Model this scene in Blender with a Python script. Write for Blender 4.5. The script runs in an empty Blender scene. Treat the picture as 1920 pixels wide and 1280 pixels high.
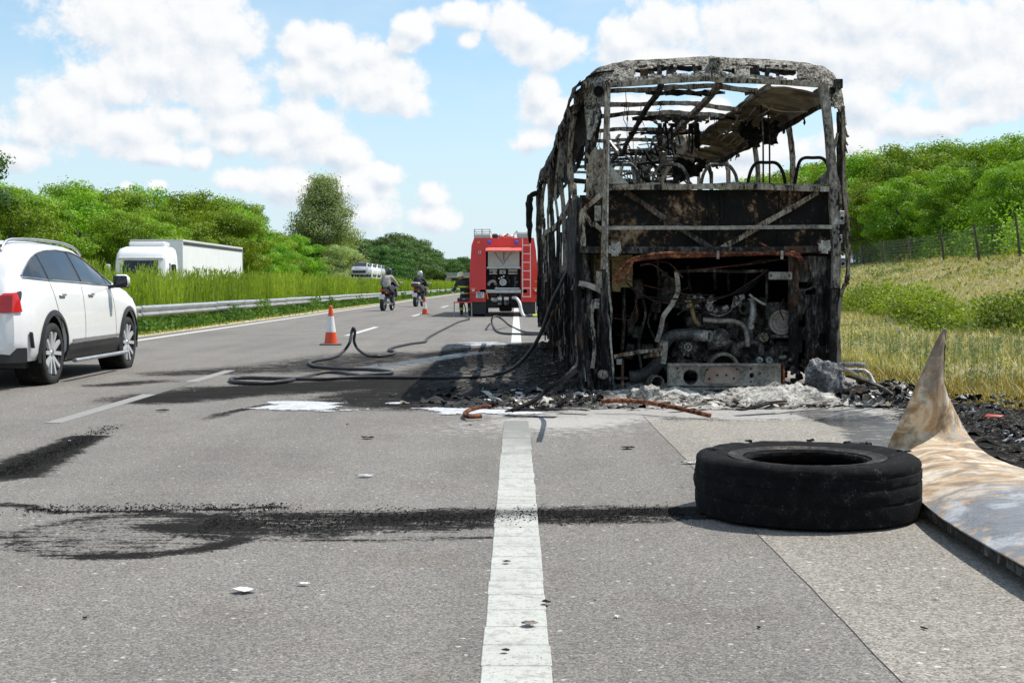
import bpy, math, random
import numpy as np
from mathutils import Vector, Matrix, noise

rnd = random.Random(7)
rng = np.random.default_rng(11)
S = bpy.context.scene
COL = S.collection
R = math.radians

# ---------------------------------------------------------------- camera
FPX = 2500.0
CAM_Z = 1.07
PITCH = math.atan(105 / FPX)
YAW = math.atan(8 / FPX)
cd = bpy.data.cameras.new("camera")
cam = bpy.data.objects.new("camera", cd)
COL.objects.link(cam)
cam.location = (0, 0, CAM_Z)
cam.rotation_euler = (math.pi / 2 - PITCH, 0, YAW)
cd.sensor_width = 36.0
cd.lens = 36.0 * FPX / 1920.0
cd.clip_end = 6000
cd.clip_start = 0.05
S.camera = cam
CR = np.array(cam.rotation_euler.to_matrix())


def ray(px, py):
    return CR @ np.array([px - 960.0, -(py - 640.0), -FPX])


def P(px, py, d):
    """point seen at (px, py) in the photograph, d metres ahead"""
    r = ray(px, py)
    r = r * (d / r[1])
    return np.array([r[0], r[1], CAM_Z + r[2]])


def G(px, py, z=0.0):
    """point on the ground seen at (px, py)"""
    r = ray(px, py)
    k = (z - CAM_Z) / r[2]
    return np.array([r[0] * k, r[1] * k, z])


# ---------------------------------------------------------------- light
SUN_DIR = Vector((0.55, 0.22, 1.0)).normalized()
sl = bpy.data.lights.new("sun", "SUN")
sl.energy = 5.0
sl.angle = R(0.53)
sl.color = (1.0, 0.955, 0.89)
sun = bpy.data.objects.new("sun", sl)
COL.objects.link(sun)
sun.rotation_euler = SUN_DIR.to_track_quat("Z", "Y").to_euler()
SUN_EL = math.asin(SUN_DIR.z)
SUN_AZ = math.atan2(SUN_DIR.x, SUN_DIR.y)

S.render.engine = "CYCLES"
S.view_settings.view_transform = "Standard"
S.view_settings.look = "None"
S.view_settings.exposure = 0.18
S.view_settings.gamma = 1.0
S.cycles.use_denoising = True
S.cycles.max_bounces = 6
S.cycles.transparent_max_bounces = 12
S.cycles.sample_clamp_indirect = 6


# ---------------------------------------------------------------- node helpers
class NT:
    def __init__(self, tree):
        self.t = tree
        self.n = tree.nodes
        self.l = tree.links

    def node(self, typ, **kw):
        nd = self.n.new(typ)
        for k, v in kw.items():
            if k.startswith("i_"):
                key = k[2:]
                key = int(key) if key.isdigit() else key.replace("_", " ")
                self.set(nd.inputs[key], v)
            else:
                setattr(nd, k, v)
        return nd

    def set(self, sock, v):
        if isinstance(v, bpy.types.NodeSocket):
            self.l.new(v, sock)
        elif isinstance(v, bpy.types.Node):
            self.l.new(v.outputs[0], sock)
        else:
            if sock.type == "RGBA" and len(v) == 3:
                v = (*v, 1)
            sock.default_value = v

    def math(self, op, a, b=0.0, c=None, clamp=False):
        nd = self.n.new("ShaderNodeMath")
        nd.operation = op
        nd.use_clamp = clamp
        self.set(nd.inputs[0], a)
        self.set(nd.inputs[1], b)
        if c is not None:
            self.set(nd.inputs[2], c)
        return nd.outputs[0]

    def vmath(self, op, a, b=(0, 0, 0), out=0):
        nd = self.n.new("ShaderNodeVectorMath")
        nd.operation = op
        self.set(nd.inputs[0], a)
        self.set(nd.inputs[1], b)
        return nd.outputs[out]

    def mix(self, f, a, b, blend="MIX"):
        nd = self.n.new("ShaderNodeMix")
        nd.data_type = "RGBA"
        nd.blend_type = blend
        self.set(nd.inputs[0], f)
        self.set(nd.inputs[6], a)
        self.set(nd.inputs[7], b)
        return nd.outputs[2]

    def fmix(self, f, a, b):
        nd = self.n.new("ShaderNodeMix")
        nd.data_type = "FLOAT"
        self.set(nd.inputs[0], f)
        self.set(nd.inputs[2], a)
        self.set(nd.inputs[3], b)
        return nd.outputs[0]

    def ss(self, v, lo, hi, a=0.0, b=1.0):
        nd = self.n.new("ShaderNodeMapRange")
        nd.interpolation_type = "SMOOTHSTEP"
        self.set(nd.inputs[0], v)
        for i, x in enumerate((lo, hi, a, b)):
            nd.inputs[i + 1].default_value = x
        return nd.outputs[0]

    def noise(self, vec, scale, detail=3, rough=0.5, dist=0.0, out=0):
        nd = self.n.new("ShaderNodeTexNoise")
        self.set(nd.inputs["Vector"], vec)
        nd.inputs["Scale"].default_value = scale
        nd.inputs["Detail"].default_value = detail
        nd.inputs["Roughness"].default_value = rough
        nd.inputs["Distortion"].default_value = dist
        return nd.outputs[out]

    def voro(self, vec, scale, feature="F1", out=0, rand=1.0):
        nd = self.n.new("ShaderNodeTexVoronoi")
        nd.feature = feature
        self.set(nd.inputs["Vector"], vec)
        nd.inputs["Scale"].default_value = scale
        nd.inputs["Randomness"].default_value = rand
        return nd.outputs[out]

    def ramp(self, f, stops, interp="LINEAR"):
        nd = self.n.new("ShaderNodeValToRGB")
        cr = nd.color_ramp
        cr.interpolation = interp
        while len(cr.elements) < len(stops):
            cr.elements.new(0.5)
        for e, (p, c) in zip(cr.elements, stops):
            e.position = p
            e.color = (*c, 1)
        self.set(nd.inputs[0], f)
        return nd.outputs[0]

    def bump(self, h, strength, dist, normal=None):
        nd = self.n.new("ShaderNodeBump")
        self.set(nd.inputs["Height"], h)
        nd.inputs["Strength"].default_value = strength
        nd.inputs["Distance"].default_value = dist
        if normal is not None:
            self.set(nd.inputs["Normal"], normal)
        return nd.outputs[0]


def new_mat(name):
    m = bpy.data.materials.new(name)
    m.use_nodes = True
    t = NT(m.node_tree)
    b = m.node_tree.nodes["Principled BSDF"]
    return m, t, b


def coords(t, stretch=(1, 1, 1), kind="Object"):
    tc = t.n.new("ShaderNodeTexCoord")
    v = tc.outputs[kind]
    if stretch != (1, 1, 1):
        v = t.vmath("MULTIPLY", v, stretch)
    return v


# ---------------------------------------------------------------- sky
w = bpy.data.worlds.new("World")
S.world = w
w.use_nodes = True
wt = NT(w.node_tree)
bg = w.node_tree.nodes["Background"]
sky = wt.node("ShaderNodeTexSky", sky_type="NISHITA", sun_disc=False, sun_elevation=SUN_EL, sun_rotation=SUN_AZ)
sky.air_density = 1.0
sky.dust_density = 0.6
sky.ozone_density = 1.6
tc = wt.n.new("ShaderNodeTexCoord")
sep = wt.n.new("ShaderNodeSeparateXYZ")
wt.l.new(tc.outputs["Generated"], sep.inputs[0])
az = wt.math("ARCTAN2", sep.outputs[0], sep.outputs[1])
el = wt.math("ARCSINE", sep.outputs[2])
cmb = wt.n.new("ShaderNodeCombineXYZ")
wt.l.new(az, cmb.inputs[0])
wt.l.new(el, cmb.inputs[1])
UV = cmb.outputs[0]
# cumulus puffs: (x, y, radius x, radius y) read off the photograph, kept as directions in the sky
PUFFS = [(250, 45, 160, 75), (380, 60, 110, 85), (330, 130, 140, 70), (430, 180, 70, 60), (200, 165, 80, 55),
         (130, 215, 110, 60), (60, 245, 60, 30), (240, 240, 130, 50), (330, 225, 50, 30), (300, 285, 60, 22), 
         (370, 298, 35, 22), (600, 75, 70, 36), (640, 110, 90, 40), (590, 140, 90, 50), (700, 160, 90, 55), (560, 95, 40, 30), (740, 180, 55, 42),
         (780, 55, 40, 32), (760, 80, 30, 20), (870, 32, 55, 26), (880, 75, 24, 20), (990, 70, 60, 48), (960, 50, 40, 50), (1050, 90, 55, 40), (1020, 105, 55, 28),
         (470, 235, 70, 45), (560, 215, 48, 40), (580, 250, 70, 50), (640, 285, 50, 34), (520, 270, 80, 40), (440, 270, 40, 30),
         (450, 340, 60, 30), (540, 345, 60, 40), (670, 355, 70, 40), (720, 330, 40, 22), (690, 400, 60, 40), (815, 365, 35, 30), (820, 405, 50, 28),
         (240, 352, 18, 12), (297, 348, 18, 10), (40, 290, 45, 26),
         (1010, 180, 40, 40), (1040, 215, 60, 36), (1000, 260, 46, 26), 
         (1180, 75, 60, 40), (1280, 55, 110, 60), (1240, 110, 100, 36), (1420, 50, 170, 80), (1600, 40, 170, 70), (1560, 100, 130, 50), (1780, 60, 180, 90), (1700, 120, 110, 60), (1850, 150, 110, 60),
         (1900, 60, 100, 100), (1620, 200, 60, 50), (1600, 260, 70, 50), (1680, 230, 60, 30), (1760, 235, 70, 26), (1400, 280, 110, 40), (1300, 220, 90, 40), (1350, 320, 110, 30),
         (1480, 180, 70, 60), (1830, 215, 60, 24), (1160, 250, 50, 40), (1190, 210, 50, 36)]
grp = bpy.data.node_groups.new("cloud_field", "ShaderNodeTree")
grp.interface.new_socket("Vector", in_out="INPUT", socket_type="NodeSocketVector")
grp.interface.new_socket("Field", in_out="OUTPUT", socket_type="NodeSocketFloat")
gt = NT(grp)
gi = gt.n.new("NodeGroupInput")
go = gt.n.new("NodeGroupOutput")
UU = gt.n.new("ShaderNodeSeparateXYZ")
gt.l.new(gi.outputs[0], UU.inputs[0])
cu = gt.n.new("ShaderNodeCombineXYZ")
cv = gt.n.new("ShaderNodeCombineXYZ")
for i in range(3):
    gt.l.new(UU.outputs[0], cu.inputs[i])
    gt.l.new(UU.outputs[1], cv.inputs[i])


def vmadd(t, a, b_, c_):
    nd = t.n.new("ShaderNodeVectorMath")
    nd.operation = "MULTIPLY_ADD"
    t.set(nd.inputs[0], a)
    t.set(nd.inputs[1], b_)
    t.set(nd.inputs[2], c_)
    return nd.outputs[0]


accv = None
for i in range(0, len(PUFFS), 3):
    su, ou, sv, ov = [], [], [], []
    for j in range(3):
        px, py, rx, ry = PUFFS[min(i + j, len(PUFFS) - 1)]
        r = ray(px, py)
        u = math.atan2(r[0], r[1])
        v = math.asin(r[2] / np.linalg.norm(r))
        a_, b_ = FPX / (rx * 1.3), FPX / (ry * 1.3)
        su.append(a_)
        ou.append(-u * a_)
        sv.append(b_)
        ov.append(-v * b_)
    x_ = vmadd(gt, cu.outputs[0], tuple(su), tuple(ou))
    y_ = vmadd(gt, cv.outputs[0], tuple(sv), tuple(ov))
    d = vmadd(gt, y_, y_, gt.vmath("MULTIPLY", x_, x_))
    accv = d if accv is None else gt.vmath("MINIMUM", accv, d)
sx_ = gt.n.new("ShaderNodeSeparateXYZ")
gt.l.new(accv, sx_.inputs[0])
acc = gt.math("SMOOTH_MIN", gt.math("SQRT", sx_.outputs[0]), gt.math("SQRT", sx_.outputs[1]), .25)
acc = gt.math("SMOOTH_MIN", acc, gt.math("SQRT", sx_.outputs[2]), .25)
acc = gt.math("SUBTRACT", 1.0, acc)
# away from the photographed part the same broken cumulus carries on
au = gt.n.new("ShaderNodeSeparateXYZ")
gt.l.new(gi.outputs[0], au.inputs[0])
gen = gt.noise(gt.vmath("MULTIPLY", gi.outputs[0], (1, 1.6, 1)), 4.2, 3, 0.5)
gen = gt.math("MULTIPLY_ADD", gen, 3.4, -1.75)
fx = gt.ss(gt.math("ABSOLUTE", au.outputs[0]), 0.37, 0.5)
fy = gt.ss(au.outputs[1], 0.20, 0.30)
fz = gt.math("MAXIMUM", fx, fy)
acc = gt.fmix(fz, acc, gen)
n1 = gt.noise(gi.outputs[0], 19, 9, 0.66, 0.0)
n2 = gt.voro(gt.vmath("ADD", gi.outputs[0], gt.vmath("MULTIPLY", gt.noise(gi.outputs[0], 55, 2, out=1), (0.010, 0.010, 0))), 58, "F1")
f = gt.math("MULTIPLY_ADD", gt.math("SUBTRACT", n1, 0.5), 1.9, acc)
f = gt.math("MULTIPLY_ADD", gt.math("SUBTRACT", 0.42, n2), 0.36, f)
gt.l.new(f, go.inputs[0])


def field(vec):
    g = wt.n.new("ShaderNodeGroup")
    g.node_tree = grp
    wt.l.new(vec, g.inputs[0])
    return g.outputs[0]


f0 = field(UV)
f1 = field(wt.vmath("ADD", UV, (0.004, 0.0085, 0)))
mask = wt.ss(f0, 0.04, 0.42)
relief = wt.math("SUBTRACT", f0, f1)
body = wt.ss(f0, 0.3, 1.3)
lit = wt.ss(wt.math("MULTIPLY_ADD", body, -0.10, relief), -0.75, 0.30)
cloudc = wt.mix(lit, (6.1, 6.9, 7.8), (8.9, 8.95, 9.0))
# thin veil of haze cloud
veil = wt.noise(wt.vmath("MULTIPLY", UV, (1, 2.2, 1)), 6, 4, 0.6)
veil = wt.ss(veil, 0.34, 0.72, 0.10, 0.62)
low = wt.ss(el, 0.0, 0.24, 0.85, 0.0)
skyc = wt.mix(1.0, sky.outputs[0], (0.98, 1.12, 1.12), "MULTIPLY")
skyc = wt.vmath("SCALE", skyc)
skyc.node.inputs["Scale"].default_value = 1.38
skyc = wt.mix(wt.math("MAXIMUM", veil, low), skyc, (6.3, 7.6, 8.6))
below = wt.ss(el, -0.01, 0.0)
final = wt.mix(wt.math("MULTIPLY", mask, below), skyc, cloudc)
wt.l.new(final, bg.inputs[0])
bg.inputs[1].default_value = 0.098
w.cycles.sampling_method = "MANUAL"
w.cycles.sample_map_resolution = 256

# ---------------------------------------------------------------- mesh helpers
ORG = {}


def cat_rom(pts, n):
    pts = np.asarray(pts, float)
    if len(pts) < 3:
        t = np.linspace(0, 1, n)[:, None]
        return pts[0] * (1 - t) + pts[-1] * t
    ext = np.vstack([2 * pts[0] - pts[1], pts, 2 * pts[-1] - pts[-2]])
    L = len(pts) - 1
    ts = np.linspace(0, L - 1e-9, n)
    i = ts.astype(int)
    t = (ts - i)[:, None]
    p0, p1, p2, p3 = ext[i], ext[i + 1], ext[i + 2], ext[i + 3]
    return 0.5 * ((2 * p1) + (-p0 + p2) * t + (2 * p0 - 5 * p1 + 4 * p2 - p3) * t ** 2 + (-p0 + 3 * p1 - 3 * p2 + p3) * t ** 3)


def fbm(p, sc=1.0, oc=3, seed=0.0):
    v = Vector((p[0] * sc + seed, p[1] * sc + seed * 1.7, p[2] * sc - seed))
    return noise.fractal(v, 1.0, 2.0, oc)


def frame(axis, up=(0, 0, 1)):
    a = np.asarray(axis, float)
    a = a / (np.linalg.norm(a) + 1e-12)
    up = np.asarray(up, float)
    if abs(a @ up) > 0.97:
        up = np.array([0.0, 1.0, 0.0]) if abs(a[1]) < 0.9 else np.array([1.0, 0, 0])
    x = np.cross(a, up)
    x /= np.linalg.norm(x)
    y = np.cross(x, a)
    return x, y, a


class MB:
    def __init__(self):
        self.v = []
        self.f = []
        self.n = 0

    def add(self, verts, faces):
        verts = np.asarray(verts, float)
        self.v.append(verts)
        o = self.n
        self.f.extend([tuple(i + o for i in f) for f in faces])
        self.n += len(verts)
        return self

    def box(self, c, s, rot=None, bev=0.0):
        sx, sy, sz = s[0] / 2, s[1] / 2, s[2] / 2
        if bev <= 0:
            v = np.array([(x, y, z) for x in (-sx, sx) for y in (-sy, sy) for z in (-sz, sz)])
            f = [(0, 1, 3, 2), (4, 6, 7, 5), (0, 4, 5, 1), (2, 3, 7, 6), (0, 2, 6, 4), (1, 5, 7, 3)]
        else:
            b = min(bev, sx * .9, sy * .9, sz * .9)
            v = []
            for x in (-1, 1):
                for y in (-1, 1):
                    for z in (-1, 1):
                        v += [(x * sx, y * (sy - b), z * (sz - b)), (x * (sx - b), y * sy, z * (sz - b)), (x * (sx - b), y * (sy - b), z * sz)]
            v = np.array(v)
            ix = lambda x, y, z, k: ((x * 2 + y) * 2 + z) * 3 + k
            f = []
            for x in (0, 1):
                q = [ix(x, 0, 0, 0), ix(x, 1, 0, 0), ix(x, 1, 1, 0), ix(x, 0, 1, 0)]
                f.append(tuple(q if x else q[::-1]))
                q = [ix(0, x, 0, 1), ix(0, x, 1, 1), ix(1, x, 1, 1), ix(1, x, 0, 1)]
                f.append(tuple(q if x else q[::-1]))
                q = [ix(0, 0, x, 2), ix(1, 0, x, 2), ix(1, 1, x, 2), ix(0, 1, x, 2)]
                f.append(tuple(q if x else q[::-1]))
            for a in (0, 1):
                for c_ in (0, 1):
                    s_ = 1 if (a ^ c_) else -1
                    q = [ix(a, c_, 0, 0), ix(a, c_, 1, 0), ix(a, c_, 1, 1), ix(a, c_, 0, 1)]
                    f.append(tuple(q))
                    q = [ix(a, 0, c_, 0), ix(a, 1, c_, 0), ix(a, 1, c_, 2), ix(a, 0, c_, 2)]
                    f.append(tuple(q))
                    q = [ix(0, a, c_, 1), ix(1, a, c_, 1), ix(1, a, c_, 2), ix(0, a, c_, 2)]
                    f.append(tuple(q))
            for x in (0, 1):
                for y in (0, 1):
                    for z in (0, 1):
                        f.append((ix(x, y, z, 0), ix(x, y, z, 1), ix(x, y, z, 2)))
        if rot is not None:
            v = v @ np.array(rot).T
        return self.add(v + np.asarray(c), f)

    def loft(self, rings, close=True, caps=True):
        rings = [np.asarray(r, float) for r in rings]
        m = len(rings[0])
        v = np.vstack(rings)
        f = []
        for i in range(len(rings) - 1):
            for j in range(m if close else m - 1):
                k = (j + 1) % m
                f.append((i * m + j, i * m + k, (i + 1) * m + k, (i + 1) * m + j))
        if caps and close:
            f.append(tuple(range(m))[::-1])
            f.append(tuple((len(rings) - 1) * m + j for j in range(m)))
        return self.add(v, f)

    def tube(self, pts, r, sides=8, n=None, jit=0.0, flat=1.0, caps=True, up=(0, 0, 1)):
        pts = np.asarray(pts, float)
        if n:
            pts = cat_rom(pts, n)
        m = len(pts)
        rr = np.interp(np.linspace(0, 1, m), np.linspace(0, 1, len(r)), r) if np.ndim(r) else np.full(m, r)
        tan = np.gradient(pts, axis=0)
        x, y, a = frame(tan[0], up)
        rings = []
        ang = np.linspace(0, 2 * math.pi, sides, endpoint=False) + math.pi / sides
        for i in range(m):
            t = tan[i] / (np.linalg.norm(tan[i]) + 1e-12)
            x = x - t * (x @ t)
            x /= np.linalg.norm(x) + 1e-12
            y = np.cross(x, t)
            q = rr[i] * (1 + (jit * (rng.random(sides) - .5) * 2 if jit else 0))
            q = q * np.ones(sides)
            rings.append(pts[i] + np.outer(np.cos(ang) * q, x) + np.outer(np.sin(ang) * q * flat, y))
        return self.loft(rings, True, caps)

    def bar(self, p0, p1, w, h, up=(0, 0, 1), n=1, jit=0.0, bend=0.0):
        p0, p1 = np.asarray(p0, float), np.asarray(p1, float)
        x, y, a = frame(p1 - p0, up)
        off = rng.normal(0, 1, 3)
        rings = []
        for i in range(n + 1):
            t = i / n
            p = p0 * (1 - t) + p1 * t
            if jit:
                e = np.array([fbm(p, 2.5, 2, off[0] * 9), fbm(p, 2.5, 2, off[1] * 9 + 40), fbm(p, 2.5, 2, off[2] * 9 + 80)])
                p = p + e * jit * (1 if 0 < i < n else .35)
            if bend:
                p = p + y * bend * 4 * t * (1 - t)
            ww = w * (1 + (jit and (rng.random() - .5) * .35))
            hh = h * (1 + (jit and (rng.random() - .5) * .35))
            rings.append([p + x * sx * ww / 2 + y * sy * hh / 2 for sx, sy in ((-1, -1), (1, -1), (1, 1), (-1, 1))])
        return self.loft(rings, True, True)

    def path(self, pts, w, h, n=None, up=(0, 0, 1), jit=0.0):
        pts = np.asarray(pts, float)
        if n:
            pts = cat_rom(pts, n)
        tan = np.gradient(pts, axis=0)
        rings = []
        for i, p in enumerate(pts):
            x, y, a = frame(tan[i], up)
            ww = w * (1 + (rng.random() - .5) * jit)
            hh = h * (1 + (rng.random() - .5) * jit)
            rings.append([p + x * sx * ww / 2 + y * sy * hh / 2 for sx, sy in ((-1, -1), (1, -1), (1, 1), (-1, 1))])
        return self.loft(rings)

    def cyl(self, p0, p1, r, sides=16, r2=None):
        return self.tube([p0, p1], [r, r if r2 is None else r2], sides)

    def lathe(self, c, axis, prof, sides=32, closed=False, up=(0, 0, 1), wob=None):
        """prof: list of (radius, height along axis)"""
        x, y, a = frame(axis, up)
        c = np.asarray(c, float)
        ang = np.linspace(0, 2 * math.pi, sides, endpoint=False)
        rings = []
        for r, h in prof:
            ring = c + a * h + np.outer(np.cos(ang) * r, x) + np.outer(np.sin(ang) * r, y)
            rings.append(ring)
        if closed:
            rings.append(rings[0].copy())
        rev = [q[::-1] for q in rings]
        return self.loft(rev, True, False)

    def prism(self, poly, o, u, v, depth):
        """flat outline poly (2d) in the frame o,u,v, given thickness along u x v"""
        o, u, v = (np.asarray(k, float) for k in (o, u, v))
        nrm = np.cross(u, v)
        nrm /= np.linalg.norm(nrm)
        a = np.array([o + u * p[0] + v * p[1] for p in poly])
        m = len(a)
        vv = np.vstack([a, a + nrm * depth])
        f = [tuple(range(m))[::-1], tuple(range(m, 2 * m))]
        for i in range(m):
            j = (i + 1) % m
            f.append((i, j, m + j, m + i))
        return self.add(vv, f)

    def sheet(self, pts, thick=0.0, hole=None):
        """pts: array (nu, nv, 3); hole(i, j) -> True drops the cell"""
        pts = np.asarray(pts, float)
        nu, nv = pts.shape[:2]
        q = []
        for i in range(nu - 1):
            for j in range(nv - 1):
                if hole and hole(i, j):
                    continue
                q.append((i * nv + j, (i + 1) * nv + j, (i + 1) * nv + j + 1, i * nv + j + 1))
        v = pts.reshape(-1, 3)
        if not q:
            return self
        if thick <= 0:
            return self.add(v, q)
        du = np.gradient(pts, axis=0)
        dv = np.gradient(pts, axis=1)
        nr = np.cross(du, dv)
        nr /= np.linalg.norm(nr, axis=2, keepdims=True) + 1e-12
        v2 = (pts + nr * thick).reshape(-1, 3)
        m = len(v)
        faces = list(q[i][::-1] for i in range(len(q))) + [tuple(k + m for k in f) for f in q]
        edges = {}
        for f in q:
            for a, b in zip(f, f[1:] + f[:1]):
                edges[(a, b)] = edges.get((a, b), 0) + 1
        for (a, b) in edges:
            if (b, a) not in edges:
                faces.append((a, b, b + m, a + m))
        return self.add(np.vstack([v, v2]), faces)

    def build(self, name, mat, parent=None, smooth=None, org=None):
        o = org
        if o is None:
            o = ORG.get(parent.name) if parent is not None else None
        if o is None:
            o = np.zeros(3)
        v = np.vstack(self.v) - np.asarray(o) if self.v else np.zeros((0, 3))
        me = bpy.data.meshes.new(name)
        me.from_pydata(v.tolist(), [], self.f)
        if smooth is not None:
            me.shade_smooth()
            if smooth < 179:
                me.set_sharp_from_angle(angle=R(smooth))
        for m in (mat if isinstance(mat, (list, tuple)) else [mat]):
            me.materials.append(m)
        ob = bpy.data.objects.new(name, me)
        COL.objects.link(ob)
        if parent is not None:
            ob.parent = parent
            ORG[ob.name] = np.asarray(o)
        else:
            ob.location = tuple(o)
            ORG[ob.name] = np.asarray(o)
        return ob


def tag(o, label=None, cat=None, group=None, kind=None):
    if label:
        o["label"] = label
    if cat:
        o["category"] = cat
    if group:
        o["group"] = group
    if kind:
        o["kind"] = kind
    return o


def thing(name, loc, label, cat, group=None):
    o = bpy.data.objects.new(name, None)
    COL.objects.link(o)
    o.location = tuple(float(k) for k in loc)
    o.empty_display_size = 0.2
    ORG[o.name] = np.asarray(loc, float)
    return tag(o, label, cat, group)


def copy_tree(o, parent=None):
    c = o.copy()
    COL.objects.link(c)
    if parent is not None:
        c.parent = parent
    for ch in list(o.children):
        copy_tree(ch, c)
    return c


def np_mesh(name, v, f, mat, smooth=False, parent=None, loc=(0, 0, 0)):
    """fast mesh from arrays, faces all the same size"""
    me = bpy.data.meshes.new(name)
    v = np.asarray(v, np.float32)
    f = np.asarray(f, np.int32)
    k = f.shape[1]
    me.vertices.add(len(v))
    me.vertices.foreach_set("co", v.ravel())
    me.loops.add(f.size)
    me.loops.foreach_set("vertex_index", f.ravel())
    me.polygons.add(len(f))
    me.polygons.foreach_set("loop_start", np.arange(0, f.size, k, dtype=np.int32))
    me.update(calc_edges=True)
    if smooth:
        me.shade_smooth()
    me.materials.append(mat)
    ob = bpy.data.objects.new(name, me)
    ob.location = loc
    COL.objects.link(ob)
    if parent is not None:
        ob.parent = parent
    return ob


def grid_faces(nu, nv):
    i, j = np.meshgrid(np.arange(nu - 1), np.arange(nv - 1), indexing="ij")
    a = (i * nv + j).ravel()
    return np.stack([a, a + nv, a + nv + 1, a + 1], 1)


def skin_body(name, joints, bones, mat, parent=None, org=(0, 0, 0), sub=2, root=0):
    """joints: {key: (xyz, radius)} grown into one continuous body"""
    keys = list(joints)
    me = bpy.data.meshes.new(name)
    me.from_pydata([tuple(np.asarray(joints[k][0], float)) for k in keys], [(keys.index(a), keys.index(b)) for a, b in bones], [])
    ob = bpy.data.objects.new(name, me)
    COL.objects.link(ob)
    md = ob.modifiers.new("skin", "SKIN")
    md.use_smooth_shade = True
    for i, k in enumerate(keys):
        r = joints[k][1]
        me.skin_vertices[0].data[i].radius = (r, r) if np.isscalar(r) else r
        me.skin_vertices[0].data[i].use_root = (i == root)
    sb = ob.modifiers.new("sub", "SUBSURF")
    sb.levels = sub
    sb.render_levels = sub
    dg = bpy.context.evaluated_depsgraph_get()
    m2 = bpy.data.meshes.new_from_object(ob.evaluated_get(dg))
    ob.modifiers.clear()
    ob.data = m2
    m2.materials.clear()
    m2.materials.append(mat)
    m2.shade_smooth()
    ob.name = name
    if parent is not None:
        ob.parent = parent
    ORG[ob.name] = np.asarray(org)
    return ob


# ---------------------------------------------------------------- materials
def flat(name, col, rough=0.5, metal=0.0, var=0.15, sc=6.0, bump=0.0, coat=0.0, spec=0.5, emit=None):
    m, t, b = new_mat(name)
    c = coords(t)
    n = t.noise(c, sc, 4, 0.6)
    k = t.ss(n, 0.3, 0.7)
    dark = tuple(x * (1 - var) for x in col)
    light = tuple(min(1, x * (1 + var)) for x in col)
    t.set(b.inputs["Base Color"], t.mix(k, dark, light))
    t.set(b.inputs["Roughness"], t.fmix(t.noise(c, sc * 2.3, 3), max(0.03, rough - .08), min(1, rough + .08)))
    b.inputs["Metallic"].default_value = metal
    b.inputs["Coat Weight"].default_value = coat
    b.inputs["Coat Roughness"].default_value = 0.04
    b.inputs["Specular IOR Level"].default_value = spec
    if bump:
        t.set(b.inputs["Normal"], t.bump(t.noise(c, sc * 6, 4, 0.65), bump, 0.01))
    if emit:
        t.set(b.inputs["Emission Color"], emit[:3])
        b.inputs["Emission Strength"].default_value = emit[3]
    return m


def burnt(name, stops, sc=5.0, stretch=(1, 1, 1), rough=0.85, bump=0.6, dist=0.012, metal=0.0, mixn=0.5, rust=0.0, spec=0.15):
    """scorched metal: soot, bare metal and ash in broken patches"""
    m, t, b = new_mat(name)
    c = coords(t, stretch)
    big = t.noise(c, sc, 6, 0.62, 0.6)
    fine = t.noise(c, sc * 7, 5, 0.7)
    v = t.fmix(mixn, big, fine)
    v = t.ss(v, 0.30, 0.70)
    col = t.ramp(v, stops)
    if rust:
        k = t.ss(t.noise(t.vmath("ADD", c, (7, 3, 1)), sc * .8, 4, 0.6), 0.54, 0.66, 0, rust)
        col = t.mix(k, col, (0.20, 0.085, 0.04))
    t.set(b.inputs["Base Color"], col)
    b.inputs["Roughness"].default_value = rough
    b.inputs["Metallic"].default_value = metal
    b.inputs["Specular IOR Level"].default_value = spec
    h = t.math("ADD", t.math("MULTIPLY", big, 0.6), t.math("MULTIPLY", fine, 0.5))
    t.set(b.inputs["Normal"], t.bump(h, bump, dist))
    return m


BLK = (0.008, 0.008, 0.008)
DRK = (0.022, 0.020, 0.018)
GRY = (0.13, 0.122, 0.11)
ASH = (0.36, 0.345, 0.31)
WHT = (0.66, 0.645, 0.60)
TAN = (0.30, 0.20, 0.11)
BRN = (0.10, 0.058, 0.032)
M_frame = burnt("scorched_frame", [(0, BLK), (.24, DRK), (.36, GRY), (.54, (0.22, .19, .15)), (.74, (.30, .28, .24)), (.92, (.46, .44, .40)), (1, WHT)], 6, (1, 1, .5), bump=.9)
M_frame_dark = burnt("sooty_frame", [(0, BLK), (.45, DRK), (.62, (.06, .054, .048)), (.85, GRY), (1, ASH)], 5, (1, 1, .45), bump=.8, rust=.3)
M_dome = burnt("ash_crusted_sheet", [(0, BLK), (.30, DRK), (.42, (.13, .12, .10)), (.62, (.27, .25, .21)), (.84, (.44, .42, .36)), (1, WHT)], 7, (1, 1, 1), bump=1.0, dist=.02, mixn=.6)
M_soot = burnt("soot_black", [(0, (.004, .004, .004)), (.6, (.012, .011, .010)), (.85, DRK), (1, (.07, .06, .05))], 4, (1, 1, 1), bump=.7)
M_panel = burnt("blistered_panel", [(0, BLK), (.50, (.013, .012, .011)), (.62, (.03, .022, .016)), (.72, BRN), (.82, (.21, .14, .085)), (1, (.34, .27, .19))], 3.2, (1, 1, .8), bump=.8, mixn=.42)
M_board = burnt("peeling_board", [(0, BLK), (.28, DRK), (.38, (.14, .115, .085)), (.57, (.26, .22, .165)), (.82, (.37, .34, .28)), (1, (.52, .50, .44))], 6.5, (1.4, 1.4, .45), bump=.7)
M_duct = burnt("smoked_duct", [(0, (.05, .042, .033)), (.35, (.17, .14, .105)), (.65, (.30, .255, .19)), (1, (.46, .41, .33))], 2.2, (1, 1, 1), bump=.35, mixn=.3)
M_side = burnt("charred_side", [(0, (.005, .005, .005)), (.45, BLK), (.62, (.032, .03, .028)), (.80, (.085, .08, .07)), (.93, (.2, .18, .15)), (1, ASH)], 5, (1, 1, .22), bump=.9, rust=.25)
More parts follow.
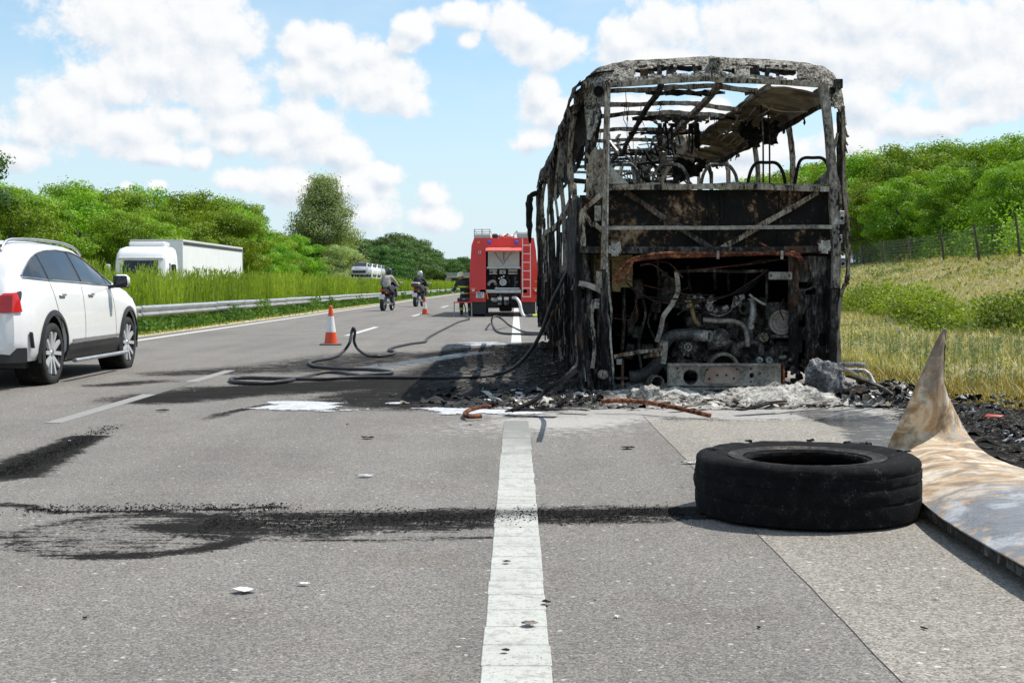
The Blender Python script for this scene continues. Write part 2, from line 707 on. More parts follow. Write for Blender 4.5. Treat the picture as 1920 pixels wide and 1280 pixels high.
M_strip = burnt("scorched_strip", [(0, BLK), (.30, DRK), (.44, (.12, .10, .075)), (.62, (.31, .26, .19)), (.85, ASH), (1, WHT)], 7, (1, 1, .3), bump=.8, rust=.35)
M_rust = burnt("rusty_copper_pipe", [(0, (.012, .010, .009)), (.40, (.06, .026, .017)), (.62, (.20, .070, .035)), (.85, (.36, .14, .075)), (1, (.46, .27, .19))], 7, bump=.5)
M_loom = burnt("burnt_wiring", [(0, (.008, .007, .006)), (.5, (.04, .02, .014)), (1, (.17, .07, .045))], 9, bump=.5)
M_zinc = burnt("scorched_zinc", [(0, (.05, .045, .04)), (.3, (.18, .165, .14)), (.6, (.30, .285, .24)), (1, (.46, .44, .39))], 5, bump=.4, metal=.3, rough=.6)
M_alu = burnt("blackened_aluminium", [(0, (.03, .03, .03)), (.3, (.16, .155, .145)), (.6, (.36, .35, .33)), (1, (.68, .67, .64))], 12, bump=.5, metal=.5, rough=.5)
M_engine = burnt("burnt_engine_block", [(0, (.012, .012, .011)), (.30, (.035, .033, .030)), (.55, (.11, .105, .093)), (.80, (.25, .24, .21)), (1, (.48, .46, .42))], 9, bump=.8, metal=.2, rough=.6)
M_ash = burnt("pale_ash", [(0, (.07, .065, .06)), (.3, (.20, .185, .16)), (.55, (.40, .38, .34)), (1, (.72, .70, .66))], 9, bump=1.0, dist=.02)
M_yellow = burnt("heat_yellowed_wool", [(0, (.05, .035, .015)), (.4, (.22, .16, .07)), (1, (.42, .33, .17))], 6, bump=.5)
M_hose = flat("black_hose", (0.028, 0.028, 0.030), .55, var=.4, sc=20, bump=.2)

# ---------------------------------------------------------------- terrain profile
PX_ = [-1500, -300, -60, -30, -21, -13.2, -11.2, -9.3, -8.0, -7.9, 3.9, 4.05, 4.8, 6.5, 12.3, 13.5, 17, 20, 26, 34, 60, 150, 1500]
PZ_ = [4, 0, -.6, -.8, -.8, -.8, -.30, -.09, -.03, -.05, -.05, -.03, -.22, -.28, 0.0, .28, 1.2, 2.02, 2.75, 3.2, 4.6, 7, 9]


def tz(x, y):
    z = np.interp(x, PX_, PZ_)
    out = np.clip((np.abs(x - (-2)) - 6.3) / 4, 0, 1)
    return z + out * (0.06 * np.sin(x * .9 + y * .37) + .05 * np.sin(y * .8 - x * .5) + .08 * np.sin(y * .11 + 1.3))


def smooth(v, lo, hi):
    t = np.clip((v - lo) / (hi - lo), 0, 1)
    return t * t * (3 - 2 * t)


def seg_mask(X, Y, pts, r0, r1=None, core=0.35):
    """soft band along a polyline of ground points"""
    best = np.zeros_like(X)
    pts = [np.asarray(p)[:2] for p in pts]
    n = len(pts) - 1
    for i in range(n):
        a, b = pts[i], pts[i + 1]
        ab = b - a
        t = np.clip(((X - a[0]) * ab[0] + (Y - a[1]) * ab[1]) / (ab @ ab + 1e-9), 0, 1)
        d = np.hypot(X - a[0] - ab[0] * t, Y - a[1] - ab[1] * t)
        r = r0 if r1 is None else r0 + (r1 - r0) * (i + t) / n
        best = np.maximum(best, 1 - smooth(d / r, core, 1.0))
    return best


def ell(X, Y, c, rx, ry, core=0.4):
    return 1 - smooth(np.hypot((X - c[0]) / rx, (Y - c[1]) / ry), core, 1.0)


def soot_fn(X, Y):
    s = np.zeros_like(X)
    m = np.maximum
    # smear left by the dragged tyre
    s = m(s, .66 * seg_mask(X, Y, [G(1290, 962), G(1000, 966), G(700, 978), G(430, 985)], .30, .52, .45))
    s = m(s, 1.0 * seg_mask(X, Y, [G(1260, 958), G(1000, 962), G(720, 972)], .13, .24, .2))
    c = G(255, 1000)
    rr = np.hypot((X - c[0]) / .57, (Y - c[1]) / .57)
    ring = np.exp(-((rr - .86) / .14) ** 2)
    s = m(s, ring * np.where(X > c[0] - .1, .9, .6))
    s = m(s, ell(X, Y, (c[0] + .22, c[1] + .16), .50, .24, .3) * .85)
    s = m(s, .34 * (rr < .95))
    s = m(s, .86 * seg_mask(X, Y, [G(90, 958), G(250, 958), G(400, 955), G(520, 950)], .06, .05, .2))
    s = m(s, .55 * seg_mask(X, Y, [G(430, 1010), G(700, 1012), G(930, 1008)], .10, .07, .1))
    # streaks further left
    s = m(s, 1.05 * seg_mask(X, Y, [G(0, 890), G(60, 865), G(120, 838), G(205, 800)], .40, .18, .2))
    s = m(s, .8 * seg_mask(X, Y, [G(0, 945), G(50, 948), G(120, 965)], .10, .05, .2))
    s = m(s, .75 * seg_mask(X, Y, [G(350, 800), G(380, 790), G(420, 775), G(500, 758)], .20, .10, .2))
    s = m(s, .5 * seg_mask(X, Y, [G(0, 1000), G(30, 1020)], .12, .1, .2))
    # scorched ground beside and under the bus
    s = m(s, .9 * seg_mask(X, Y, [(1.6, 11.6), (1.3, 24)], 2.2, 1.9, .5))
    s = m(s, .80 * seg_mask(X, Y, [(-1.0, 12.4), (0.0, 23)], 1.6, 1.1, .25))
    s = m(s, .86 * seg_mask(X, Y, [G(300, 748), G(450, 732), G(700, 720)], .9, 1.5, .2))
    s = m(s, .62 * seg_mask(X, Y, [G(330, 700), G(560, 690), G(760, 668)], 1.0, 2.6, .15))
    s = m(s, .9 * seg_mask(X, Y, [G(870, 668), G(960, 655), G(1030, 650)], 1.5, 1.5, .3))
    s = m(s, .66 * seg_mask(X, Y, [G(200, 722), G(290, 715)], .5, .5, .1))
    s = m(s, 1.5 * seg_mask(X, Y, [G(1790, 775), G(1860, 815), G(1960, 870)], .62, .75, .5))
    # the near edge of the burn stays lighter
    s = np.where((Y > 9.5) & (X < 2.4), s * smooth(Y, 10.0, 11.4), s)
    s = np.where((Y > 8.8) & (Y <= 10.4) & (X > -1.2) & (X < 2.2), s * 0.3, s)
    return s


def ash_fn(X, Y):
    a = seg_mask(X, Y, [G(1040, 792), G(1180, 770), G(1400, 775), G(1560, 770)], .75, .8, .3)
    a = np.maximum(a, .7 * seg_mask(X, Y, [G(890, 770), G(1050, 780)], .5, .6, .2))
    a = np.maximum(a, .45 * ell(X, Y, G(1000, 800), 1.5, 1.3, .1))
    a = np.maximum(a, .35 * ell(X, Y, (-.4, 16), 1.1, 3.4, .1))
    return a


def wet_fn(X, Y):
    return np.maximum(seg_mask(X, Y, [G(1560, 775), G(1640, 800), G(1660, 850)], .6, .35, .3), .8 * seg_mask(X, Y, [G(620, 700), G(900, 660)], .5, .5, .2))


def set_attr(me, name, arr):
    at = me.attributes.new(name, "FLOAT", "POINT")
    at.data.foreach_set("value", np.asarray(arr, np.float32).ravel())


def asphalt(name, base, chip, grain=120.0, warm=0.0):
    m, t, b = new_mat(name)
    c = coords(t)
    at = lambda k: t.node("ShaderNodeAttribute", attribute_name=k).outputs["Fac"]
    big = t.noise(c, .55, 4, .6)
    mid = t.noise(c, 5.0, 4, .65)
    col = t.mix(t.ss(big, .3, .7), tuple(x * .86 for x in base), tuple(x * 1.12 for x in base))
    col = t.mix(t.ss(mid, .35, .75, 0, .35), col, tuple(x * 1.25 for x in (base[0], base[1] * .97, base[2] * .93)))
    trk = t.noise(t.vmath("MULTIPLY", c, (1, .06, 1)), 1.5, 4, .6)
    col = t.mix(t.ss(trk, .36, .64, 0, .38), col, tuple(x * 1.45 for x in base))
    col = t.mix(t.ss(t.noise(c, 1.3, 5, .7), .52, .70, 0, .4), col, (base[0] * .86, base[1] * .74, base[2] * .66))
    v = t.node("ShaderNodeTexVoronoi", feature="F1")
    t.set(v.inputs["Vector"], c)
    v.inputs["Scale"].default_value = grain
    rc = t.n.new("ShaderNodeSeparateColor")
    t.l.new(v.outputs["Color"], rc.inputs[0])
    g = t.math("MULTIPLY_ADD", rc.outputs[0], 1.05, 0.50)
    col = t.mix(1.0, col, t.node("ShaderNodeCombineColor", i_0=g, i_1=g, i_2=g).outputs[0], "MULTIPLY")
    # dark pores between the stones
    pore = t.ss(t.noise(c, grain * .55, 3, .7), .30, .47, .62, 0)
    col = t.mix(pore, col, tuple(x * .30 for x in base))
    # pale worn stones
    for sc, th, k in ((grain * .46, .86, .62), (grain * .22, .955, .8)):
        v2 = t.node("ShaderNodeTexVoronoi", feature="F1")
        t.set(v2.inputs["Vector"], t.vmath("ADD", c, (sc, sc * .3, 0)))
        v2.inputs["Scale"].default_value = sc
        r2 = t.n.new("ShaderNodeSeparateColor")
        t.l.new(v2.outputs["Color"], r2.inputs[0])
        on = t.math("MULTIPLY", t.math("GREATER_THAN", r2.outputs[1], th), t.ss(v2.outputs["Distance"], .20, .34, k, 0))
        col = t.mix(on, col, chip)
    # soot, ash and wet patches: things lying on the surface
    A = t.ss(t.noise(c, 38, 6, .8), .40, .60)
    Bk = t.ss(t.noise(t.vmath("MULTIPLY", c, (2.4, 16, 1)), 1.7, 6, .75), .38, .62)
    C = t.ss(t.noise(c, 3.4, 6, .75), .38, .62)
    brk = t.math("MULTIPLY_ADD", A, .45, t.math("MULTIPLY_ADD", Bk, .35, t.math("MULTIPLY", C, .25)))
    sm = t.ss(t.math("SUBTRACT", t.math("MULTIPLY", at("soot"), 1.2), brk), -.06, .14, 0, .96)
    sooty = t.mix(t.ss(t.noise(c, 70, 4, .8), .35, .65), (.004, .004, .004), (.024, .022, .020))
    film = t.math("SUBTRACT", t.math("MULTIPLY", at("soot"), 1.15), t.math("MULTIPLY_ADD", Bk, .38, t.math("MULTIPLY", C, .34)))
    col = t.mix(t.ss(film, -.05, .75, 0, .82), col, t.mix(C, (.009, .009, .0085), (.034, .027, .020)))
    col = t.mix(sm, col, sooty)
    a = t.math("MULTIPLY_ADD", at("ash"), 1.2, t.math("MULTIPLY", t.ss(t.noise(t.vmath("MULTIPLY", c, (1, 1.9, 1)), 9, 8, .8), .40, .62), -1.0))
    am = t.ss(a, -.05, .45, 0, .8)
    col = t.mix(am, col, t.mix(t.noise(c, 40, 3), (.22, .21, .19), (.58, .56, .53)))
    wet = t.ss(t.math("MULTIPLY_ADD", at("wet"), 1.0, t.math("MULTIPLY_ADD", t.noise(t.vmath("MULTIPLY", c, (1, 2, 1)), 4.5, 6, .7), 2.6, -1.85)), 0, .35)
    col = t.mix(t.math("MULTIPLY", wet, .55), col, (.02, .02, .022))
    t.set(b.inputs["Base Color"], col)
    rgh = t.fmix(wet, .86, .12)
    t.set(b.inputs["Roughness"], rgh)
    soo = t.math("MAXIMUM", t.ss(film, 0, .65, 0, 1), sm)
    t.set(b.inputs["Specular IOR Level"], t.fmix(t.math("MAXIMUM", t.math("SUBTRACT", soo, wet), 0.0), .35, .04))
    hb = t.math("ADD", t.noise(c, grain * .9, 3, .7), t.math("MULTIPLY", v.outputs["Distance"], -.6))
    t.set(b.inputs["Normal"], t.bump(hb, .8, .004))
    return m


M_asph = asphalt("worn_asphalt", (.152, .141, .126), (.46, .45, .42), 150)
M_shoulder = asphalt("pale_coarse_asphalt", (.212, .195, .168), (.54, .51, .46), 125)


def road_sheet(name, x0, x1, mat, z):
    xs = np.arange(x0, x1 + 1e-6, (x1 - x0) / round((x1 - x0) / .06))
    ys = np.concatenate([[-40, -10, 0, 2], np.arange(2.5, 26, .06), np.arange(26, 40, .5), np.geomspace(41, 2400, 50)])
    X, Y = np.meshgrid(xs, ys, indexing="ij")
    Z = np.full_like(X, z)
    v = np.stack([X, Y, Z], -1).reshape(-1, 3)
    ob = np_mesh(name, v, grid_faces(len(xs), len(ys)), mat)
    set_attr(ob.data, "soot", soot_fn(X, Y))
    set_attr(ob.data, "ash", ash_fn(X, Y))
    set_attr(ob.data, "wet", wet_fn(X, Y))
    tag(ob, kind="structure")
    return ob


road = road_sheet("road", -7.85, 1.04, M_asph, 0.0)
tag(road, "dark grey motorway lanes scorched beside the burnt bus")
shoulder = road_sheet("hard_shoulder", 1.0405, 3.9, M_shoulder, 0.0)
tag(shoulder, "paler coarse asphalt of the hard shoulder under the burnt bus")

# joint between lane and shoulder, a sealed crack
mj = MB()
js = [np.array([1.0415 + .002 * math.sin(y * 3.1) + .0015 * math.sin(y * 11), y, .0012]) for y in np.linspace(2.5, 11, 120)]
mj.path(js, .0010, .004)
tag(mj.build("joint_seam", flat("tar_seal", (.12, .111, .099), .9)), "dark sealed seam between lane and hard shoulder", kind="structure")

# opposite carriageway
mo = MB().box((-16.7, 600, -.775), (7.6, 1300, .06))
tag(mo.build("opposite_road", M_asph), "opposite carriageway beyond the planted median", kind="structure")


# ground
def ground_material():
    m, t, b = new_mat("verge_and_meadow")
    c = coords(t)
    sp = t.n.new("ShaderNodeSeparateXYZ")
    t.l.new(c, sp.inputs[0])
    x, y = sp.outputs[0], sp.outputs[1]
    n = t.noise(c, .5, 5, .6)
    n2 = t.noise(c, 6, 5, .7)
    n3 = t.noise(c, 45, 4, .75)
    col = t.mix(t.ss(n, .35, .65), (.30, .255, .125), (.20, .205, .070))
    col = t.mix(t.ss(n2, .40, .72, 0, .8), col, (.42, .33, .19))
    col = t.mix(t.ss(t.noise(c, 1.7, 4, .6), .60, .70, 0, .8), col, (.24, .14, .08))
    col = t.mix(t.ss(n3, .25, .55, .6, 0), col, (.05, .05, .02))
    # sandy strip beside the left edge line
    sand = t.mix(t.ss(n3, .3, .7), (.46, .39, .24), (.64, .56, .38))
    ks = t.math("MULTIPLY", t.ss(t.math("MULTIPLY_ADD", n2, .9, x), -8.75, -8.35), t.math("LESS_THAN", x, -6))
    col = t.mix(ks, col, sand)
    # ground turns dark green under the trees
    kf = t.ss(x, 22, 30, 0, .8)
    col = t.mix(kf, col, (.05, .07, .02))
    # burnt verge by the wreck
    d = t.vmath("LENGTH", t.vmath("MULTIPLY", t.vmath("SUBTRACT", c, (4.1, 10.6, 0)), (.50, .30, 0)), out=1)
    kb = t.ss(t.math("ADD", d, t.math("MULTIPLY", n2, .55)), .78, 1.18, .97, 0)
    blk = t.mix(t.ss(n3, .42, .75), (.008, .008, .008), (.06, .055, .05))
    blk = t.mix(t.ss(t.voro(c, 22, out=0), .06, .1, 1, 0), blk, (.4, .4, .38))
    col = t.mix(kb, col, blk)
    t.set(b.inputs["Base Color"], col)
    b.inputs["Roughness"].default_value = .95
    b.inputs["Specular IOR Level"].default_value = .1
    t.set(b.inputs["Normal"], t.bump(t.math("ADD", n3, n2), .9, .03))
    return m


xs = np.concatenate([[-2400, -900, -300, -120, -60, -40], np.arange(-32, -8, .6), [-7.9, -7.8], [-4, 0, 3.85], np.arange(3.92, 7, .12), np.arange(7, 36, .4), [40, 60, 100, 200, 500, 1200, 2400]])
ys = np.concatenate([[-60, -20, 0, 3], np.arange(5, 16, .15), np.arange(16, 110, .8), np.geomspace(112, 3500, 40)])
X, Y = np.meshgrid(xs, ys, indexing="ij")
Z = tz(X, Y)
lump = (X > 3.95) & (X < 7) & (Y > 8) & (Y < 14)
Z = Z + lump * rng.normal(0, .018, Z.shape)
v = np.stack([X, Y, Z], -1).reshape(-1, 3)
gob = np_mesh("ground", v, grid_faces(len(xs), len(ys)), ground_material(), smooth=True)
tag(gob, "grassy verges, embankment and sandy strip around the motorway", kind="structure")


# ---------------------------------------------------------------- painted lines
def paint(name, col, wear=.5):
    m, t, b = new_mat(name)
    c = coords(t)
    sp = t.noise(c, 70, 4, .75)
    k = t.ss(t.noise(c, 3, 4, .6), .3, .7)
    cc = t.mix(k, tuple(x * .86 for x in col), col)
    cc = t.mix(t.ss(sp, .36, .44, wear, 0), cc, (.17, .16, .15))
    cc = t.mix(t.ss(t.noise(c, 11, 7, .8), .40, .50, wear * .8, 0), cc, (.26, .25, .225))
    cc = t.mix(t.ss(t.noise(c, 160, 2), .3, .6, .25, 0), cc, (.30, .29, .27))
    sp2 = t.n.new("ShaderNodeSeparateXYZ")
    t.l.new(c, sp2.inputs[0])
    # tyre smear crosses the line, soot further on
    def band(y0, h, lo, hi):
        d = t.math("ABSOLUTE", t.math("SUBTRACT", sp2.outputs[1], y0))
        return t.ss(t.math("MULTIPLY_ADD", t.noise(t.vmath("MULTIPLY", c, (2.5, 16, 1)), 2.2, 6, .75), h * 1.1, d), lo, hi, 1, 0)
    cc = t.mix(t.math("MULTIPLY", band(6.22, .42, .20, .46), .8), cc, (.03, .03, .03))
    cc = t.mix(t.math("MULTIPLY", band(6.25, .14, .07, .12), .95), cc, (.012, .012, .012))
    ft = t.ss(t.math("MULTIPLY_ADD", t.noise(c, 5, 4), 2.4, sp2.outputs[1]), 8.5, 11.4, 0, .72)
    ft = t.math("MULTIPLY", ft, t.ss(sp2.outputs[1], 24, 26, 1, 0))
    ft = t.math("MULTIPLY", ft, t.math("GREATER_THAN", sp2.outputs[0], -1.2))
    cc = t.mix(ft, cc, (.13, .125, .115))
    t.set(b.inputs["Base Color"], cc)
    b.inputs["Roughness"].default_value = .7
    t.set(b.inputs["Normal"], t.bump(sp, .5, .003))
    return m


M_line = paint("worn_road_paint", (.47, .47, .425), .9)
M_line2 = paint("white_road_paint", (.60, .60, .56), .4)

M_sooty = paint("soot_covered_paint", (.055, .052, .047), .5)
el_ = thing("edge_line", (0, 0, 0), "wide white ribbed shoulder line running from the camera towards the bus", None)
el_["kind"] = "structure"
del_keys = [k for k in ("category",) if k in el_]
y = 2.2
while y < 9.6:
    m_ = MB()
    ln = .215
    a = -.098 + rnd.uniform(-.003, .003)
    c_ = .099 + rnd.uniform(-.003, .003)
    m_.box(((a + c_) / 2, y + ln / 2, .0015), (c_ - a, ln - .005 - rnd.uniform(0, .003), .006), bev=.0025)
    m_.build("line_block", M_line, el_)
    y += ln
MB().box((0, 10.05, .0025), (.19, .86, .005)).build("line_strip", M_line, el_)
MB().box((0, 335, .0025), (.195, 621, .005)).build("line_strip", M_line2, el_)
lm = thing("lane_line", (-3.62, 0, 0), "dashed white line between the two lanes", None)
lm["kind"] = "structure"
y = 10.3
while y < 520:
    if True:
        if y < 12:
            MB().box((-3.6, 11.68, .0025), (.13, 2.75, .005)).build("dash", M_line2, lm)
            MB().box((-3.6, 13.9, .0022), (.128, 1.6, .0044)).build("sooty_dash", M_sooty, lm)
            MB().box((-3.6, 15.72, .0025), (.13, 2.0, .005)).build("dash", M_line2, lm)
        else:
            MB().box((-3.6, y + 3, .0025), (.13 if y < 200 else .16, 6, .005)).build("dash", M_line2, lm)
    y += 18
tag(MB().box((-7.36, 380, .0025), (.16, 800, .005)).build("left_edge_line", M_line2), "continuous white line along the left road edge", kind="structure")


# ---------------------------------------------------------------- leaves
def leafmat(name, a, b_, c_, trans=.35, sc=.35):
    m, t, b = new_mat(name)
    c = coords(t)
    geo = t.n.new("ShaderNodeNewGeometry")
    r = geo.outputs["Random Per Island"]
    col = t.ramp(t.fmix(.55, r, t.ss(t.noise(c, sc, 3), .3, .7)), [(0, a), (.5, b_), (1, c_)])
    oi = t.n.new("ShaderNodeObjectInfo")
    hs = t.n.new("ShaderNodeHueSaturation")
    t.set(hs.inputs["Color"], col)
    t.set(hs.inputs["Hue"], t.math("MULTIPLY_ADD", oi.outputs["Random"], .035, .494))
    t.set(hs.inputs["Value"], t.math("MULTIPLY_ADD", oi.outputs["Random"], .5, .72))
    col = hs.outputs[0]
    t.set(b.inputs["Base Color"], col)
    b.inputs["Roughness"].default_value = .55
    b.inputs["Specular IOR Level"].default_value = .25
    tr = t.n.new("ShaderNodeBsdfTranslucent")
    t.set(tr.inputs[0], t.mix(1.0, col, (1.5, 1.35, .5), "MULTIPLY"))
    mx = t.n.new("ShaderNodeMixShader")
    mx.inputs[0].default_value = trans
    t.l.new(b.outputs[0], mx.inputs[1])
    t.l.new(tr.outputs[0], mx.inputs[2])
    t.l.new(mx.outputs[0], m.node_tree.nodes["Material Output"].inputs[0])
    return m


M_locust = leafmat("locust_leaves", (.065, .130, .008), (.175, .30, .014), (.37, .52, .032), .34)
M_dark = leafmat("dark_leaves", (.035, .075, .018), (.070, .135, .030), (.115, .20, .042), .28)
M_poplar = leafmat("poplar_leaves", (.12, .175, .075), (.26, .34, .15), (.42, .50, .28), .46)
M_conifer = leafmat("conifer_needles", (.015, .035, .018), (.025, .055, .028), (.04, .075, .035), .1)
M_scrub = leafmat("feathery_scrub", (.125, .175, .018), (.235, .290, .030), (.37, .42, .055), .38)
M_under = leafmat("roadside_greens", (.035, .085, .012), (.075, .155, .020), (.14, .235, .03), .35)
M_bush = leafmat("yellow_green_bush", (.07, .10, .012), (.16, .205, .02), (.33, .38, .05), .35)
M_grass = leafmat("dry_grass", (.17, .175, .050), (.33, .295, .115), (.50, .43, .22), .25)
M_weed = leafmat("grey_green_weeds", (.10, .15, .07), (.17, .23, .11), (.26, .31, .16), .25)
M_bark = flat("grey_brown_bark", (.10, .085, .065), .9, var=.4, sc=9, bump=.8)


def leaf_quads(pos, nrm, size, aspect=.55, rg=rng):
    """rhombus leaves at pos facing nrm"""
    n = len(pos)
    nrm = nrm / (np.linalg.norm(nrm, axis=1, keepdims=True) + 1e-9)
    a = rg.normal(size=(n, 3))
    u = np.cross(nrm, a)
    u /= np.linalg.norm(u, axis=1, keepdims=True) + 1e-9
    v = np.cross(nrm, u)
    s = size * (0.6 + .8 * rg.random(n))[:, None]
    p = np.stack([pos - u * s, pos - v * s * aspect, pos + u * s, pos + v * s * aspect], 1).reshape(-1, 3)
    f = np.arange(4 * n).reshape(-1, 4)
    return p, f


def crown(name, seed, H=10, rx=4.2, z0=.06, n=13000, leaf=.15, clumps=60, mat=None, shape="round", droop=.3):
    rg = np.random.default_rng(seed)
    cs = []
    while len(cs) < clumps:
        q = rg.uniform(-1, 1, 3)
        r = np.linalg.norm(q)
        if r > 1 or r < .35:
            continue
        if rg.random() > r:
            continue
        zz = (q[2] + 1) / 2
        if shape == "egg":
            k = (1.18 - .75 * zz) if zz > .3 else .75 + zz * .8
        elif shape == "cone":
            k = 1.1 * (1 - zz) + .04
        else:
            k = 1.0 if zz > .2 else .75 + zz
        cs.append((q[0] * rx * k * .86, q[1] * rx * k * .86, H * (z0 + (1 - z0) * (.04 + .90 * zz)), 0))
    cs = np.array(cs)[:, :3]
    cr = (.105 if shape != "cone" else .10) * H * rg.uniform(.5, 1.25, clumps)
    cr[rg.random(clumps) < .2] *= .6
    w_ = cr ** 2
    idx = rg.choice(clumps, n, p=w_ / w_.sum())
    d = rg.normal(size=(n, 3))
    d /= np.linalg.norm(d, axis=1, keepdims=True)
    d[:, 2] = d[:, 2] * .9 + .12
    rr = rg.random(n) ** .30
    pos = cs[idx] + d * (cr[idx] * rr)[:, None] * np.array([1.25, 1.25, .62])
    # finer twigs breaking the outline
    tw = rg.random(n) < .07
    pos[tw] = pos[tw] + (d[tw] + np.array([0, 0, .4])) * (cr[idx[tw]] * rg.uniform(.1, .32, tw.sum()))[:, None]
    nrm = d * 1.0 + rg.normal(size=(n, 3)) * .42 + np.array([0, 0, .25])
    p, f = leaf_quads(pos, nrm, leaf * H / 10, .5, rg)
    return p, f, cs


def tree_proto(name, seed, mat, **kw):
    H = kw.get("H", 10)
    p, f, cs = crown(name, seed, **kw)
    root = bpy.data.objects.new(name, None)
    COL.objects.link(root)
    ORG[root.name] = np.zeros(3)
    ob = np_mesh("crown", p, f, mat, parent=root)
    mb = MB()
    rg = np.random.default_rng(seed + 5)
    top = np.array([rg.uniform(-.3, .3), rg.uniform(-.3, .3), H * .72])
    mb.tube([(0, 0, -.6), (rg.uniform(-.1, .1), 0, H * .3), top * .9, top], [.022 * H, .016 * H, .008 * H, .003 * H], 7, n=8)
    for k in rg.choice(len(cs), min(16, len(cs)), replace=False):
        e = cs[k]
        z = min(e[2] * .62, H * .6)
        s = np.array([top[0] * z / top[2], top[1] * z / top[2], z])
        mb.tube([s, (s + e) / 2 + np.array([0, 0, -.02 * H]), e], [.008 * H, .005 * H, .002 * H], 5, n=5)
    mb.build("trunk", M_bark, root, smooth=60)
    return root


protos = [tree_proto("locust_tree", 100 + i, M_locust, n=30000, clumps=95, leaf=.105, rx=[4.3, 3.7, 4.8, 3.9, 4.4][i]) for i in range(5)]
darks = [tree_proto("broadleaf_tree", 200 + i, M_dark, n=14000, clumps=80, leaf=.15, rx=[4.0, 4.6][i]) for i in range(2)]
conif = tree_proto("spruce_tree", 300, M_conifer, n=2500, clumps=60, leaf=.22, rx=2.6, shape="cone", z0=.05)
used = set()


def put_tree(proto, x, y, h, wide=1.0, label="", cat="tree", group=None, rz=None, z=None):
    t = proto if proto.name not in used else copy_tree(proto)
    used.add(proto.name)
    k = h / 10.0
    t.location = (x, y, tz(np.array(x), np.array(y)) - .1 if z is None else z)
    t.scale = (k * wide, k * wide, k)
    t.rotation_euler = (0, 0, rnd.uniform(0, 6.28) if rz is None else rz)
    tag(t, label, cat, group)
    return t


def top_l(px):
    return np.interp(px, [-60, 0, 50, 100, 150, 200, 250, 300, 350, 400, 430, 460, 490, 520, 560, 640, 680, 700, 740, 780, 800, 830, 860, 900, 960],
                     [290, 318, 336, 338, 332, 352, 356, 348, 338, 346, 362, 394, 420, 430, 436, 442, 444, 446, 434, 444, 462, 476, 475, 482, 495])


def top_r(px):
    return np.interp(px, [1000, 1300, 1380, 1450, 1540, 1600, 1640, 1700, 1740, 1780, 1830, 1900, 1980, 2100],
                     [400, 350, 318, 300, 284, 270, 262, 252, 244, 240, 228, 220, 214, 210])


k = 0
for row, (L0, step, frac) in enumerate(((-24.5, 5.2, .84), (-29, 6.0, 1.0), (-35, 8.0, 1.0))):
    yy = 50.0 + row * 6
    while yy < 330:
        x_ = L0 + rnd.uniform(-1.6, 1.6) - (yy > 180) * 2
        px = 968 + 2500 * x_ / yy
        far = yy > 230
        if px > -150:
            zt = CAM_Z + (535 - top_l(px)) * yy / 2500 * frac * rnd.uniform(.86, 1.04)
            h = zt + 1.1
            if -150 < px and not (540 < px < 680 and row == 0 and yy > 150):
                pr = protos[k % 5] if not far else darks[k % 2]
                where = "behind the white lorry" if px < 480 else ("between the lorry and the poplar" if px < 560 else "beyond the poplar")
                if far:
                    put_tree(pr, x_, yy, h, rnd.uniform(1.0, 1.25), "distant dark broadleaf tree in the wood beyond the tall poplar", group="distant broadleaf trees beyond the poplar")
                else:
                    put_tree(pr, x_, yy, h, rnd.uniform(.8, 1.0) if h > 10 else 1.0, "bright green locust tree in the wood edge " + where, group="locust trees " + where)
                k += 1
        yy += step * (1 + yy / 160) * rnd.uniform(.8, 1.2)
# far treeline closing the road
yy = 330
while yy < 900:
    for L0 in (-34, -48):
        x_ = L0 - yy * .02 + rnd.uniform(-4, 4)
        px = 968 + 2500 * x_ / yy
        h = (535 - top_l(px)) * yy / 2500 * rnd.uniform(.8, 1.02) + 2
        put_tree(darks[k % 2] if px < 815 or rnd.random() < .6 else conif, x_, yy, h, rnd.uniform(.9, 1.4), "faraway dark tree in the woods near the overpass", group="faraway trees near the overpass")
        k += 1
    yy *= 1.07
for i in range(34):
    x_ = -75 + i * 5.2 + rnd.uniform(-2, 2)
    yy = 720 + rnd.uniform(-30, 60)
    if abs(x_ + 4) < 7:
        yy += 260
    px = 968 + 2500 * x_ / yy
    h = (535 - top_l(min(px, 900))) * yy / 2500 * rnd.uniform(.7, 1.0) + 1
    put_tree(conif, x_, yy, h, rnd.uniform(.9, 1.3), "faraway dark conifer at the end of the motorway", group="faraway conifers at the end of the motorway")

for i in range(30):
    x_ = -66 + (i % 15) * 3.6 + rnd.uniform(-1, 1)
    yy = 640 + rnd.uniform(0, 50) + 130 * (i // 15)
    px = 968 + 2500 * x_ / yy
    h = (535 - top_l(min(px, 900))) * yy / 2500 * rnd.uniform(.8, 1.0) + 1.5
    put_tree(darks[i % 2], x_, yy, h, rnd.uniform(.8, 1.1), "faraway dark tree in the woods near the overpass", group="faraway trees near the overpass")

# the tall poplar
pop = tree_proto("poplar_tree", 400, M_poplar, n=52000, clumps=190, leaf=.078, rx=3.5, shape="egg", z0=.02)
put_tree(pop, -27.5, 190, 18.2, .97, "tall grey-green poplar standing above the wood edge", rz=3.6)
skirt = tree_proto("willow_tree", 401, M_poplar, n=9000, clumps=50, leaf=.14, rx=4.6)
put_tree(skirt, -24.2, 182, 7.6, 1.0, "low grey-green willow at the right foot of the poplar", rz=.4)
# branch leaning in at the far left
lb = tree_proto("acacia_tree", 402, M_dark, n=9000, clumps=40, leaf=.12, rx=3.4, z0=.1)
put_tree(lb, -25.6, 62, 8.6, .9, "darker taller tree cut by the left picture edge", rz=2.0)

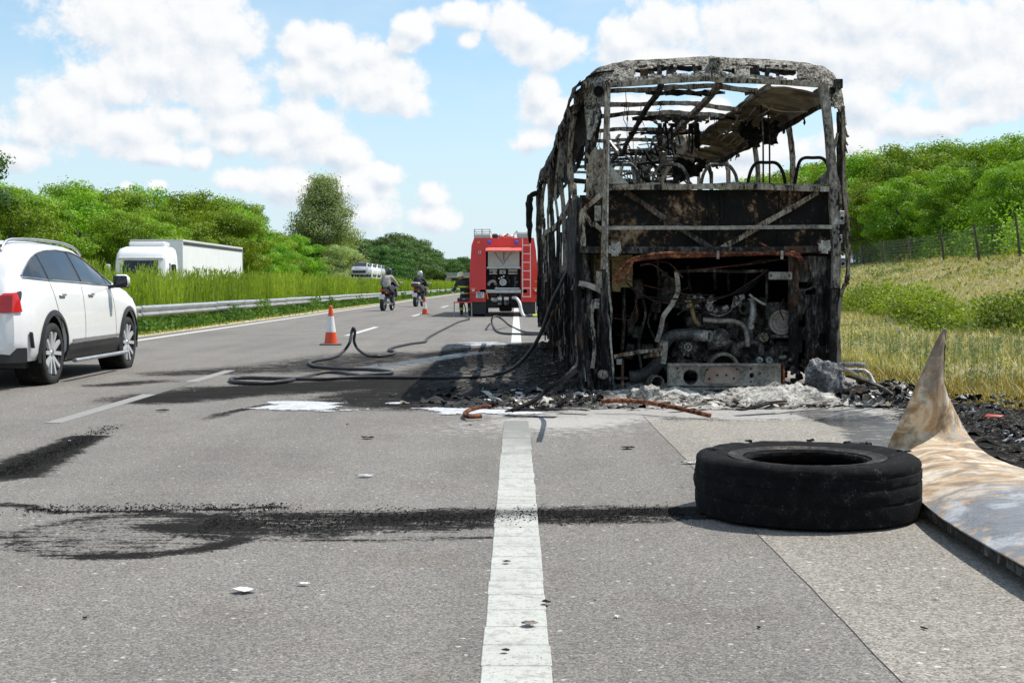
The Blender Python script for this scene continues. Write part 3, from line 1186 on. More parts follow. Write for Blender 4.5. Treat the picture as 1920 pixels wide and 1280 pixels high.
# right-hand wood on the bank
rk = 0
for (x_, yy) in [(25.5, 60), (24.5, 66), (27, 72), (26.0, 80), (29.5, 84), (27.5, 92), (29, 100), (28.5, 110), (31, 118), (30, 128), (32, 140), (33, 155), (33, 175), (34, 200),
                 (30, 62), (33, 75), (35, 90), (37, 104), (38, 120), (40, 140), (36, 66), (42, 88), (23.6, 52), (28, 54), (45, 110), (26.5, 104), (25.2, 88), (25.6, 97), (28.6, 76), (26.8, 68)]:
    px = 968 + 2500 * x_ / yy
    if px > 2080:
        continue
    zb = float(tz(np.array(x_), np.array(yy)))
    low = rk >= 25
    ztop = CAM_Z + (535 - top_r(px)) * yy / 2500 * (rnd.uniform(.90, 1.0) if not low else .55) * (.82 if x_ < 28 and not low else 1)
    where = "behind the bank fence" if px > 1590 else "seen through the burnt bus"
    put_tree(protos[rk % 5], x_, yy, max(3, ztop - zb), rnd.uniform(.95, 1.2) if not low else 1.3, "bright green locust tree " + where, group="locust trees " + where, z=zb - .2)
    rk += 1


# ---------------------------------------------------------------- scrub, grass, weeds (uncountable)
def upright(pos, h, wdt, lean, segs=3, rg=rng):
    """narrow upright blades: pos (n,3), heights h (n)"""
    n = len(pos)
    a = rg.uniform(0, 2 * math.pi, n)
    d = np.stack([np.cos(a), np.sin(a), np.zeros(n)], 1)
    s = np.stack([-np.sin(a), np.cos(a), np.zeros(n)], 1)
    ln = lean * rg.random(n)
    vs = []
    for k_ in range(segs + 1):
        t = k_ / segs
        c = pos + np.array([0, 0, 1]) * (h * t)[:, None] + d * (ln * h * t * t)[:, None]
        ww = (wdt * (1 - t) ** .7 + .002)
        vs += [c - s * np.reshape(ww, (-1, 1)), c + s * np.reshape(ww, (-1, 1))]
    v = np.stack(vs, 1)
    fs = []
    base = np.arange(n)[:, None] * (2 * (segs + 1))
    for k_ in range(segs):
        o = 2 * k_
        fs.append(base + np.array([o, o + 1, o + 3, o + 2]))
    return v.reshape(-1, 3), np.concatenate(fs)


def merge(parts):
    vs, fs, o = [], [], 0
    for v_, f_ in parts:
        vs.append(v_)
        fs.append(f_ + o)
        o += len(v_)
    return np.vstack(vs), np.vstack(fs)


def along(n, y0, y1, p=1.6):
    return y0 + (y1 - y0) * rng.random(n) ** p


# tall feathery planting behind the guardrail
n = 17000
yy = along(n, 25, 420, 2.3)
xx = -9.5 - 2.6 * rng.random(n)
clump = .5 + .5 * np.sin(yy * 1.9 + xx * 2.3) * np.sin(yy * .73 + 1)
hh = (1.18 + .30 * rng.random(n) + .16 * clump) + .35
pos = np.stack([xx, yy, tz(xx, yy) - .02], 1)
wd = .010 + .00018 * yy
parts = [upright(pos, hh * (.8 + .2 * clump), wd, .16, 3)]
k_ = 5
sp = np.repeat(pos, k_, 0)
hs = np.repeat(hh, k_) * rng.uniform(.25, .95, n * k_)
off = rng.normal(0, .07, (n * k_, 3)) * np.array([1, 1, .3])
q = sp + np.stack([np.zeros(n * k_), np.zeros(n * k_), hs], 1) + off
nr = rng.normal(size=(n * k_, 3)) * np.array([1, 1, .25])
s_ = np.repeat(.055 + .0005 * yy, k_)
v_, f_ = leaf_quads(q, nr, 1.0, .22)
c_ = np.repeat(q, 4, 0)
dv = (v_ - c_) * np.repeat(s_, 4)[:, None] * np.array([.7, .7, 2.2])
parts.append((c_ + dv, f_))
v_, f_ = merge(parts)
tag(np_mesh("median_scrub", v_, f_, M_scrub), "tall feathery yellow-green planting behind the left guardrail", kind="stuff")

# bushy greens in front of and under the rail
n = 2600
yy = along(n, 24, 300, 1.9)
xx = -8.80 - .7 * rng.random(n)
hh = np.where(np.sin(yy * 1.1) + np.sin(yy * .41 + 2) + rng.normal(0, .3, n) > 1.0, .62, .34) * rng.uniform(.6, 1.15, n)
m_ = 34
cpos = np.repeat(np.stack([xx, yy, tz(xx, yy)], 1), m_, 0)
H_ = np.repeat(hh, m_)
t_ = rng.random(n * m_)
q = cpos + np.stack([rng.normal(0, .13, n * m_) * (1.15 - t_ * .6), rng.normal(0, .15, n * m_) * (1.15 - t_ * .6), t_ * H_], 1)
v_, f_ = leaf_quads(q, rng.normal(size=(n * m_, 3)) + [0, 0, .4], 1.0, .3)
c_ = np.repeat(q, 4, 0)
dv = (v_ - c_) * np.repeat(.045 + .0006 * np.repeat(yy, m_), 4)[:, None]
tag(np_mesh("roadside_undergrowth", c_ + dv, f_, M_under), "low bushy greens growing round the left guardrail", kind="stuff")
# dry fringe on the sandy strip
n = 3500
yy = along(n, 20, 200, 2)
xx = rng.uniform(-8.9, -8.2, n)
tag(np_mesh("dry_fringe", *upright(np.stack([xx, yy, tz(xx, yy)], 1), rng.uniform(.02, .09, n), .006 + .0002 * yy, .8, 1), M_grass), "short straw along the sandy strip left of the road", kind="stuff")

# bank grass on the right
n = 120000
yy = 9 + 85 * rng.random(n) ** 1.7
xx = 3.98 + (22 + yy * .06) * rng.random(n) ** 1.15
ok = (xx / yy < .47) & ~((np.hypot((xx - 4.1) * .55, (yy - 10.6) * .32) < .75))
yy, xx = yy[ok], xx[ok]
n = len(xx)
pat = np.sin(xx * 1.3 + 2 * np.sin(yy * .35)) * np.sin(yy * .9 + xx * .4)
hh = rng.uniform(.05, .17, n) * (1 + .6 * pat)
v_, f_ = upright(np.stack([xx, yy, tz(xx, yy) - .01], 1), hh, .0035 + .00035 * yy, 1.2, 1)
tag(np_mesh("bank_grass", v_, f_, M_grass), "dry straw-coloured grass over the right bank", kind="stuff")
n = 26000
yy = 9 + 80 * rng.random(n) ** 1.5
xx = 4.05 + (18 + yy * .06) * rng.random(n)
pat = np.sin(xx * .8 + 1.5 * np.sin(yy * .25)) + np.sin(yy * .5 + xx * .7)
ok = (xx / yy < .47) & (pat > .1) & ~((np.hypot((xx - 4.1) * .55, (yy - 10.6) * .32) < .75))
xx, yy = xx[ok], yy[ok]
n = len(xx)
q = np.stack([xx, yy, tz(xx, yy) + rng.uniform(0, .14, n)], 1)
v_, f_ = leaf_quads(q, rng.normal(size=(n, 3)) + [0, 0, .5], 1.0, .35)
c_ = np.repeat(q, 4, 0)
tag(np_mesh("bank_clover", c_ + (v_ - c_) * np.repeat(.012 + .0011 * yy, 4)[:, None], f_, M_weed), "grey-green low weeds scattered in the bank grass", kind="stuff")

# green shrubs in a belt at the foot of the bank
n = 330
yy = 27 + 28 * rng.random(n) ** 1.0
xx = 12.0 + 1.1 * rng.random(n) + .5 * np.sin(yy * .3)
hh = .50 + .40 * rng.random(n) + .18 * np.sin(yy * .8)
m_ = 95
t_ = rng.random(n * m_)
cpos = np.repeat(np.stack([xx, yy, tz(xx, yy)], 1), m_, 0)
q = cpos + np.stack([rng.normal(0, .30, n * m_) * (1.2 - t_ * .7), rng.normal(0, .30, n * m_) * (1.2 - t_ * .7), t_ * np.repeat(hh, m_)], 1)
v_, f_ = leaf_quads(q, rng.normal(size=(n * m_, 3)) * .7 + [0, 0, .7], .055, .5)
tag(np_mesh("shrub_belt", v_, f_, M_bush), "belt of yellow-green shrubs across the right bank", kind="stuff")
# looser sprigs higher on the slope
n = 90
yy = 36 + 70 * rng.random(n)
xx = np.where(rng.random(n) < .55, 14.5 + 5 * rng.random(n), 19.2 + (yy - 53) * .137 + rng.normal(0, .7, n))
m_ = 28
t_ = rng.random(n * m_)
cpos = np.repeat(np.stack([xx, yy, tz(xx, yy)], 1), m_, 0)
q = cpos + np.stack([rng.normal(0, .16, n * m_), rng.normal(0, .16, n * m_), t_ * np.repeat(rng.uniform(.25, .8, n), m_)], 1)
v_, f_ = leaf_quads(q, rng.normal(size=(n * m_, 3)) * .6 + [0, 0, .8], .07, .5)
tag(np_mesh("slope_sprigs", v_, f_, M_bush), "loose yellow-green saplings on the slope below the fence", kind="stuff")
# dark thicket behind the fence
n = 520
yy = 50 + 70 * rng.random(n)
xx = 21.4 + (yy - 53) * .137 + rng.random(n) * 2.4
m_ = 70
t_ = rng.random(n * m_)
cpos = np.repeat(np.stack([xx, yy, tz(xx, yy)], 1), m_, 0)
q = cpos + np.stack([rng.normal(0, .5, n * m_), rng.normal(0, .5, n * m_), t_ * np.repeat(rng.uniform(.8, 2.6, n), m_)], 1)
v_, f_ = leaf_quads(q, rng.normal(size=(n * m_, 3)) + [0, 0, .4], .085, .5)
tag(np_mesh("thicket", v_, f_, M_locust), "shaded thicket under the trees behind the bank fence", kind="stuff")
# tall thin weeds in the hollow
n = 420
yy = 15 + 16 * rng.random(n)
xx = 3.4 + .12 * yy + rng.random(n) * (yy * .22)
hh = rng.uniform(.18, .62, n)
parts = [upright(np.stack([xx, yy, tz(xx, yy)], 1), hh, .004, .12, 2)]
m_ = 26
t_ = rng.uniform(.2, 1, n * m_)
cpos = np.repeat(np.stack([xx, yy, tz(xx, yy)], 1), m_, 0)
q = cpos + np.stack([rng.normal(0, .022, n * m_), rng.normal(0, .022, n * m_), t_ * np.repeat(hh, m_)], 1)
parts.append(leaf_quads(q, rng.normal(size=(n * m_, 3)), .026, .25))
v_, f_ = merge(parts)
tag(np_mesh("tall_weeds", v_, f_, M_weed), "thin grey-green weed stalks in the hollow beside the bus", kind="stuff")
# scorched brown grass near the wreck
n = 9000
yy = 9.4 + 9 * rng.random(n)
xx = 4.0 + 3.2 * rng.random(n) ** 1.2
ok = np.hypot((xx - 4.1) * .55, (yy - 10.6) * .32) > .62
xx, yy = xx[ok], yy[ok]
n = len(xx)
tag(np_mesh("verge_grass", *upright(np.stack([xx, yy, tz(xx, yy)], 1), rng.uniform(.05, .24, n), .005, 1.4, 2), leafmat("singed_grass", (.10, .085, .02), (.22, .155, .04), (.38, .27, .09), .2)), "singed brown grass on the verge right of the bus", kind="stuff")


# ---------------------------------------------------------------- burnt bus
def boolean(ob, cutters, keep_org=True):
    import bmesh
    for o_ in [ob] + cutters:
        bm = bmesh.new()
        bm.from_mesh(o_.data)
        bmesh.ops.remove_doubles(bm, verts=bm.verts, dist=1e-5)
        bmesh.ops.recalc_face_normals(bm, faces=bm.faces)
        bm.to_mesh(o_.data)
        bm.free()
        o_.data.update()
    bpy.context.view_layer.update()
    for c in cutters:
        md = ob.modifiers.new("cut", "BOOLEAN")
        md.operation = "DIFFERENCE"
        md.object = c
        md.solver = "EXACT"
    dg = bpy.context.evaluated_depsgraph_get()
    m2 = bpy.data.meshes.new_from_object(ob.evaluated_get(dg))
    ob.modifiers.clear()
    ob.data = m2
    for c in cutters:
        bpy.data.objects.remove(c)
    return ob


D0 = 12.9


def B(px, py, dd=0.0):
    return P(px, py, D0 + dd)


def xl(d):
    return .63 - .0155 * (d - D0)


def xr(d):
    return 3.17 - .0155 * (d - D0)


bus = thing("burnt_bus", (1.9, 12.9, 0), "burnt-out coach skeleton with open roof and exposed rear engine", "bus")


def part(mb, name, mat, smooth=None, parent=None, label=None):
    o = mb.build(name, mat, parent or bus, smooth)
    if label:
        o["label"] = label
    return o


# rear roof dome: crusted sheet with torn slots
OUT = np.array([(1100, 262), (1098, 235), (1096, 205), (1095, 180), (1100, 150), (1122, 127), (1165, 116), (1210, 112), (1270, 109), (1328, 106), (1333, 106), (1385, 109), (1440, 111), (1500, 117), (1540, 124), (1562, 138), (1577, 165), (1584, 205), (1588, 235)], float)
INN = np.array([(1108, 262), (1120, 240), (1138, 212), (1141, 190), (1143, 168), (1152, 160), (1180, 157), (1215, 153), (1270, 149), (1328, 146), (1340, 149), (1385, 150), (1440, 153), (1500, 156), (1530, 158), (1542, 166), (1549, 185), (1558, 205), (1574, 236)], float)
nu, nv = 170, 16
o_ = cat_rom(OUT, nu)
i_ = cat_rom(INN, nu)
pts = np.zeros((nu, nv, 3))
hl = np.zeros((nu, nv), bool)
for a in range(nu):
    for b in range(nv):
        t = b / (nv - 1)
        q = o_[a] * (1 - t) + i_[a] * t
        jx = noise.noise(Vector((a * .23, b * .3, 1.0)))
        bend = .22 * (1 - t) ** 1.6
        pts[a, b] = B(q[0], q[1] + (jx * 2.4 if b == 0 else 0), bend + .022 * noise.noise(Vector((a * .35, b * .6, 4.0))) + .012 * noise.noise(Vector((a * 1.1, b * 1.3, 9.0))))
        px = q[0]
        nz = noise.noise(Vector((px * .035, t * 2.0, 3.3))) + .5 * noise.noise(Vector((px * .13, t * 6, 7.7)))
        slot = (1188 < px < 1316 or 1352 < px < 1492) and abs(t - (.52 if px < 1330 else .56)) < .16 + .16 * nz
        if px > 1352:
            slot = slot and noise.noise(Vector((px * .022, 0, 5.0))) > -.22
        ragged = q[1] > 200 and t > .55 + .5 * nz
        hl[a, b] = slot or ragged
part(MB().sheet(pts, .012, lambda a, b: hl[a, b]), "roof_dome", M_dome, 50)
# rolled lip above the rear window
lip = cat_rom([(1143, 159), (1215, 154), (1270, 150), (1328, 147), (1350, 150), (1400, 151), (1470, 154), (1541, 159)], 40)
part(MB().path([B(p[0], p[1] + 1.2, -.03 + rnd.uniform(-.004, .004)) for p in lip], .035, .045, jit=.08), "roof_lip", M_board)
mb = MB()
for p0, p1 in (((1190, 131), (1316, 127)), ((1352, 129), (1490, 135))):
    mb.path([B(p0[0] + (p1[0] - p0[0]) * t, p0[1] + (p1[1] - p0[1]) * t + 2 * math.sin(t * 9), .17) for t in np.linspace(0, 1, 18)], .10, .035, jit=.7)
part(mb, "inner_hoop", M_soot)
mb = MB()
for k in range(16):
    px = rnd.choice([rnd.uniform(1200, 1315), rnd.uniform(1360, 1490)])
    mb.bar(B(px, 122, .12), B(px + rnd.uniform(-5, 5), 122 + rnd.uniform(14, 26), .12), rnd.uniform(.03, .10), .01, n=3, jit=.02)
part(mb, "torn_shred", M_frame_dark)["kind"] = "stuff"
mb = MB().box(B(1341, 127, .08), (.10, .06, .19), bev=.01)
part(mb, "latch_block", M_dome)
part(MB().lathe(B(1122, 172, .02), (0, -1, 0), [(.001, .01), (.034, .01), (.040, .03), (.052, .03), (.052, 0)], 18), "lamp_socket", M_soot, 40)
part(MB().lathe(B(1560, 170, .06), (0, -1, 0), [(.001, .0), (.020, .0), (.024, .02), (.034, .02), (.036, 0)], 18), "lamp_socket", M_soot, 40)

# corner posts
def ppath(pts, w_, h_, name, mat, n=16, jit=.2, dd=0, label=None, jp=.004):
    q = cat_rom([B(a, b, (c[0] if c else dd)) for a, b, *c in pts], n)
    q = q + cat_rom(rng.normal(0, jp * 1.2, (max(3, n // 4), 3)), n)
    return part(MB().path(q, w_, h_, jit=jit, up=(0, -1, 0)), name, mat, label=label)


ppath([(1139, 160), (1138, 230), (1136, 300), (1134, 400), (1131, 505)], .055, .085, "corner_post", M_board, 30, .06, -.01, jp=.002)
ppath([(1131, 505), (1133, 600), (1136, 680), (1134, 740)], .07, .07, "corner_post", M_side, 18, .35)
ppath([(1142, 175), (1141, 300), (1139, 420), (1138, 510)], .016, .03, "post_edge", M_ash, 22, .1, -.055, jp=.001)
ppath([(1545, 160), (1552, 220), (1558, 300), (1563, 380), (1568, 460), (1567, 540)], .075, .085, "corner_post", M_frame, 30, .07, -.01, jp=.003)
ppath([(1565, 540), (1563, 600), (1561, 660), (1562, 720)], .06, .06, "corner_post", M_frame_dark, 18, .35)
ppath([(1580, 200), (1581, 280), (1584, 360), (1589, 440), (1588, 510), (1580, 545)], .03, .05, "outer_strip", M_strip, 26, .5, .06, jp=.007)
ppath([(1574, 210), (1574, 300), (1578, 400), (1580, 470)], .045, .06, "outer_strip", M_frame_dark, 20, .4, .10)
ppath([(1568, 250), (1567, 290), (1571, 340), (1576, 395)], .022, .03, "outer_strip", M_board, 20, .6, .0, jp=.008)
ppath([(1577, 540), (1572, 600), (1570, 660), (1569, 700)], .035, .05, "outer_strip", M_strip, 20, .5, .05, jp=.008)
for (px, py, s) in ((1578, 408, .13), (1580, 493, .10), (1574, 448, .08)):
    part(MB().box(B(px, py, -.02), (.05, .02, s), bev=.004), "hinge_plate", M_alu)
    part(MB().lathe(B(px + 1, py + 1, -.04), (0, -1, 0), [(.001, .012), (.014, .012), (.016, 0)], 10), "bolt", M_soot)
for k in range(14):
    py = rnd.uniform(230, 520)
    part(MB().bar(B(1584, py, .05), B(1588 + rnd.uniform(0, 5), py + rnd.uniform(8, 26), .05), .02, .012, n=3, jit=.015), "torn_shred", M_strip)

# sill, panel, braces
ppath([(1133, 353), (1240, 352), (1350, 350), (1460, 352), (1572, 354)], .05, .05, "sill_beam", M_board, 40, .08, -.02)
ppath([(1133, 346), (1240, 347), (1350, 346), (1460, 347), (1572, 349)], .02, .10, "sill_flange", M_frame, 40, .1, .03)
nu, nv = 60, 20
pts = np.array([[B(1136 + (1566 - 1136) * a / (nu - 1), 356 + 120 * b / (nv - 1), .09 + .03 * noise.noise(Vector((a * .2, b * .25, 2))) + .015 * noise.noise(Vector((a * .8, b * .8, 5)))) for b in range(nv)] for a in range(nu)])
part(MB().sheet(pts, .008), "bulkhead_panel", M_panel, 60)
for px in (1330, 1352, 1242, 1460):
    part(MB().bar(B(px, 358, .07), B(px, 468, .07), .02, .02, n=6, jit=.006), "panel_rib", M_soot)
for (a, b, c, d_) in ((1172, 360, 1334, 466), (1534, 360, 1352, 466), (1530, 365, 1420, 428)):
    part(MB().bar(B(a, b, .04), B(c, d_, .04), .052 if a != 1530 else .02, .03, n=10, jit=.008, up=(0, -1, 0)), "cross_brace", M_frame_dark if a == 1172 else M_strip)
for sg, x0 in ((1, 1140), (-1, 1564)):
    part(MB().prism([(0, 0), (.20 * 1, 0), (0, .20)], B(x0, 345, -.03), (sg, 0, 0), (0, 0, 1), .012), "corner_gusset", M_zinc if sg > 0 else M_frame_dark)
ppath([(1122, 427), (1240, 427), (1350, 427), (1460, 426), (1572, 425)], .036, .03, "cross_bar", M_zinc, 36, .04, -.04, jp=.002)
ppath([(1086, 468), (1150, 469), (1250, 469), (1350, 469), (1450, 469), (1540, 467)], .065, .05, "lower_beam", M_frame_dark, 40, .05, .0, jp=.002)
for px in range(1170, 1540, 26):
    part(MB().lathe(B(px, 468, -.03), (0, -1, 0), [(.001, .008), (.009, .008), (.011, 0)], 7), "bolt", M_soot)
for (px, py, mt) in ((1153, 468, M_ash), (1546, 463, M_ash)):
    q = np.array([[B(px - 11 + 22 * a / 5, py - 12 + 24 * b / 5, -.07 - .03 * rnd.random()) for b in range(6)] for a in range(6)])
    part(MB().sheet(q, .02, lambda a, b: (a, b) in ((0, 0), (5, 0), (4, 4), (0, 4))), "lamp_bracket", mt)

# left rear corner: boards, brackets, hanging strips
pts = np.array([[B(1099 + 38 * a / 9, 280 + 6 * math.sin(a * .9) * (b < 2) + 92 * b / 17, .05 + .02 * rnd.random()) for b in range(18)] for a in range(10)])
part(MB().sheet(pts, .015, lambda a, b: (b < 1 and a in (0, 1, 5)) or (a == 0 and b in (3, 4, 9))), "corner_board", M_board, label="mottled beige and black board at the rear left corner")
pts = np.array([[B(1087 + 46 * a / 9, 366 + 100 * b / 13, .12 + .03 * rnd.random()) for b in range(14)] for a in range(10)])
part(MB().sheet(pts, .01), "corner_backing", M_panel)
for (a, b, c, d_, w_) in ((1089, 398, 1130, 362, .05), (1089, 398, 1094, 462, .05), (1092, 392, 1112, 425, .03), (1112, 418, 1130, 434, .04)):
    part(MB().bar(B(a, b, .0), B(c, d_, .0), w_, .04, n=5, jit=.01, up=(0, -1, 0)), "corner_bracket", M_strip)
part(MB().box(B(1121, 400, -.03), (.065, .02, .15), bev=.004), "hinge_plate", M_zinc)
part(MB().lathe(B(1121, 405, -.05), (0, -1, 0), [(.001, .02), (.014, .02), (.02, 0)], 12), "bolt", M_alu)
ppath([(1090, 372), (1088, 430), (1087, 520), (1086, 600), (1090, 730)], .06, .06, "outer_post", M_side, 24, .4, .03, jp=.01)
ppath([(1098, 475), (1104, 560), (1102, 640), (1108, 730)], .05, .05, "hanging_strip", M_frame_dark, 20, .5, .06, jp=.01)
ppath([(1113, 560), (1112, 600), (1114, 650), (1111, 690)], .035, .02, "hanging_strip", M_frame, 18, .5, -.02, jp=.004, label="strip streaked with pale molten metal")
ppath([(1122, 545), (1124, 600), (1123, 660), (1126, 735)], .05, .04, "hanging_strip", M_side, 18, .4, .04, jp=.008)
ppath([(1085, 532), (1105, 535), (1133, 548)], .05, .04, "corner_bracket", M_zinc, 8, .2, -.02)
part(MB().box(B(1123, 524, -.03), (.055, .03, .16), bev=.004), "hinge_plate", M_frame)
pts = np.array([[B(1096 + (1186 - 1096) * a / 8, 478 + (66 + 4 * a / 8) * b / 8, .35 + .03 * rnd.random()) for b in range(9)] for a in range(9)])
part(MB().sheet(pts, .02, lambda a, b: b > 6 and a > 5), "insulation_board", M_yellow, label="heat-yellowed insulation board")
part(MB().bar(B(1119, 560, -.03), B(1119, 578, -.03), .045, .02), "grille", M_alu)
ppath([(1139, 500), (1141, 540), (1146, 575), (1144, 620), (1148, 680), (1150, 720)], .020, .02, "hanging_strip", M_frame, 30, .5, -.03, jp=.004, label="pale molten drip down the corner post")
ppath([(1144, 485), (1145, 560), (1144, 640)], .02, .02, "drain_tube", M_soot, 14, .1, .02)
for k in range(22):
    px = rnd.uniform(1086, 1150)
    py = rnd.uniform(560, 700)
    part(MB().bar(B(px, py, rnd.uniform(0, .15)), B(px + rnd.uniform(-6, 6), py + rnd.uniform(15, 60), rnd.uniform(-.05, .1)), rnd.uniform(.01, .035), .01, n=4, jit=.02), "torn_shred", rnd.choice([M_side, M_frame_dark, M_soot, M_alu]))
mb = MB()
mb.box(P(1110, 690, 13.3), (.30, .3, .34), bev=.03)
mb.cyl(B(1085, 697, .2), B(1128, 697, .2), .05, 12)
part(mb, "rear_mount", M_engine)
part(MB().lathe(B(1132, 702, -.02), (.2, -1, 0), [(.001, .03), (.032, .03), (.045, .02), (.05, -.04)], 16), "rear_mount_cap", M_board, 50)
part(MB().bar(B(1150, 668, .0), B(1240, 656, .1), .07, .03, n=10, jit=.02), "support_tray", M_strip)
part(MB().prism([(0, 0), (.19, .03), (.19, .22), (.13, .06), (0, .03)], B(1205, 672, 0), (1, 0, 0), (0, 0, 1), .012), "support_tray", M_strip)
for (x0, y0, x1, y1) in ((1143, 672, 1167, 672), (1143, 672, 1143, 740), (1167, 672, 1167, 735), (1143, 708, 1178, 709)):
    part(MB().bar(B(x0, y0, -.02), B(x1, y1, -.02), .025, .025, n=3, jit=.005), "battery_frame", M_frame_dark)
part(MB().box(B(1161, 678, -.04), (.05, .02, .05)), "hinge_plate", M_ash)

# engine bay shell
part(MB().box((1.9, 15.1, .85), (2.4, .04, 1.35)), "engine_bay_wall", M_soot)
part(MB().box((.74, 14.05, .78), (.03, 2.1, 1.2)), "engine_bay_wall", M_soot)
part(MB().box((3.05, 14.05, .80), (.03, 2.1, 1.3)), "engine_bay_wall", M_side)
part(MB().box((1.9, 14.05, 1.46), (2.3, 2.1, .03)), "bay_shade_roof", M_soot)  # ceiling box added to keep the engine bay dark
part(MB().box((1.85, 19.9, .32), (2.2, 9.6, .22)), "underframe_dark_fill", M_soot)  # solid dark box added so the gap below the bus looks dark
part(MB().box((1.85, 19.5, 1.22), (2.35, 8.6, .05)), "cabin_floor", M_soot)
nu, nv = 14, 18
pts = np.array([[B(1478 + 84 * a / (nu - 1), 480 + 205 * b / (nv - 1), .10 + .06 * noise.noise(Vector((a * .5, b * .5, 8)))) for b in range(nv)] for a in range(nu)])
part(MB().sheet(pts, .01, lambda a, b: noise.noise(Vector((a * .4, b * .35, 31))) > .30), "side_lining", M_side)

# pipes and wiring
part(MB().tube([B(*p, -.02) for p in ((1152, 527), (1160, 512), (1170, 497), (1190, 487), (1240, 481), (1330, 478), (1420, 475), (1475, 474), (1495, 477), (1503, 490))], .023, 10, n=50, jit=.06), "copper_pipe", M_rust, 60)
part(MB().tube([B(*p, -.04) for p in ((1154, 518), (1163, 505), (1180, 488), (1205, 479), (1260, 474), (1340, 475), (1400, 475), (1480, 478), (1505, 488), (1513, 504))], .014, 8, n=50, jit=.06), "copper_pipe", M_rust, 60)
part(MB().tube([B(*p, -.05) for p in ((1153, 532), (1172, 520), (1180, 505), (1186, 490))], .014, 8, n=20), "copper_pipe", M_rust, 60)
part(MB().tube([B(*p, -.02) for p in ((1424, 455), (1440, 463), (1458, 474))], .009, 6, n=8), "copper_pipe", M_rust, 60)
for px in (1346, 1466):
    part(MB().box(B(px, 478, -.05), (.025, .02, .08)), "pipe_clip", M_zinc)
wires = [((1175, 530), (1200, 552), (1250, 560), (1330, 560), (1390, 545), (1436, 508)), ((1180, 535), (1230, 565), (1300, 567), (1360, 556), (1420, 520), (1440, 505)),
         ((1172, 525), (1230, 540), (1290, 552), (1340, 553)), ((1300, 507), (1360, 500), (1430, 492), (1460, 486)), ((1380, 500), (1430, 488), (1500, 485), (1530, 470)),
         ((1440, 508), (1480, 512), (1510, 506), (1540, 490)), ((1200, 495), (1250, 492), (1280, 520)), ((1200, 498), (1225, 497), (1262, 525)), ((1500, 480), (1520, 520), (1500, 560), (1520, 600)),
         ((1490, 545), (1520, 540), (1548, 515)), ((1553, 480), (1556, 500), (1566, 518)), ((1190, 560), (1194, 590), (1180, 600), (1150, 596)), ((1470, 560), (1462, 580), (1470, 600)),
         ((1270, 590), (1285, 580), (1310, 575)), ((1440, 510), (1400, 545), (1380, 550)), ((1196, 556), (1189, 580), (1176, 610))]
for q in wires:
    part(MB().tube([B(a, b, rnd.uniform(.0, .2)) for a, b in q], rnd.uniform(.004, .009), 5, n=20), "wire_loom", rnd.choice([M_loom, M_loom, M_frame_dark, M_soot]), 60)
ppath([(1264, 510), (1320, 506), (1380, 507), (1437, 508)], .03, .03, "engine_strut", M_frame_dark, 16, .1, .25)
ppath([(1269, 510), (1270, 548), (1262, 568), (1246, 590), (1240, 615), (1232, 640)], .045, .02, "engine_strut", M_zinc, 30, .1, .1)
ppath([(1438, 512), (1437, 560)], .025, .02, "engine_strut", M_frame_dark, 6, .1, .25)
part(MB().box(B(1463, 517, -.02), (.225, .04, .075), bev=.008), "junction_box", M_zinc)
for a in (1446, 1480):
    part(MB().lathe(B(a, 517, -.045), (0, -1, 0), [(.001, .006), (.008, .006), (.01, 0)], 8), "bolt", M_soot)

M_bigpipe = burnt("sooty_exhaust_pipe", [(0, (.012, .012, .012)), (.5, (.045, .044, .042)), (.8, (.12, .115, .105)), (1, (.32, .31, .29))], 8, bump=.4, rough=.6, spec=.4)
# engine
mb = MB()
er = random.Random(3)
for k in range(70):
    px, py = er.uniform(1262, 1478), er.uniform(560, 700)
    s = er.uniform(.04, .16)
    mb.box(B(px, py, .75 + er.uniform(-.12, .3)), (s * er.uniform(.6, 1.6), s, s * er.uniform(.5, 1.2)), rot=Matrix.Rotation(er.uniform(-.4, .4), 3, "Y"), bev=.012)
mb.box(B(1375, 640, 1.1), (1.0, .4, .75), bev=.05)
part(mb, "engine_block", M_engine)["kind"] = "stuff"
mb = MB()
for k in range(26):
    px, py = er.uniform(1285, 1420), er.uniform(556, 592)
    mb.box(B(px, py, .52 + er.uniform(-.05, .1)), (er.uniform(.02, .07), .05, er.uniform(.02, .06)), rot=Matrix.Rotation(er.uniform(-.8, .8), 3, "Y"), bev=.006)
mb.tube([B(1332, 588, .5), B(1350, 592, .45), B(1370, 582, .5), B(1375, 566, .5)], .008, 6, n=14)
part(mb, "injection_pump", M_alu)["kind"] = "stuff"


def disc(px, py, dd, prof, name, mat, ax=(0, -1, 0), lab=None, s=28):
    o = part(MB().lathe(B(px, py, dd), ax, prof, s), name, mat, 40)
    if lab:
        o["label"] = lab
    return o


for py in (564, 577):
    disc(1331, py, .42, [(.001, -.02), (.022, -.02), (.024, .012), (.032, .012), (.034, -.03)], "intake_port", M_alu)
disc(1465, 604, .38, [(.001, .055), (.012, .055), (.014, .03), (.03, .03), (.034, .045), (.046, .045), (.05, .02), (.068, .02), (.072, .036), (.088, .036), (.092, .01), (.104, .01), (.108, .03), (.122, .03), (.126, -.04), (.11, -.10), (.001, -.1)], "compressor_pulley", M_zinc)
part(MB().box(B(1462, 630, .40), (.20, .05, .03)).box(B(1455, 585, .6), (.24, .2, .2), bev=.04), "compressor_mount", M_engine)["kind"] = "stuff"
disc(1350, 633, .40, [(.001, .012), (.07, .012), (.075, .022), (.092, .022), (.096, -.05), (.001, -.05)], "fan_cover", M_engine)
disc(1290, 650, .35, [(.001, .05), (.012, .05), (.016, .02), (.026, .02), (.034, .045), (.044, .045), (.05, .01), (.09, 0), (.1, -.08)], "alternator", M_engine)
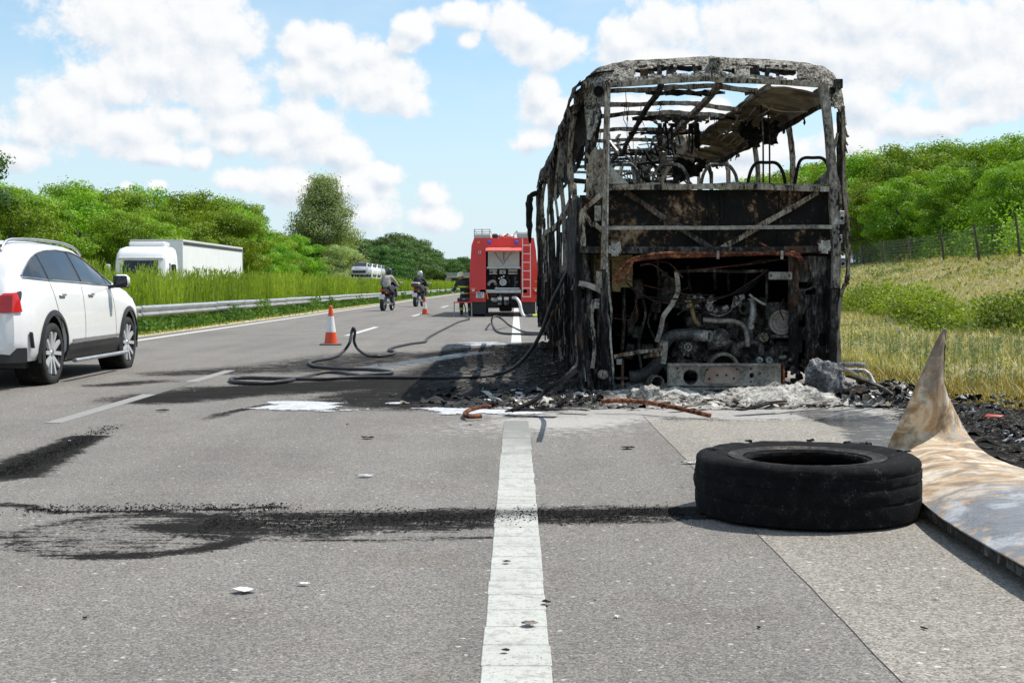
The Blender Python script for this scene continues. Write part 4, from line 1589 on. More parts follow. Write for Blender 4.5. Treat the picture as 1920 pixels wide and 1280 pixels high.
disc(1290, 650, .29, [(.001, .0), (.01, .0), (.012, -.02), (.026, -.02), (.03, .0), (.04, .0), (.042, -.03)], "alternator_hub", M_alu)
for k in range(12):
    a = k * math.pi / 6
    c = B(1290, 650, .33)
    part(MB().box(c + np.array([math.cos(a) * .072, 0, math.sin(a) * .072]), (.012, .03, .05), rot=Matrix.Rotation(-a + math.pi / 2, 3, "Y")), "cooling_fin", M_engine)
disc(1432, 632, .35, [(.001, .03), (.014, .03), (.018, .015), (.028, .015), (.032, .03), (.044, .03), (.05, -.02)], "idler_pulley", M_board)
disc(1408, 612, .40, [(.001, .03), (.026, .03), (.032, .0)], "filter_cap", M_ash)
disc(1396, 578, .5, [(.02, -.1), (.045, .02), (.06, .03), (.06, .0), (.05, -.1)], "turbo_inlet", M_engine)
part(MB().tube([B(1411, 560, .45), B(1412, 590, .42), B(1405, 615, .42), B(1408, 640, .5)], .036, 10, n=14, jit=.1), "turbo_pipe", M_alu, 60)
part(MB().bar(B(1405, 552, .35), B(1436, 570, .35), .05, .02, n=5, jit=.02), "heat_shield", M_ash)
part(MB().tube([B(*p, .38) for p in ((1318, 599), (1345, 602), (1375, 602), (1395, 612), (1401, 632), (1402, 650))], .025, 10, n=26), "coolant_pipe", M_zinc, 60)
part(MB().tube([B(*p, .40) for p in ((1291, 560), (1297, 580), (1303, 600), (1312, 610))], .022, 8, n=14), "coolant_pipe", M_yellow, 60, label="short ochre-yellow pipe stub")
part(MB().tube([B(*p, .30) for p in ((1330, 630), (1296, 627), (1262, 629), (1244, 645), (1238, 670), (1226, 690), (1205, 703), (1180, 706))], [.052, .056, .060, .064, .068, .066, .062, .058], 16, n=40, jit=.02), "exhaust_elbow", M_bigpipe, 60)
part(MB().tube([B(1300, 628, .29), B(1322, 630, .29)], .056, 16), "exhaust_collar", M_alu, 60)
disc(1328, 630, .26, [(.03, -.06), (.042, .02), (.055, .02), (.058, -.06)], "exhaust_collar", M_ash, ax=(.75, -.6, 0))
c = B(1232, 717, .12)
part(MB().lathe(c, (.12, -1, 0), [(.055, -.4), (.055, .0), (.060, .02), (.068, .02), (.070, 0), (.070, -.4)], 28), "tail_pipe", M_zinc, 50)
part(MB().lathe(B(1357, 690, .45), (0, -1, 0), [(.115, -.1), (.125, .02), (.14, .03), (.155, .02), (.165, -.1)], 36), "flywheel_ring", M_board, 50)
part(MB().lathe(B(1357, 690, .50), (0, -1, 0), [(.001, .0), (.11, 0.0), (.12, -.03)], 30), "flywheel_face", M_soot, 50)
for px in (1424, 1442):
    disc(px, 675, .12, [(.001, .0), (.014, .0), (.016, .02), (.030, .02), (.034, -.03)], "small_pulley", M_alu)
part(MB().box(B(1380, 655, .5), (.12, .1, .14), bev=.03).tube([B(1380, 650, .42), B(1405, 642, .4), B(1425, 645, .4), B(1428, 662, .3)], .03, 8, n=12), "water_pump", M_engine, 40)
part(MB().prism([(0, 0), (.30, .02), (.34, .20), (.12, .24), (0, .12)], B(1428, 690, .5), (1, 0, 0), (0, 0, 1), .02), "engine_bracket", M_frame_dark)
part(MB().bar(B(1247, 640, .05), B(1243, 682, .02), .05, .03, n=4, jit=.01), "bumper_bracket", M_zinc)

for k in range(26):
    px, py = er.uniform(1160, 1262), er.uniform(505, 700)
    s_ = er.uniform(.04, .12)
    part(MB().box(B(px, py, .9 + er.uniform(-.2, .5)), (s_ * er.uniform(.5, 1.4), s_, s_ * er.uniform(.5, 2.5)), rot=Matrix.Rotation(er.uniform(-.3, .3), 3, "Y"), bev=.012), "bay_fitting", er.choice([M_engine, M_side, M_frame_dark]))
for (q, r_) in ((((1168, 515), (1170, 600), (1165, 665)), .02), (((1205, 560), (1210, 590), (1198, 640), (1202, 690)), .014), (((1232, 480), (1235, 540), (1228, 600)), .016), (((1150, 590), (1185, 592), (1194, 575), (1190, 545)), .012), (((1290, 500), (1292, 530), (1300, 560)), .014), (((1340, 510), (1342, 540)), .02), (((1365, 508), (1366, 545)), .016), (((1400, 510), (1396, 550)), .014), (((1230, 640), (1215, 600), (1240, 560), (1290, 540)), .012)):
    part(MB().tube([B(a, b, .5 + er.uniform(-.1, .3)) for a, b in q], r_, 7, n=18), "bay_pipe", er.choice([M_engine, M_frame_dark, M_side]), 60)

# towing beam behind the bumper
a = B(1252, 703, -.12)
b = B(1463, 701, -.12)
L = np.linalg.norm(b - a)
mb = MB().box((a + b) / 2, (L, .10, .215), bev=.006)
beam = part(mb, "bumper_beam", M_zinc)
cut = []
for (px, py, r_) in ((1294, 706, .072), (1408, 703, .024)):
    q = B(px, py, -.12)
    c_ = MB().cyl(q + np.array([0, -.3, 0]), q + np.array([0, .3, 0]), r_, 28).build("cutter", M_soot, org=bus.location)
    cut.append(c_)
bpy.context.view_layer.update()
for c_ in cut:
    pass
beam_w = boolean(beam, cut)
part(MB().box(B(1357, 684, -.15), (L * .98, .14, .008)), "beam_flange", M_zinc)
part(MB().box(B(1357, 727, -.15), (L * .95, .14, .008)), "beam_flange", M_zinc)
m_, t_, b_ = new_mat("heat_stained_plate")
cc = coords(t_)
t_.set(b_.inputs["Base Color"], t_.ramp(t_.noise(cc, 5, 4), [(0, (.10, .05, .04)), (.45, (.25, .17, .13)), (.7, (.36, .32, .26)), (1, (.5, .48, .42))]))
b_.inputs["Roughness"].default_value = .6
poly = [(-.17, -.075), (-.145, .04), (-.10, .078), (.10, .078), (.16, .05), (.175, -.03), (.12, -.085), (-.12, -.085)]
part(MB().prism(poly, B(1353, 702, -.185), (1, 0, 0), (0, 0, 1), .008), "stained_plate", m_, label="plate with purple-brown heat stain")
for (px, py) in ((1326, 693), (1382, 692), (1330, 710), (1376, 709), (1345, 703), (1362, 703), (1408, 691), (1408, 715), (1425, 700), (1270, 690)):
    disc(px, py, -.20, [(.001, .008), (.008, .008), (.010, 0)], "bolt", M_soot, s=8)
part(MB().box(B(1466, 703, -.08), (.02, .2, .23)), "beam_end", M_rust)
part(MB().bar(B(1270, 738, .2), B(1450, 738, .2), .06, .06, n=8, jit=.02), "rear_crossmember", M_soot)
for k in range(34):
    px, py = er.uniform(1468, 1516), er.uniform(665, 735)
    part(MB().box(B(px, py, er.uniform(0, .35)), (er.uniform(.02, .08), .05, er.uniform(.02, .08)), rot=Matrix.Rotation(er.uniform(-1, 1), 3, "Y"), bev=.01), "melted_fitting", er.choice([M_engine, M_engine, M_soot, M_alu]))
part(MB().tube([B(1513, 672, .1), B(1516, 650, .1), B(1520, 635, .12), B(1517, 620, .1)], .007, 5, n=10), "wire_loom", M_loom)

# roof rails and ribs
def wpath(pts, w_, h_, name, mat, n=30, jit=.3, jp=.008, up=(0, 0, 1)):
    q = cat_rom(np.array(pts, float), n)
    q = q + cat_rom(rng.normal(0, jp * 1.3, (max(3, n // 4), 3)), n)
    return part(MB().path(q, w_, h_, jit=jit, up=up), name, mat)


wpath([B(1243, 160, .05), P(1216, 200, 14.4), P(1190, 243, 16.6), P(1168, 280, 18.9), P(1150, 300, 20.5)], .05, .04, "roof_rail", M_frame_dark, 40)
wpath([B(1353, 158, .05), P(1312, 200, 14.4), P(1268, 245, 16.7), P(1240, 276, 18.6), P(1220, 310, 21), P(1205, 335, 23)], .06, .05, "roof_rail", M_strip, 40)
wpath([B(1440, 160, .05), P(1380, 213, 15), P(1330, 253, 17.1), P(1290, 287, 19.5)], .05, .05, "duct_edge", M_frame, 30)
for i, (d, y0) in enumerate(((13.45, 172), (14.4, 198), (15.25, 220), (16.7, 247), (18.3, 269), (19.9, 288), (21.6, 303), (23.2, 316), (24.7, 326))):
    z = P(1000, y0, d)[2]
    x0, x1 = xl(d) + .25, 2.42 if d < 19 else xr(d) - .25
    pts = [(x0 + (x1 - x0) * t, d + .03 * math.sin(t * 7 + i), z + .05 * math.sin(t * math.pi) - (.04 * t if i in (1, 3) else 0)) for t in np.linspace(0, 1, 7)]
    wpath(pts, .05, .045, "roof_rib", M_strip if i % 2 else M_board, 34, .35, .006)
    if i in (0, 2, 3, 5, 6):
        mbx = MB()
        for k in range(7):
            px_ = rnd.uniform(x0 + .3, x1 - .1)
            zz = z + .02
            q = np.array([[(px_ + .07 * a + rnd.uniform(-.01, .01), d + rnd.uniform(-.03, .03), zz - .02 * b - rnd.uniform(0, .03)) for b in range(3)] for a in range(rnd.randint(3, 6))])
            mbx.sheet(q, .004)
        part(mbx, "burnt_tatter", M_frame_dark)["kind"] = "stuff"
# hanging wires
for k in range(26):
    d = rnd.choice([13.45, 14.4, 15.25, 16.7, 18.3])
    x = rnd.uniform(1.0, 2.4)
    z = 3.0
    l = rnd.uniform(.05, .35)
    part(MB().tube([(x, d, z), (x + rnd.uniform(-.02, .02), d, z - l * .6), (x + rnd.uniform(-.05, .05), d, z - l)], .0045, 4), "hanging_wire", M_soot)

# luggage duct on the right
nu, nv = 44, 14
pts = np.zeros((nu, nv, 3))
for a in range(nu):
    t = a / (nu - 1)
    d = 12.96 + t * 6.7
    for b in range(nv):
        s = b / (nv - 1)
        x = 2.40 + s * .60 - .0155 * (d - D0)
        z = 3.0 - .11 * s + .02 * math.sin(s * 3.1) + .014 * noise.noise(Vector((a * .3, b * .3, 6))) - (.07 if b == nv - 1 else 0)
        pts[a, b] = (x, d, z)
part(MB().sheet(pts, .015, lambda a, b: noise.noise(Vector((a * .25, b * .3, 12))) > .52), "luggage_duct", M_duct, 60)
part(MB().path([(2.985 - .0155 * t * 6.7, 12.96 + t * 6.7, 2.82 + .01 * math.sin(t * 20)) for t in np.linspace(0, 1, 40)], .03, .06, jit=.3), "duct_rail", M_frame_dark)
for k in range(5):
    d = 13.5 + k * 1.25
    pts_ = [(2.42 + s * .5, d + .35 * math.sin(s * 3.1), 2.965 - .12 * s - .03) for s in np.linspace(0, 1, 14)]
    part(MB().path(pts_, .035, .012), "duct_strap", M_duct)
for k in range(9):
    x = rnd.uniform(2.46, 2.9)
    d0 = rnd.uniform(13.1, 16)
    pts_ = [(x + rnd.uniform(-.06, .06), d0 + t * rnd.uniform(1.2, 3.4), 2.95 - .16 * (x - 2.4) - .02 - .12 * math.sin(t * 3.14) * rnd.random()) for t in np.linspace(0, 1, 7)]
    part(MB().tube(pts_, .009, 6, n=26), "duct_cable", M_duct, 60)
for (px, d, y0, y1) in ((1431, 14.2, 178, 347), (1443, 14.3, 185, 347)):
    part(MB().tube([P(px - 6, y0, d), P(px - 1, 240, d), P(px, 300, d), P(px, y1 + 4, d)], .010, 6, n=12), "grab_pole", M_frame_dark, 60)
# charred rags hanging under the duct
mb = MB()
for k in range(26):
    px, py = rnd.uniform(1392, 1458), rnd.uniform(222, 252)
    c = P(px, py, 14.6 + rnd.uniform(-.3, .3))
    q = np.array([[c + np.array([(a - 1) * .035, rnd.uniform(-.03, .03), -b * .045]) + rng.normal(0, .012, 3) for b in range(4)] for a in range(3)])
    mb.sheet(q, .004, lambda a, b: rnd.random() < .12)
part(mb, "charred_rag", M_soot)["kind"] = "stuff"
mb = MB()
for k in range(13):
    t = rnd.random()
    d = 13.5 + t * 6
    c = np.array([2.98 - .0155 * (d - D0), d, 2.80])
    q = np.array([[c + np.array([0, (a - 1) * .05, -b * .03]) + rng.normal(0, .012, 3) for b in range(3)] for a in range(3)])
    mb.sheet(q, .004)
part(mb, "charred_rag", M_frame_dark)["kind"] = "stuff"

# right-hand window pillars
for i, (px0, y0, px1, y1, d) in enumerate(((1472, 205, 1487, 350, 14.85), (1411, 250, 1421, 350, 16.8), (1355, 275, 1366, 350, 19.1), (1325, 300, 1334, 350, 21.2), (1305, 310, 1311, 350, 23.3))):
    a, b = P(px0, y0, d), P(px1, y1, d)
    m_ = (a + b) / 2 + np.array([.02, 0, 0])
    wpath([a, m_, b, (b[0] + .02, d, .4)], .055, .05, "window_pillar", M_strip, 18, .2, .003)
nu, nv = 60, 12
pts = np.array([[(xr(d) + .03 * noise.noise(Vector((d * 1.5, z * 2, 1))), d, z) for z in np.linspace(.25, 1.9, nv)] for d in np.linspace(13.1, 24.8, nu)])
part(MB().sheet(pts, .01, lambda a, b: noise.noise(Vector((a * .25, b * .3, 44))) > .35), "side_skin", M_side)
part(MB().bar((xr(13), 13, 1.95), (xr(24.8), 24.8, 1.95), .05, .05, n=30, jit=.03), "belt_rail", M_frame_dark)
part(MB().bar((xr(13) - .05, 13, 3.02), (xr(24.8) - .05, 24.8, 3.02), .07, .09, n=30, jit=.03), "cant_rail", M_frame_dark)

# seat frames: five bent tubes across the back row
for (x0, x1, yt, col) in ((1138, 1200, 308, M_alu), (1221, 1293, 309, M_alu), (1313, 1384, 309, M_alu), (1400, 1474, 305, M_soot), (1488, 1560, 296, M_soot)):
    w_ = x1 - x0
    q = [(x0, 362), (x0 + w_ * .05, 335), (x0 + w_ * .14, yt + 10), (x0 + w_ * .27, yt + .5), (x0 + w_ * .5, yt), (x0 + w_ * .73, yt + .5), (x0 + w_ * .87, yt + 11), (x0 + w_ * .96, 335), (x1, 362)]
    part(MB().tube([B(a, b, .35) for a, b in q], .017, 8, n=34), "seat_frame", M_engine if col is M_alu else M_soot, 60)
# further seat rows and cabin wreckage
for row in range(1, 6):
    d = 14.0 + row * 1.45
    for x in (1.05, 1.5, 2.45, 2.85):
        if rnd.random() < .25:
            continue
        h = 2.02 + rnd.uniform(-.2, .1)
        q = [(x - .17, d, 1.3), (x - .16, d, h - .12), (x - .10, d, h), (x + .10, d, h), (x + .16, d, h - .12), (x + .17, d, 1.3)]
        part(MB().tube(q, .015, 6, n=18), "seat_frame", M_frame_dark, 60)
cl = random.Random(21)


def junk(n, name, mats, pxr, pyr, dr, lr, wr):
    for mt in mats:
        mb = MB()
        for k in range(n // len(mats)):
            px, py, d = cl.uniform(*pxr), cl.uniform(*pyr), cl.uniform(*dr)
            c = P(px, py, d)
            v = np.array([cl.gauss(0, 1), cl.gauss(0, .5), cl.gauss(0, .8)])
            v = v / np.linalg.norm(v) * cl.uniform(*lr)
            mb.bar(c - v / 2, c + v / 2, cl.uniform(*wr), cl.uniform(*wr) * .4, n=4, jit=.03)
        part(mb, name, mt)["kind"] = "stuff"


junk(44, "cabin_wreckage", [M_frame_dark, M_strip, M_alu, M_soot], (1140, 1235), (268, 345), (17.5, 22), (.2, .8), (.015, .06))
junk(44, "cabin_wreckage", [M_frame_dark, M_soot, M_board, M_soot], (1205, 1300), (262, 345), (16.8, 21), (.15, .6), (.02, .10))
# cooling unit that dropped from the ceiling
mb = MB()
q = np.array([[P(1268 + 40 * a / 7, 254 + (40 + 8 * a / 7) * b / 7, 17.6 + .1 * rnd.random()) for b in range(8)] for a in range(8)])
part(mb.sheet(q, .03, lambda a, b: (a > 5 and b > 5)), "ceiling_unit", M_duct, label="grey box dropped from the ceiling")
q = np.array([[P(1262 + 62 * a / 9, 294 + (50 - 20 * a / 9) * b / 7, 18.3 + .1 * rnd.random()) for b in range(8)] for a in range(10)])
part(MB().sheet(q, .03, lambda a, b: rnd.random() < .06), "ceiling_unit", M_soot)
q = np.array([[P(1225 + 105 * a / 15, 214 + 3 * math.sin(a) + (30 - abs(a - 7) * 2) * b / 6, 16.2 + .08 * rnd.random() + .3 * b / 6) for b in range(7)] for a in range(16)])
part(MB().sheet(q, .012, lambda a, b: b > 2 and noise.noise(Vector((a * .6, b * .6, 3))) > .0), "ceiling_lining", M_duct)
for k in range(14):
    x = rnd.uniform(1225, 1310)
    part(MB().bar(P(x, 232, 16.4), P(x + rnd.uniform(-8, 8), 232 + rnd.uniform(12, 60), 16.6), rnd.uniform(.015, .05), .012, n=4, jit=.02), "torn_shred", rnd.choice([M_soot, M_frame_dark]))
# fan grille at left
mb = MB()
for k in range(12):
    x = 1150 + k * 5
    mb.bar(P(x, 318, 18), P(x + 3, 342, 18), .012, .012)
part(mb, "seat_springs", M_alu)

# left side: cant rail, roof-edge sheet, lining
nu, nv = 90, 12
pts = np.zeros((nu, nv, 3))
for a in range(nu):
    t = a / (nu - 1)
    d = 12.98 + t * 11.9
    sag = .05 * math.sin(t * 9) + .03 * math.sin(t * 23)
    for b in range(nv):
        s = b / (nv - 1)
        if s < .4:
            k_ = s / .4
            x = xl(d) + .34 * (1 - k_) ** 1.3 - .02
            z = 3.14 - .12 * k_ ** 2 + sag * .4
        else:
            k_ = (s - .4) / .6
            x = xl(d) - .03 - .02 * math.sin(k_ * 3)
            z = 3.02 - (.26 if t > .3 else .20 + .2 * t) * k_ + sag
        pts[a, b] = (x + .02 * noise.noise(Vector((a * .5, b * .5, 15))), d, z + .015 * noise.noise(Vector((a * .7, b * .6, 25))))
part(MB().sheet(pts, .01, lambda a, b: (b > 6 and noise.noise(Vector((a * .35, b * .25, 52))) > .10 - .05 * (b - 6)) or (b < 4 and noise.noise(Vector((a * .3, b * .5, 71))) > .42)), "roof_edge_sheet", M_frame_dark, 60)
part(MB().bar((xl(13) + .05, 12.95, 3.0), (xl(24.9) + .05, 24.9, 3.0), .06, .08, n=40, jit=.03), "cant_rail", M_strip)
nu, nv = 60, 14
pts = np.zeros((nu, nv, 3))
for a in range(nu):
    t = a / (nu - 1)
    d = 13.25 + t * 11.2
    for b in range(nv):
        s = b / (nv - 1)
        pts[a, b] = (xl(d) + .10 + .12 * math.sin(s * 3) + .05 * noise.noise(Vector((a * .4, b * .4, 95))), d, 3.0 - s * (.50 + .1 * math.sin(a * .5)))
part(MB().sheet(pts, .01, lambda a, b: (b > 8 and noise.noise(Vector((a * .4, b * .2, 62))) > .2 - .05 * (b - 8))), "side_lining", M_soot)
# rust-brown hanging rags at the rear corner
for k in range(12):
    px, py = rnd.uniform(1098, 1130), rnd.uniform(188, 240)
    ln_ = rnd.uniform(20, 80) * (1.3 - (px - 1096) / 50)
    d = rnd.uniform(.0, .5)
    part(MB().bar(B(px, py, d), B(px - rnd.uniform(-3, 8), py + max(12, ln_), d), rnd.uniform(.015, .05), .012, n=6, jit=.02), "torn_shred", rnd.choice([M_side, M_soot, M_frame_dark, M_soot, M_strip]))
ppath([(1107, 200), (1105, 270), (1101, 330), (1099, 366)], .05, .05, "inner_post", M_frame_dark, 20, .4, .25, jp=.008)
# left side pillars
for i, (px0, d) in enumerate(((1071, 13.75), (1064, 14.6), (1055, 15.9), (1047, 17.2), (1037, 18.9), (1031, 20.4), (1026, 22.2), (1018, 24.0), (1013, 24.9))):
    x = xl(d)
    w_ = [.06, .03, .055, .03, .06, .035, .055, .04, .08][i]
    wpath([(x + .04, d, 3.0), (x - .03, d, 2.75), (x - .05 + rnd.uniform(-.02, .02), d + rnd.uniform(-.05, .05), 2.3), (x - .03, d, 1.95), (x + .0, d + rnd.uniform(-.05, .05), 1.2), (x + .02, d, .35)], w_, .05, "side_pillar", [M_strip, M_frame_dark, M_frame][i % 3], 30, .35, .008)
wpath([(xl(15), 14.9, 1.97), (xl(17), 16.5, 1.95), (xl(19), 18.5, 1.86), (xl(21), 20.5, 1.90), (xl(24), 24.9, 1.93)], .05, .07, "belt_rail", M_strip, 30, .3, .01)
nu, nv = 12, 16
pts = np.array([[(xl(d) - .02 + .02 * noise.noise(Vector((a * .6, b * .5, 35))), d, 1.94 - .92 * b / (nv - 1)) for b in range(nv)] for a, d in enumerate(np.linspace(13.0, 14.95, nu))])
part(MB().sheet(pts, .012, lambda a, b: b > 11 and rnd.random() < .3), "side_panel", M_side, label="dark grey buckled panel at the rear left corner")
# lower side: vertical shreds with gaps
for k in range(84):
    d = 13.0 + 11.9 * rnd.random()
    top = rnd.choice([1.9, 1.3, 1.2, 1.1]) + rnd.uniform(-.1, .1)
    if d < 15:
        top = min(top, 1.2)
    bot = rnd.uniform(.05, .5) if top < 1.6 else rnd.uniform(.3, 1.0)
    x = xl(d) + rnd.uniform(-.06, .12)
    part(MB().bar((x, d, top), (x + rnd.uniform(-.05, .05), d + rnd.uniform(-.12, .12), bot), rnd.uniform(.012, .05), rnd.uniform(.008, .03), n=6, jit=.012), "side_strip", rnd.choice([M_side, M_side, M_frame_dark, M_strip, M_soot, M_side]))
nu, nv = 70, 12
pts = np.array([[(xl(d) + .05 + .05 * noise.noise(Vector((a * .4, b * .4, 77))), d, 1.22 - 1.02 * b / (nv - 1)) for b in range(nv)] for a, d in enumerate(np.linspace(13.1, 24.6, nu))])
part(MB().sheet(pts, .012, lambda a, b: noise.noise(Vector((a * .35, b * .22, 83))) > .30), "side_skin", M_side)
for (d, z, r_) in ((14.6, .86, .035), (16.2, .72, .03), (15.4, .60, .03), (17.5, .62, .035), (14.0, .62, .03), (18.5, .5, .03)):
    q = cat_rom([(xl(d) - .06, d, z + .12), (xl(d) - .10, d, z), (xl(d) - .07, d, z - .16)], 8)
    part(MB().tube(q, [r_ * .8, r_ * .5, r_ * .3], 7, jit=.2), "molten_drip", rnd.choice([M_frame, M_side, M_frame_dark]), 60)
# wheels, collapsed on their rims
for (d, x) in ((16.6, .82), (22.9, .76), (16.6, 2.85), (22.9, 2.8)):
    w_ = MB().lathe((x, d, .27), (-1, 0, 0), [(.06, .0), (.10, .05), (.19, .05), (.2, .13), (.26, .14), (.28, .12), (.27, -.12), (.06, -.12)], 24)
    part(w_, "wheel_rim", M_frame_dark, 40)
# front frame
for (a, b) in (((xl(24.9), 24.9, .3), (xl(24.9), 24.95, 3.0)), ((xr(24.9), 24.9, .3), (xr(24.9), 24.95, 3.0)), ((xl(24.9), 24.9, 3.0), (xr(24.9), 24.9, 3.0)), ((xl(24.9), 24.9, 1.2), (xr(24.9), 24.9, 1.2)), ((xl(24.9), 24.9, .5), (xr(24.9), 24.9, .5))):
    part(MB().bar(a, b, .08, .08, n=12, jit=.03), "front_frame", M_frame_dark)
part(MB().box((2.0, 24.5, 1.05), (1.4, .5, .7), bev=.08), "dashboard", M_soot)
part(MB().tube([(xl(24.9) - .02, 24.8, 2.78), (xl(24.9) - .16, 24.8, 2.74), (xl(24.9) - .20, 24.8, 2.62), (xl(24.9) - .20, 24.8, 2.2), (xl(24.9) - .19, 24.8, 1.85)], [.05, .05, .065, .06, .02], 7, n=18, jit=.25), "mirror_arm", M_soot, 50)


# ---------------------------------------------------------------- common materials
M_white = flat("white_car_paint", (.80, .80, .79), .28, var=.012, sc=1, coat=.6)
M_blackp = flat("black_plastic", (.022, .022, .023), .5, var=.3)
M_rubber = flat("tyre_rubber", (.020, .020, .020), .8, var=.4, sc=14, bump=.2)
M_glass = flat("tinted_glass", (.006, .008, .011), .04, var=.05, spec=.7)
M_chrome = flat("bright_metal", (.62, .63, .64), .18, metal=1.0, var=.05)
M_steel = flat("galvanised_steel", (.46, .47, .47), .42, metal=.75, var=.14, sc=4)
M_redlamp = flat("red_lamp", (.50, .012, .010), .2, var=.1, coat=.5)
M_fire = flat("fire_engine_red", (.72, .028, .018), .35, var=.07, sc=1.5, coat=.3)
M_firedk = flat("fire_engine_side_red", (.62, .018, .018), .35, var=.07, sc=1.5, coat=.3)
M_grey = flat("grey_panel", (.42, .41, .38), .5, var=.08)
M_orange = flat("orange_lamp", (.8, .22, .02), .3, var=.05)
M_silver0 = flat("silver_wheel_paint", (.62, .63, .64), .35, metal=.35, var=.03)
M_blue = flat("blue_beacon", (.02, .12, .62), .15, var=.1, coat=.6)
M_offw = flat("off_white", (.66, .65, .62), .5, var=.05)
M_canvas = flat("white_tarpaulin", (.76, .77, .76), .5, var=.03, sc=1)
M_hi = flat("hi_vis_yellow", (.50, .62, .06), .6, var=.1)
M_cloth_grey = flat("grey_jacket", (.33, .32, .29), .85, var=.25, sc=9, bump=.4)
M_cloth_dark = flat("dark_cloth", (.025, .027, .032), .8, var=.35, sc=9, bump=.4)
M_skin = flat("skin", (.45, .26, .18), .55, var=.08)


# ---------------------------------------------------------------- guardrail
gr = thing("guardrail", (-9.0, 30, 0), "galvanised W-beam guardrail half buried in the median greenery", "guardrail")
prof = [(0, .58), (.035, .57), (.075, .535), (.075, .505), (.01, .455), (.01, .425), (.075, .375), (.075, .345), (.035, .305), (0, .295)]
mb = MB()
for s_, y0 in ((0, 0),):
    rings = []
    for yy_ in (-.15, 4.0):
        rings.append([(-.0 + p[0] + .012 * (yy_ < 0), yy_, p[1] + .004 * (yy_ < 0)) for p in prof] + [(p[0] - .012 + .012 * (yy_ < 0), yy_, p[1]) for p in prof[::-1]])
    mb.loft(rings)
b0 = mb.build("rail_beam", M_steel, gr, org=(0, 0, 0))
p0 = MB().box((-.05, 0, .16), (.06, .12, .74)).box((-.01, 0, .44), (.06, .05, .2)).build("rail_post", M_steel, gr, org=(0, 0, 0))
b0.location = (0, -6, 0)
p0.location = (0, -4, 0)
for i in range(1, 75):
    for s_, o in ((b0, -6), (p0, -4)):
        c = s_.copy()
        COL.objects.link(c)
        c.parent = gr
        c.location = (rnd.uniform(-.01, .01), o + 4 * i, rnd.uniform(-.012, .012))

# ---------------------------------------------------------------- wire fence on the bank
fpts = [(1989, 50.0), (1911, 54.5), (1836, 59), (1770, 66), (1704, 74), (1657, 84), (1619, 92), (1600, 100), (1585, 112)]
M_post = flat("weathered_wood", (.085, .07, .055), .9, var=.4, sc=7, bump=.5)
M_wire = flat("galvanised_wire", (.34, .33, .31), .6, var=.2)
fx = lambda px, d: (px - 968) * d / 2500
base = [np.array([fx(px, d), d, 0.0]) for px, d in fpts]
for b_ in base:
    b_[2] = float(tz(b_[0], b_[1])) - .1
fence = thing("wire_fence", base[4], "wire mesh fence on leaning wooden posts along the top of the bank", "fence")
for i, b_ in enumerate(base):
    h = 1.75 + rnd.uniform(-.1, .1)
    lean = (-.30 if i in (1, 2, 3) else -.12) + rnd.uniform(-.08, .08)
    MB().tube([b_ + [0, 0, -.2], b_ + [lean * .5 + rnd.uniform(-.02, .02), 0, h * .5], b_ + [lean, 0, h]], [.062, .055, .05], 7, jit=.1).build("fence_post", M_post, fence, 60)
mb = MB()
for i in range(len(base) - 1):
    a, c = base[i], base[i + 1]
    for z_ in np.linspace(.12, 1.45, 9):
        mb.bar(a + [-.1 * z_, 0, z_ + .1], c + [-.1 * z_, 0, z_ + .1], .007, .006)
    nseg = int(np.linalg.norm(c - a) / .32)
    for k in range(nseg):
        t = (k + .5) / nseg
        q = a * (1 - t) + c * t
        mb.bar(q + [0, 0, .15], q + [-.15, 0, 1.55], .005, .005)
ob = mb.build("wire_mesh", M_wire, fence)
ob["kind"] = "stuff"

# ---------------------------------------------------------------- far overpass
M_conc = flat("pale_concrete", (.38, .38, .36), .8, var=.1, sc=.5)
M_conc2 = flat("blue_grey_parapet", (.26, .30, .33), .7, var=.1, sc=.5)
ov = thing("overpass", (-10, 600, 0), "grey concrete road overpass crossing the motorway far away", "bridge")
MB().box((-6, 600, 5.15), (50, 9, 1.3)).build("bridge_deck", M_conc, ov)
MB().box((-6, 595.2, 6.35), (50, .3, .9)).build("parapet", M_conc2, ov)
for x_ in (-30.5, -12, 5, 14):
    MB().box((x_, 600, 2.1), (1.0 if x_ > -30 else 2.5, 6, 4.8)).build("pier", M_conc, ov)


# ---------------------------------------------------------------- white SUV
def sm(tab, s):
    t = np.array(tab, float)
    return np.interp(s, t[:, 0], t[:, 1])


CX0, CY0 = -5.90, 13.46
car = thing("white_suv", (CX0, CY0 + 2.3, 0), "white SUV driving away in the left lane, cut by the picture edge", "car")
T_zt = [(0, .66), (.02, .80), (.05, .98), (.12, 1.14), (.22, 1.33), (.32, 1.47), (.40, 1.52), (.7, 1.545), (1.5, 1.56), (2.2, 1.545), (2.6, 1.50), (2.9, 1.42), (3.2, 1.30), (3.5, 1.18), (3.62, 1.135), (3.9, 1.09), (4.2, 1.03), (4.45, .94), (4.58, .83), (4.66, .66)]
T_zs = [(0, .60), (.05, .88), (.12, 1.00), (.3, 1.06), (.6, 1.10), (1.0, 1.095), (2, 1.07), (3.2, 1.035), (3.6, 1.02), (4.2, .95), (4.5, .86), (4.66, .6)]
T_wb = [(0, .68), (.05, .73), (.15, .765), (.35, .80), (.8, .835), (1.5, .845), (3.2, .84), (3.9, .82), (4.3, .74), (4.55, .60), (4.66, .46)]
T_wm = [(0, .70), (.06, .80), (.2, .85), (.45, .885), (1.0, .895), (3.8, .895), (4.2, .87), (4.45, .78), (4.6, .64), (4.66, .5)]
T_wr = [(0, .66), (.1, .68), (.25, .64), (.4, .60), (.8, .61), (2.2, .60), (2.9, .60), (3.4, .64), (3.6, .68), (4.2, .62), (4.5, .50), (4.66, .38)]
T_zb = [(0, .36), (.4, .26), (4.2, .24), (4.66, .32)]


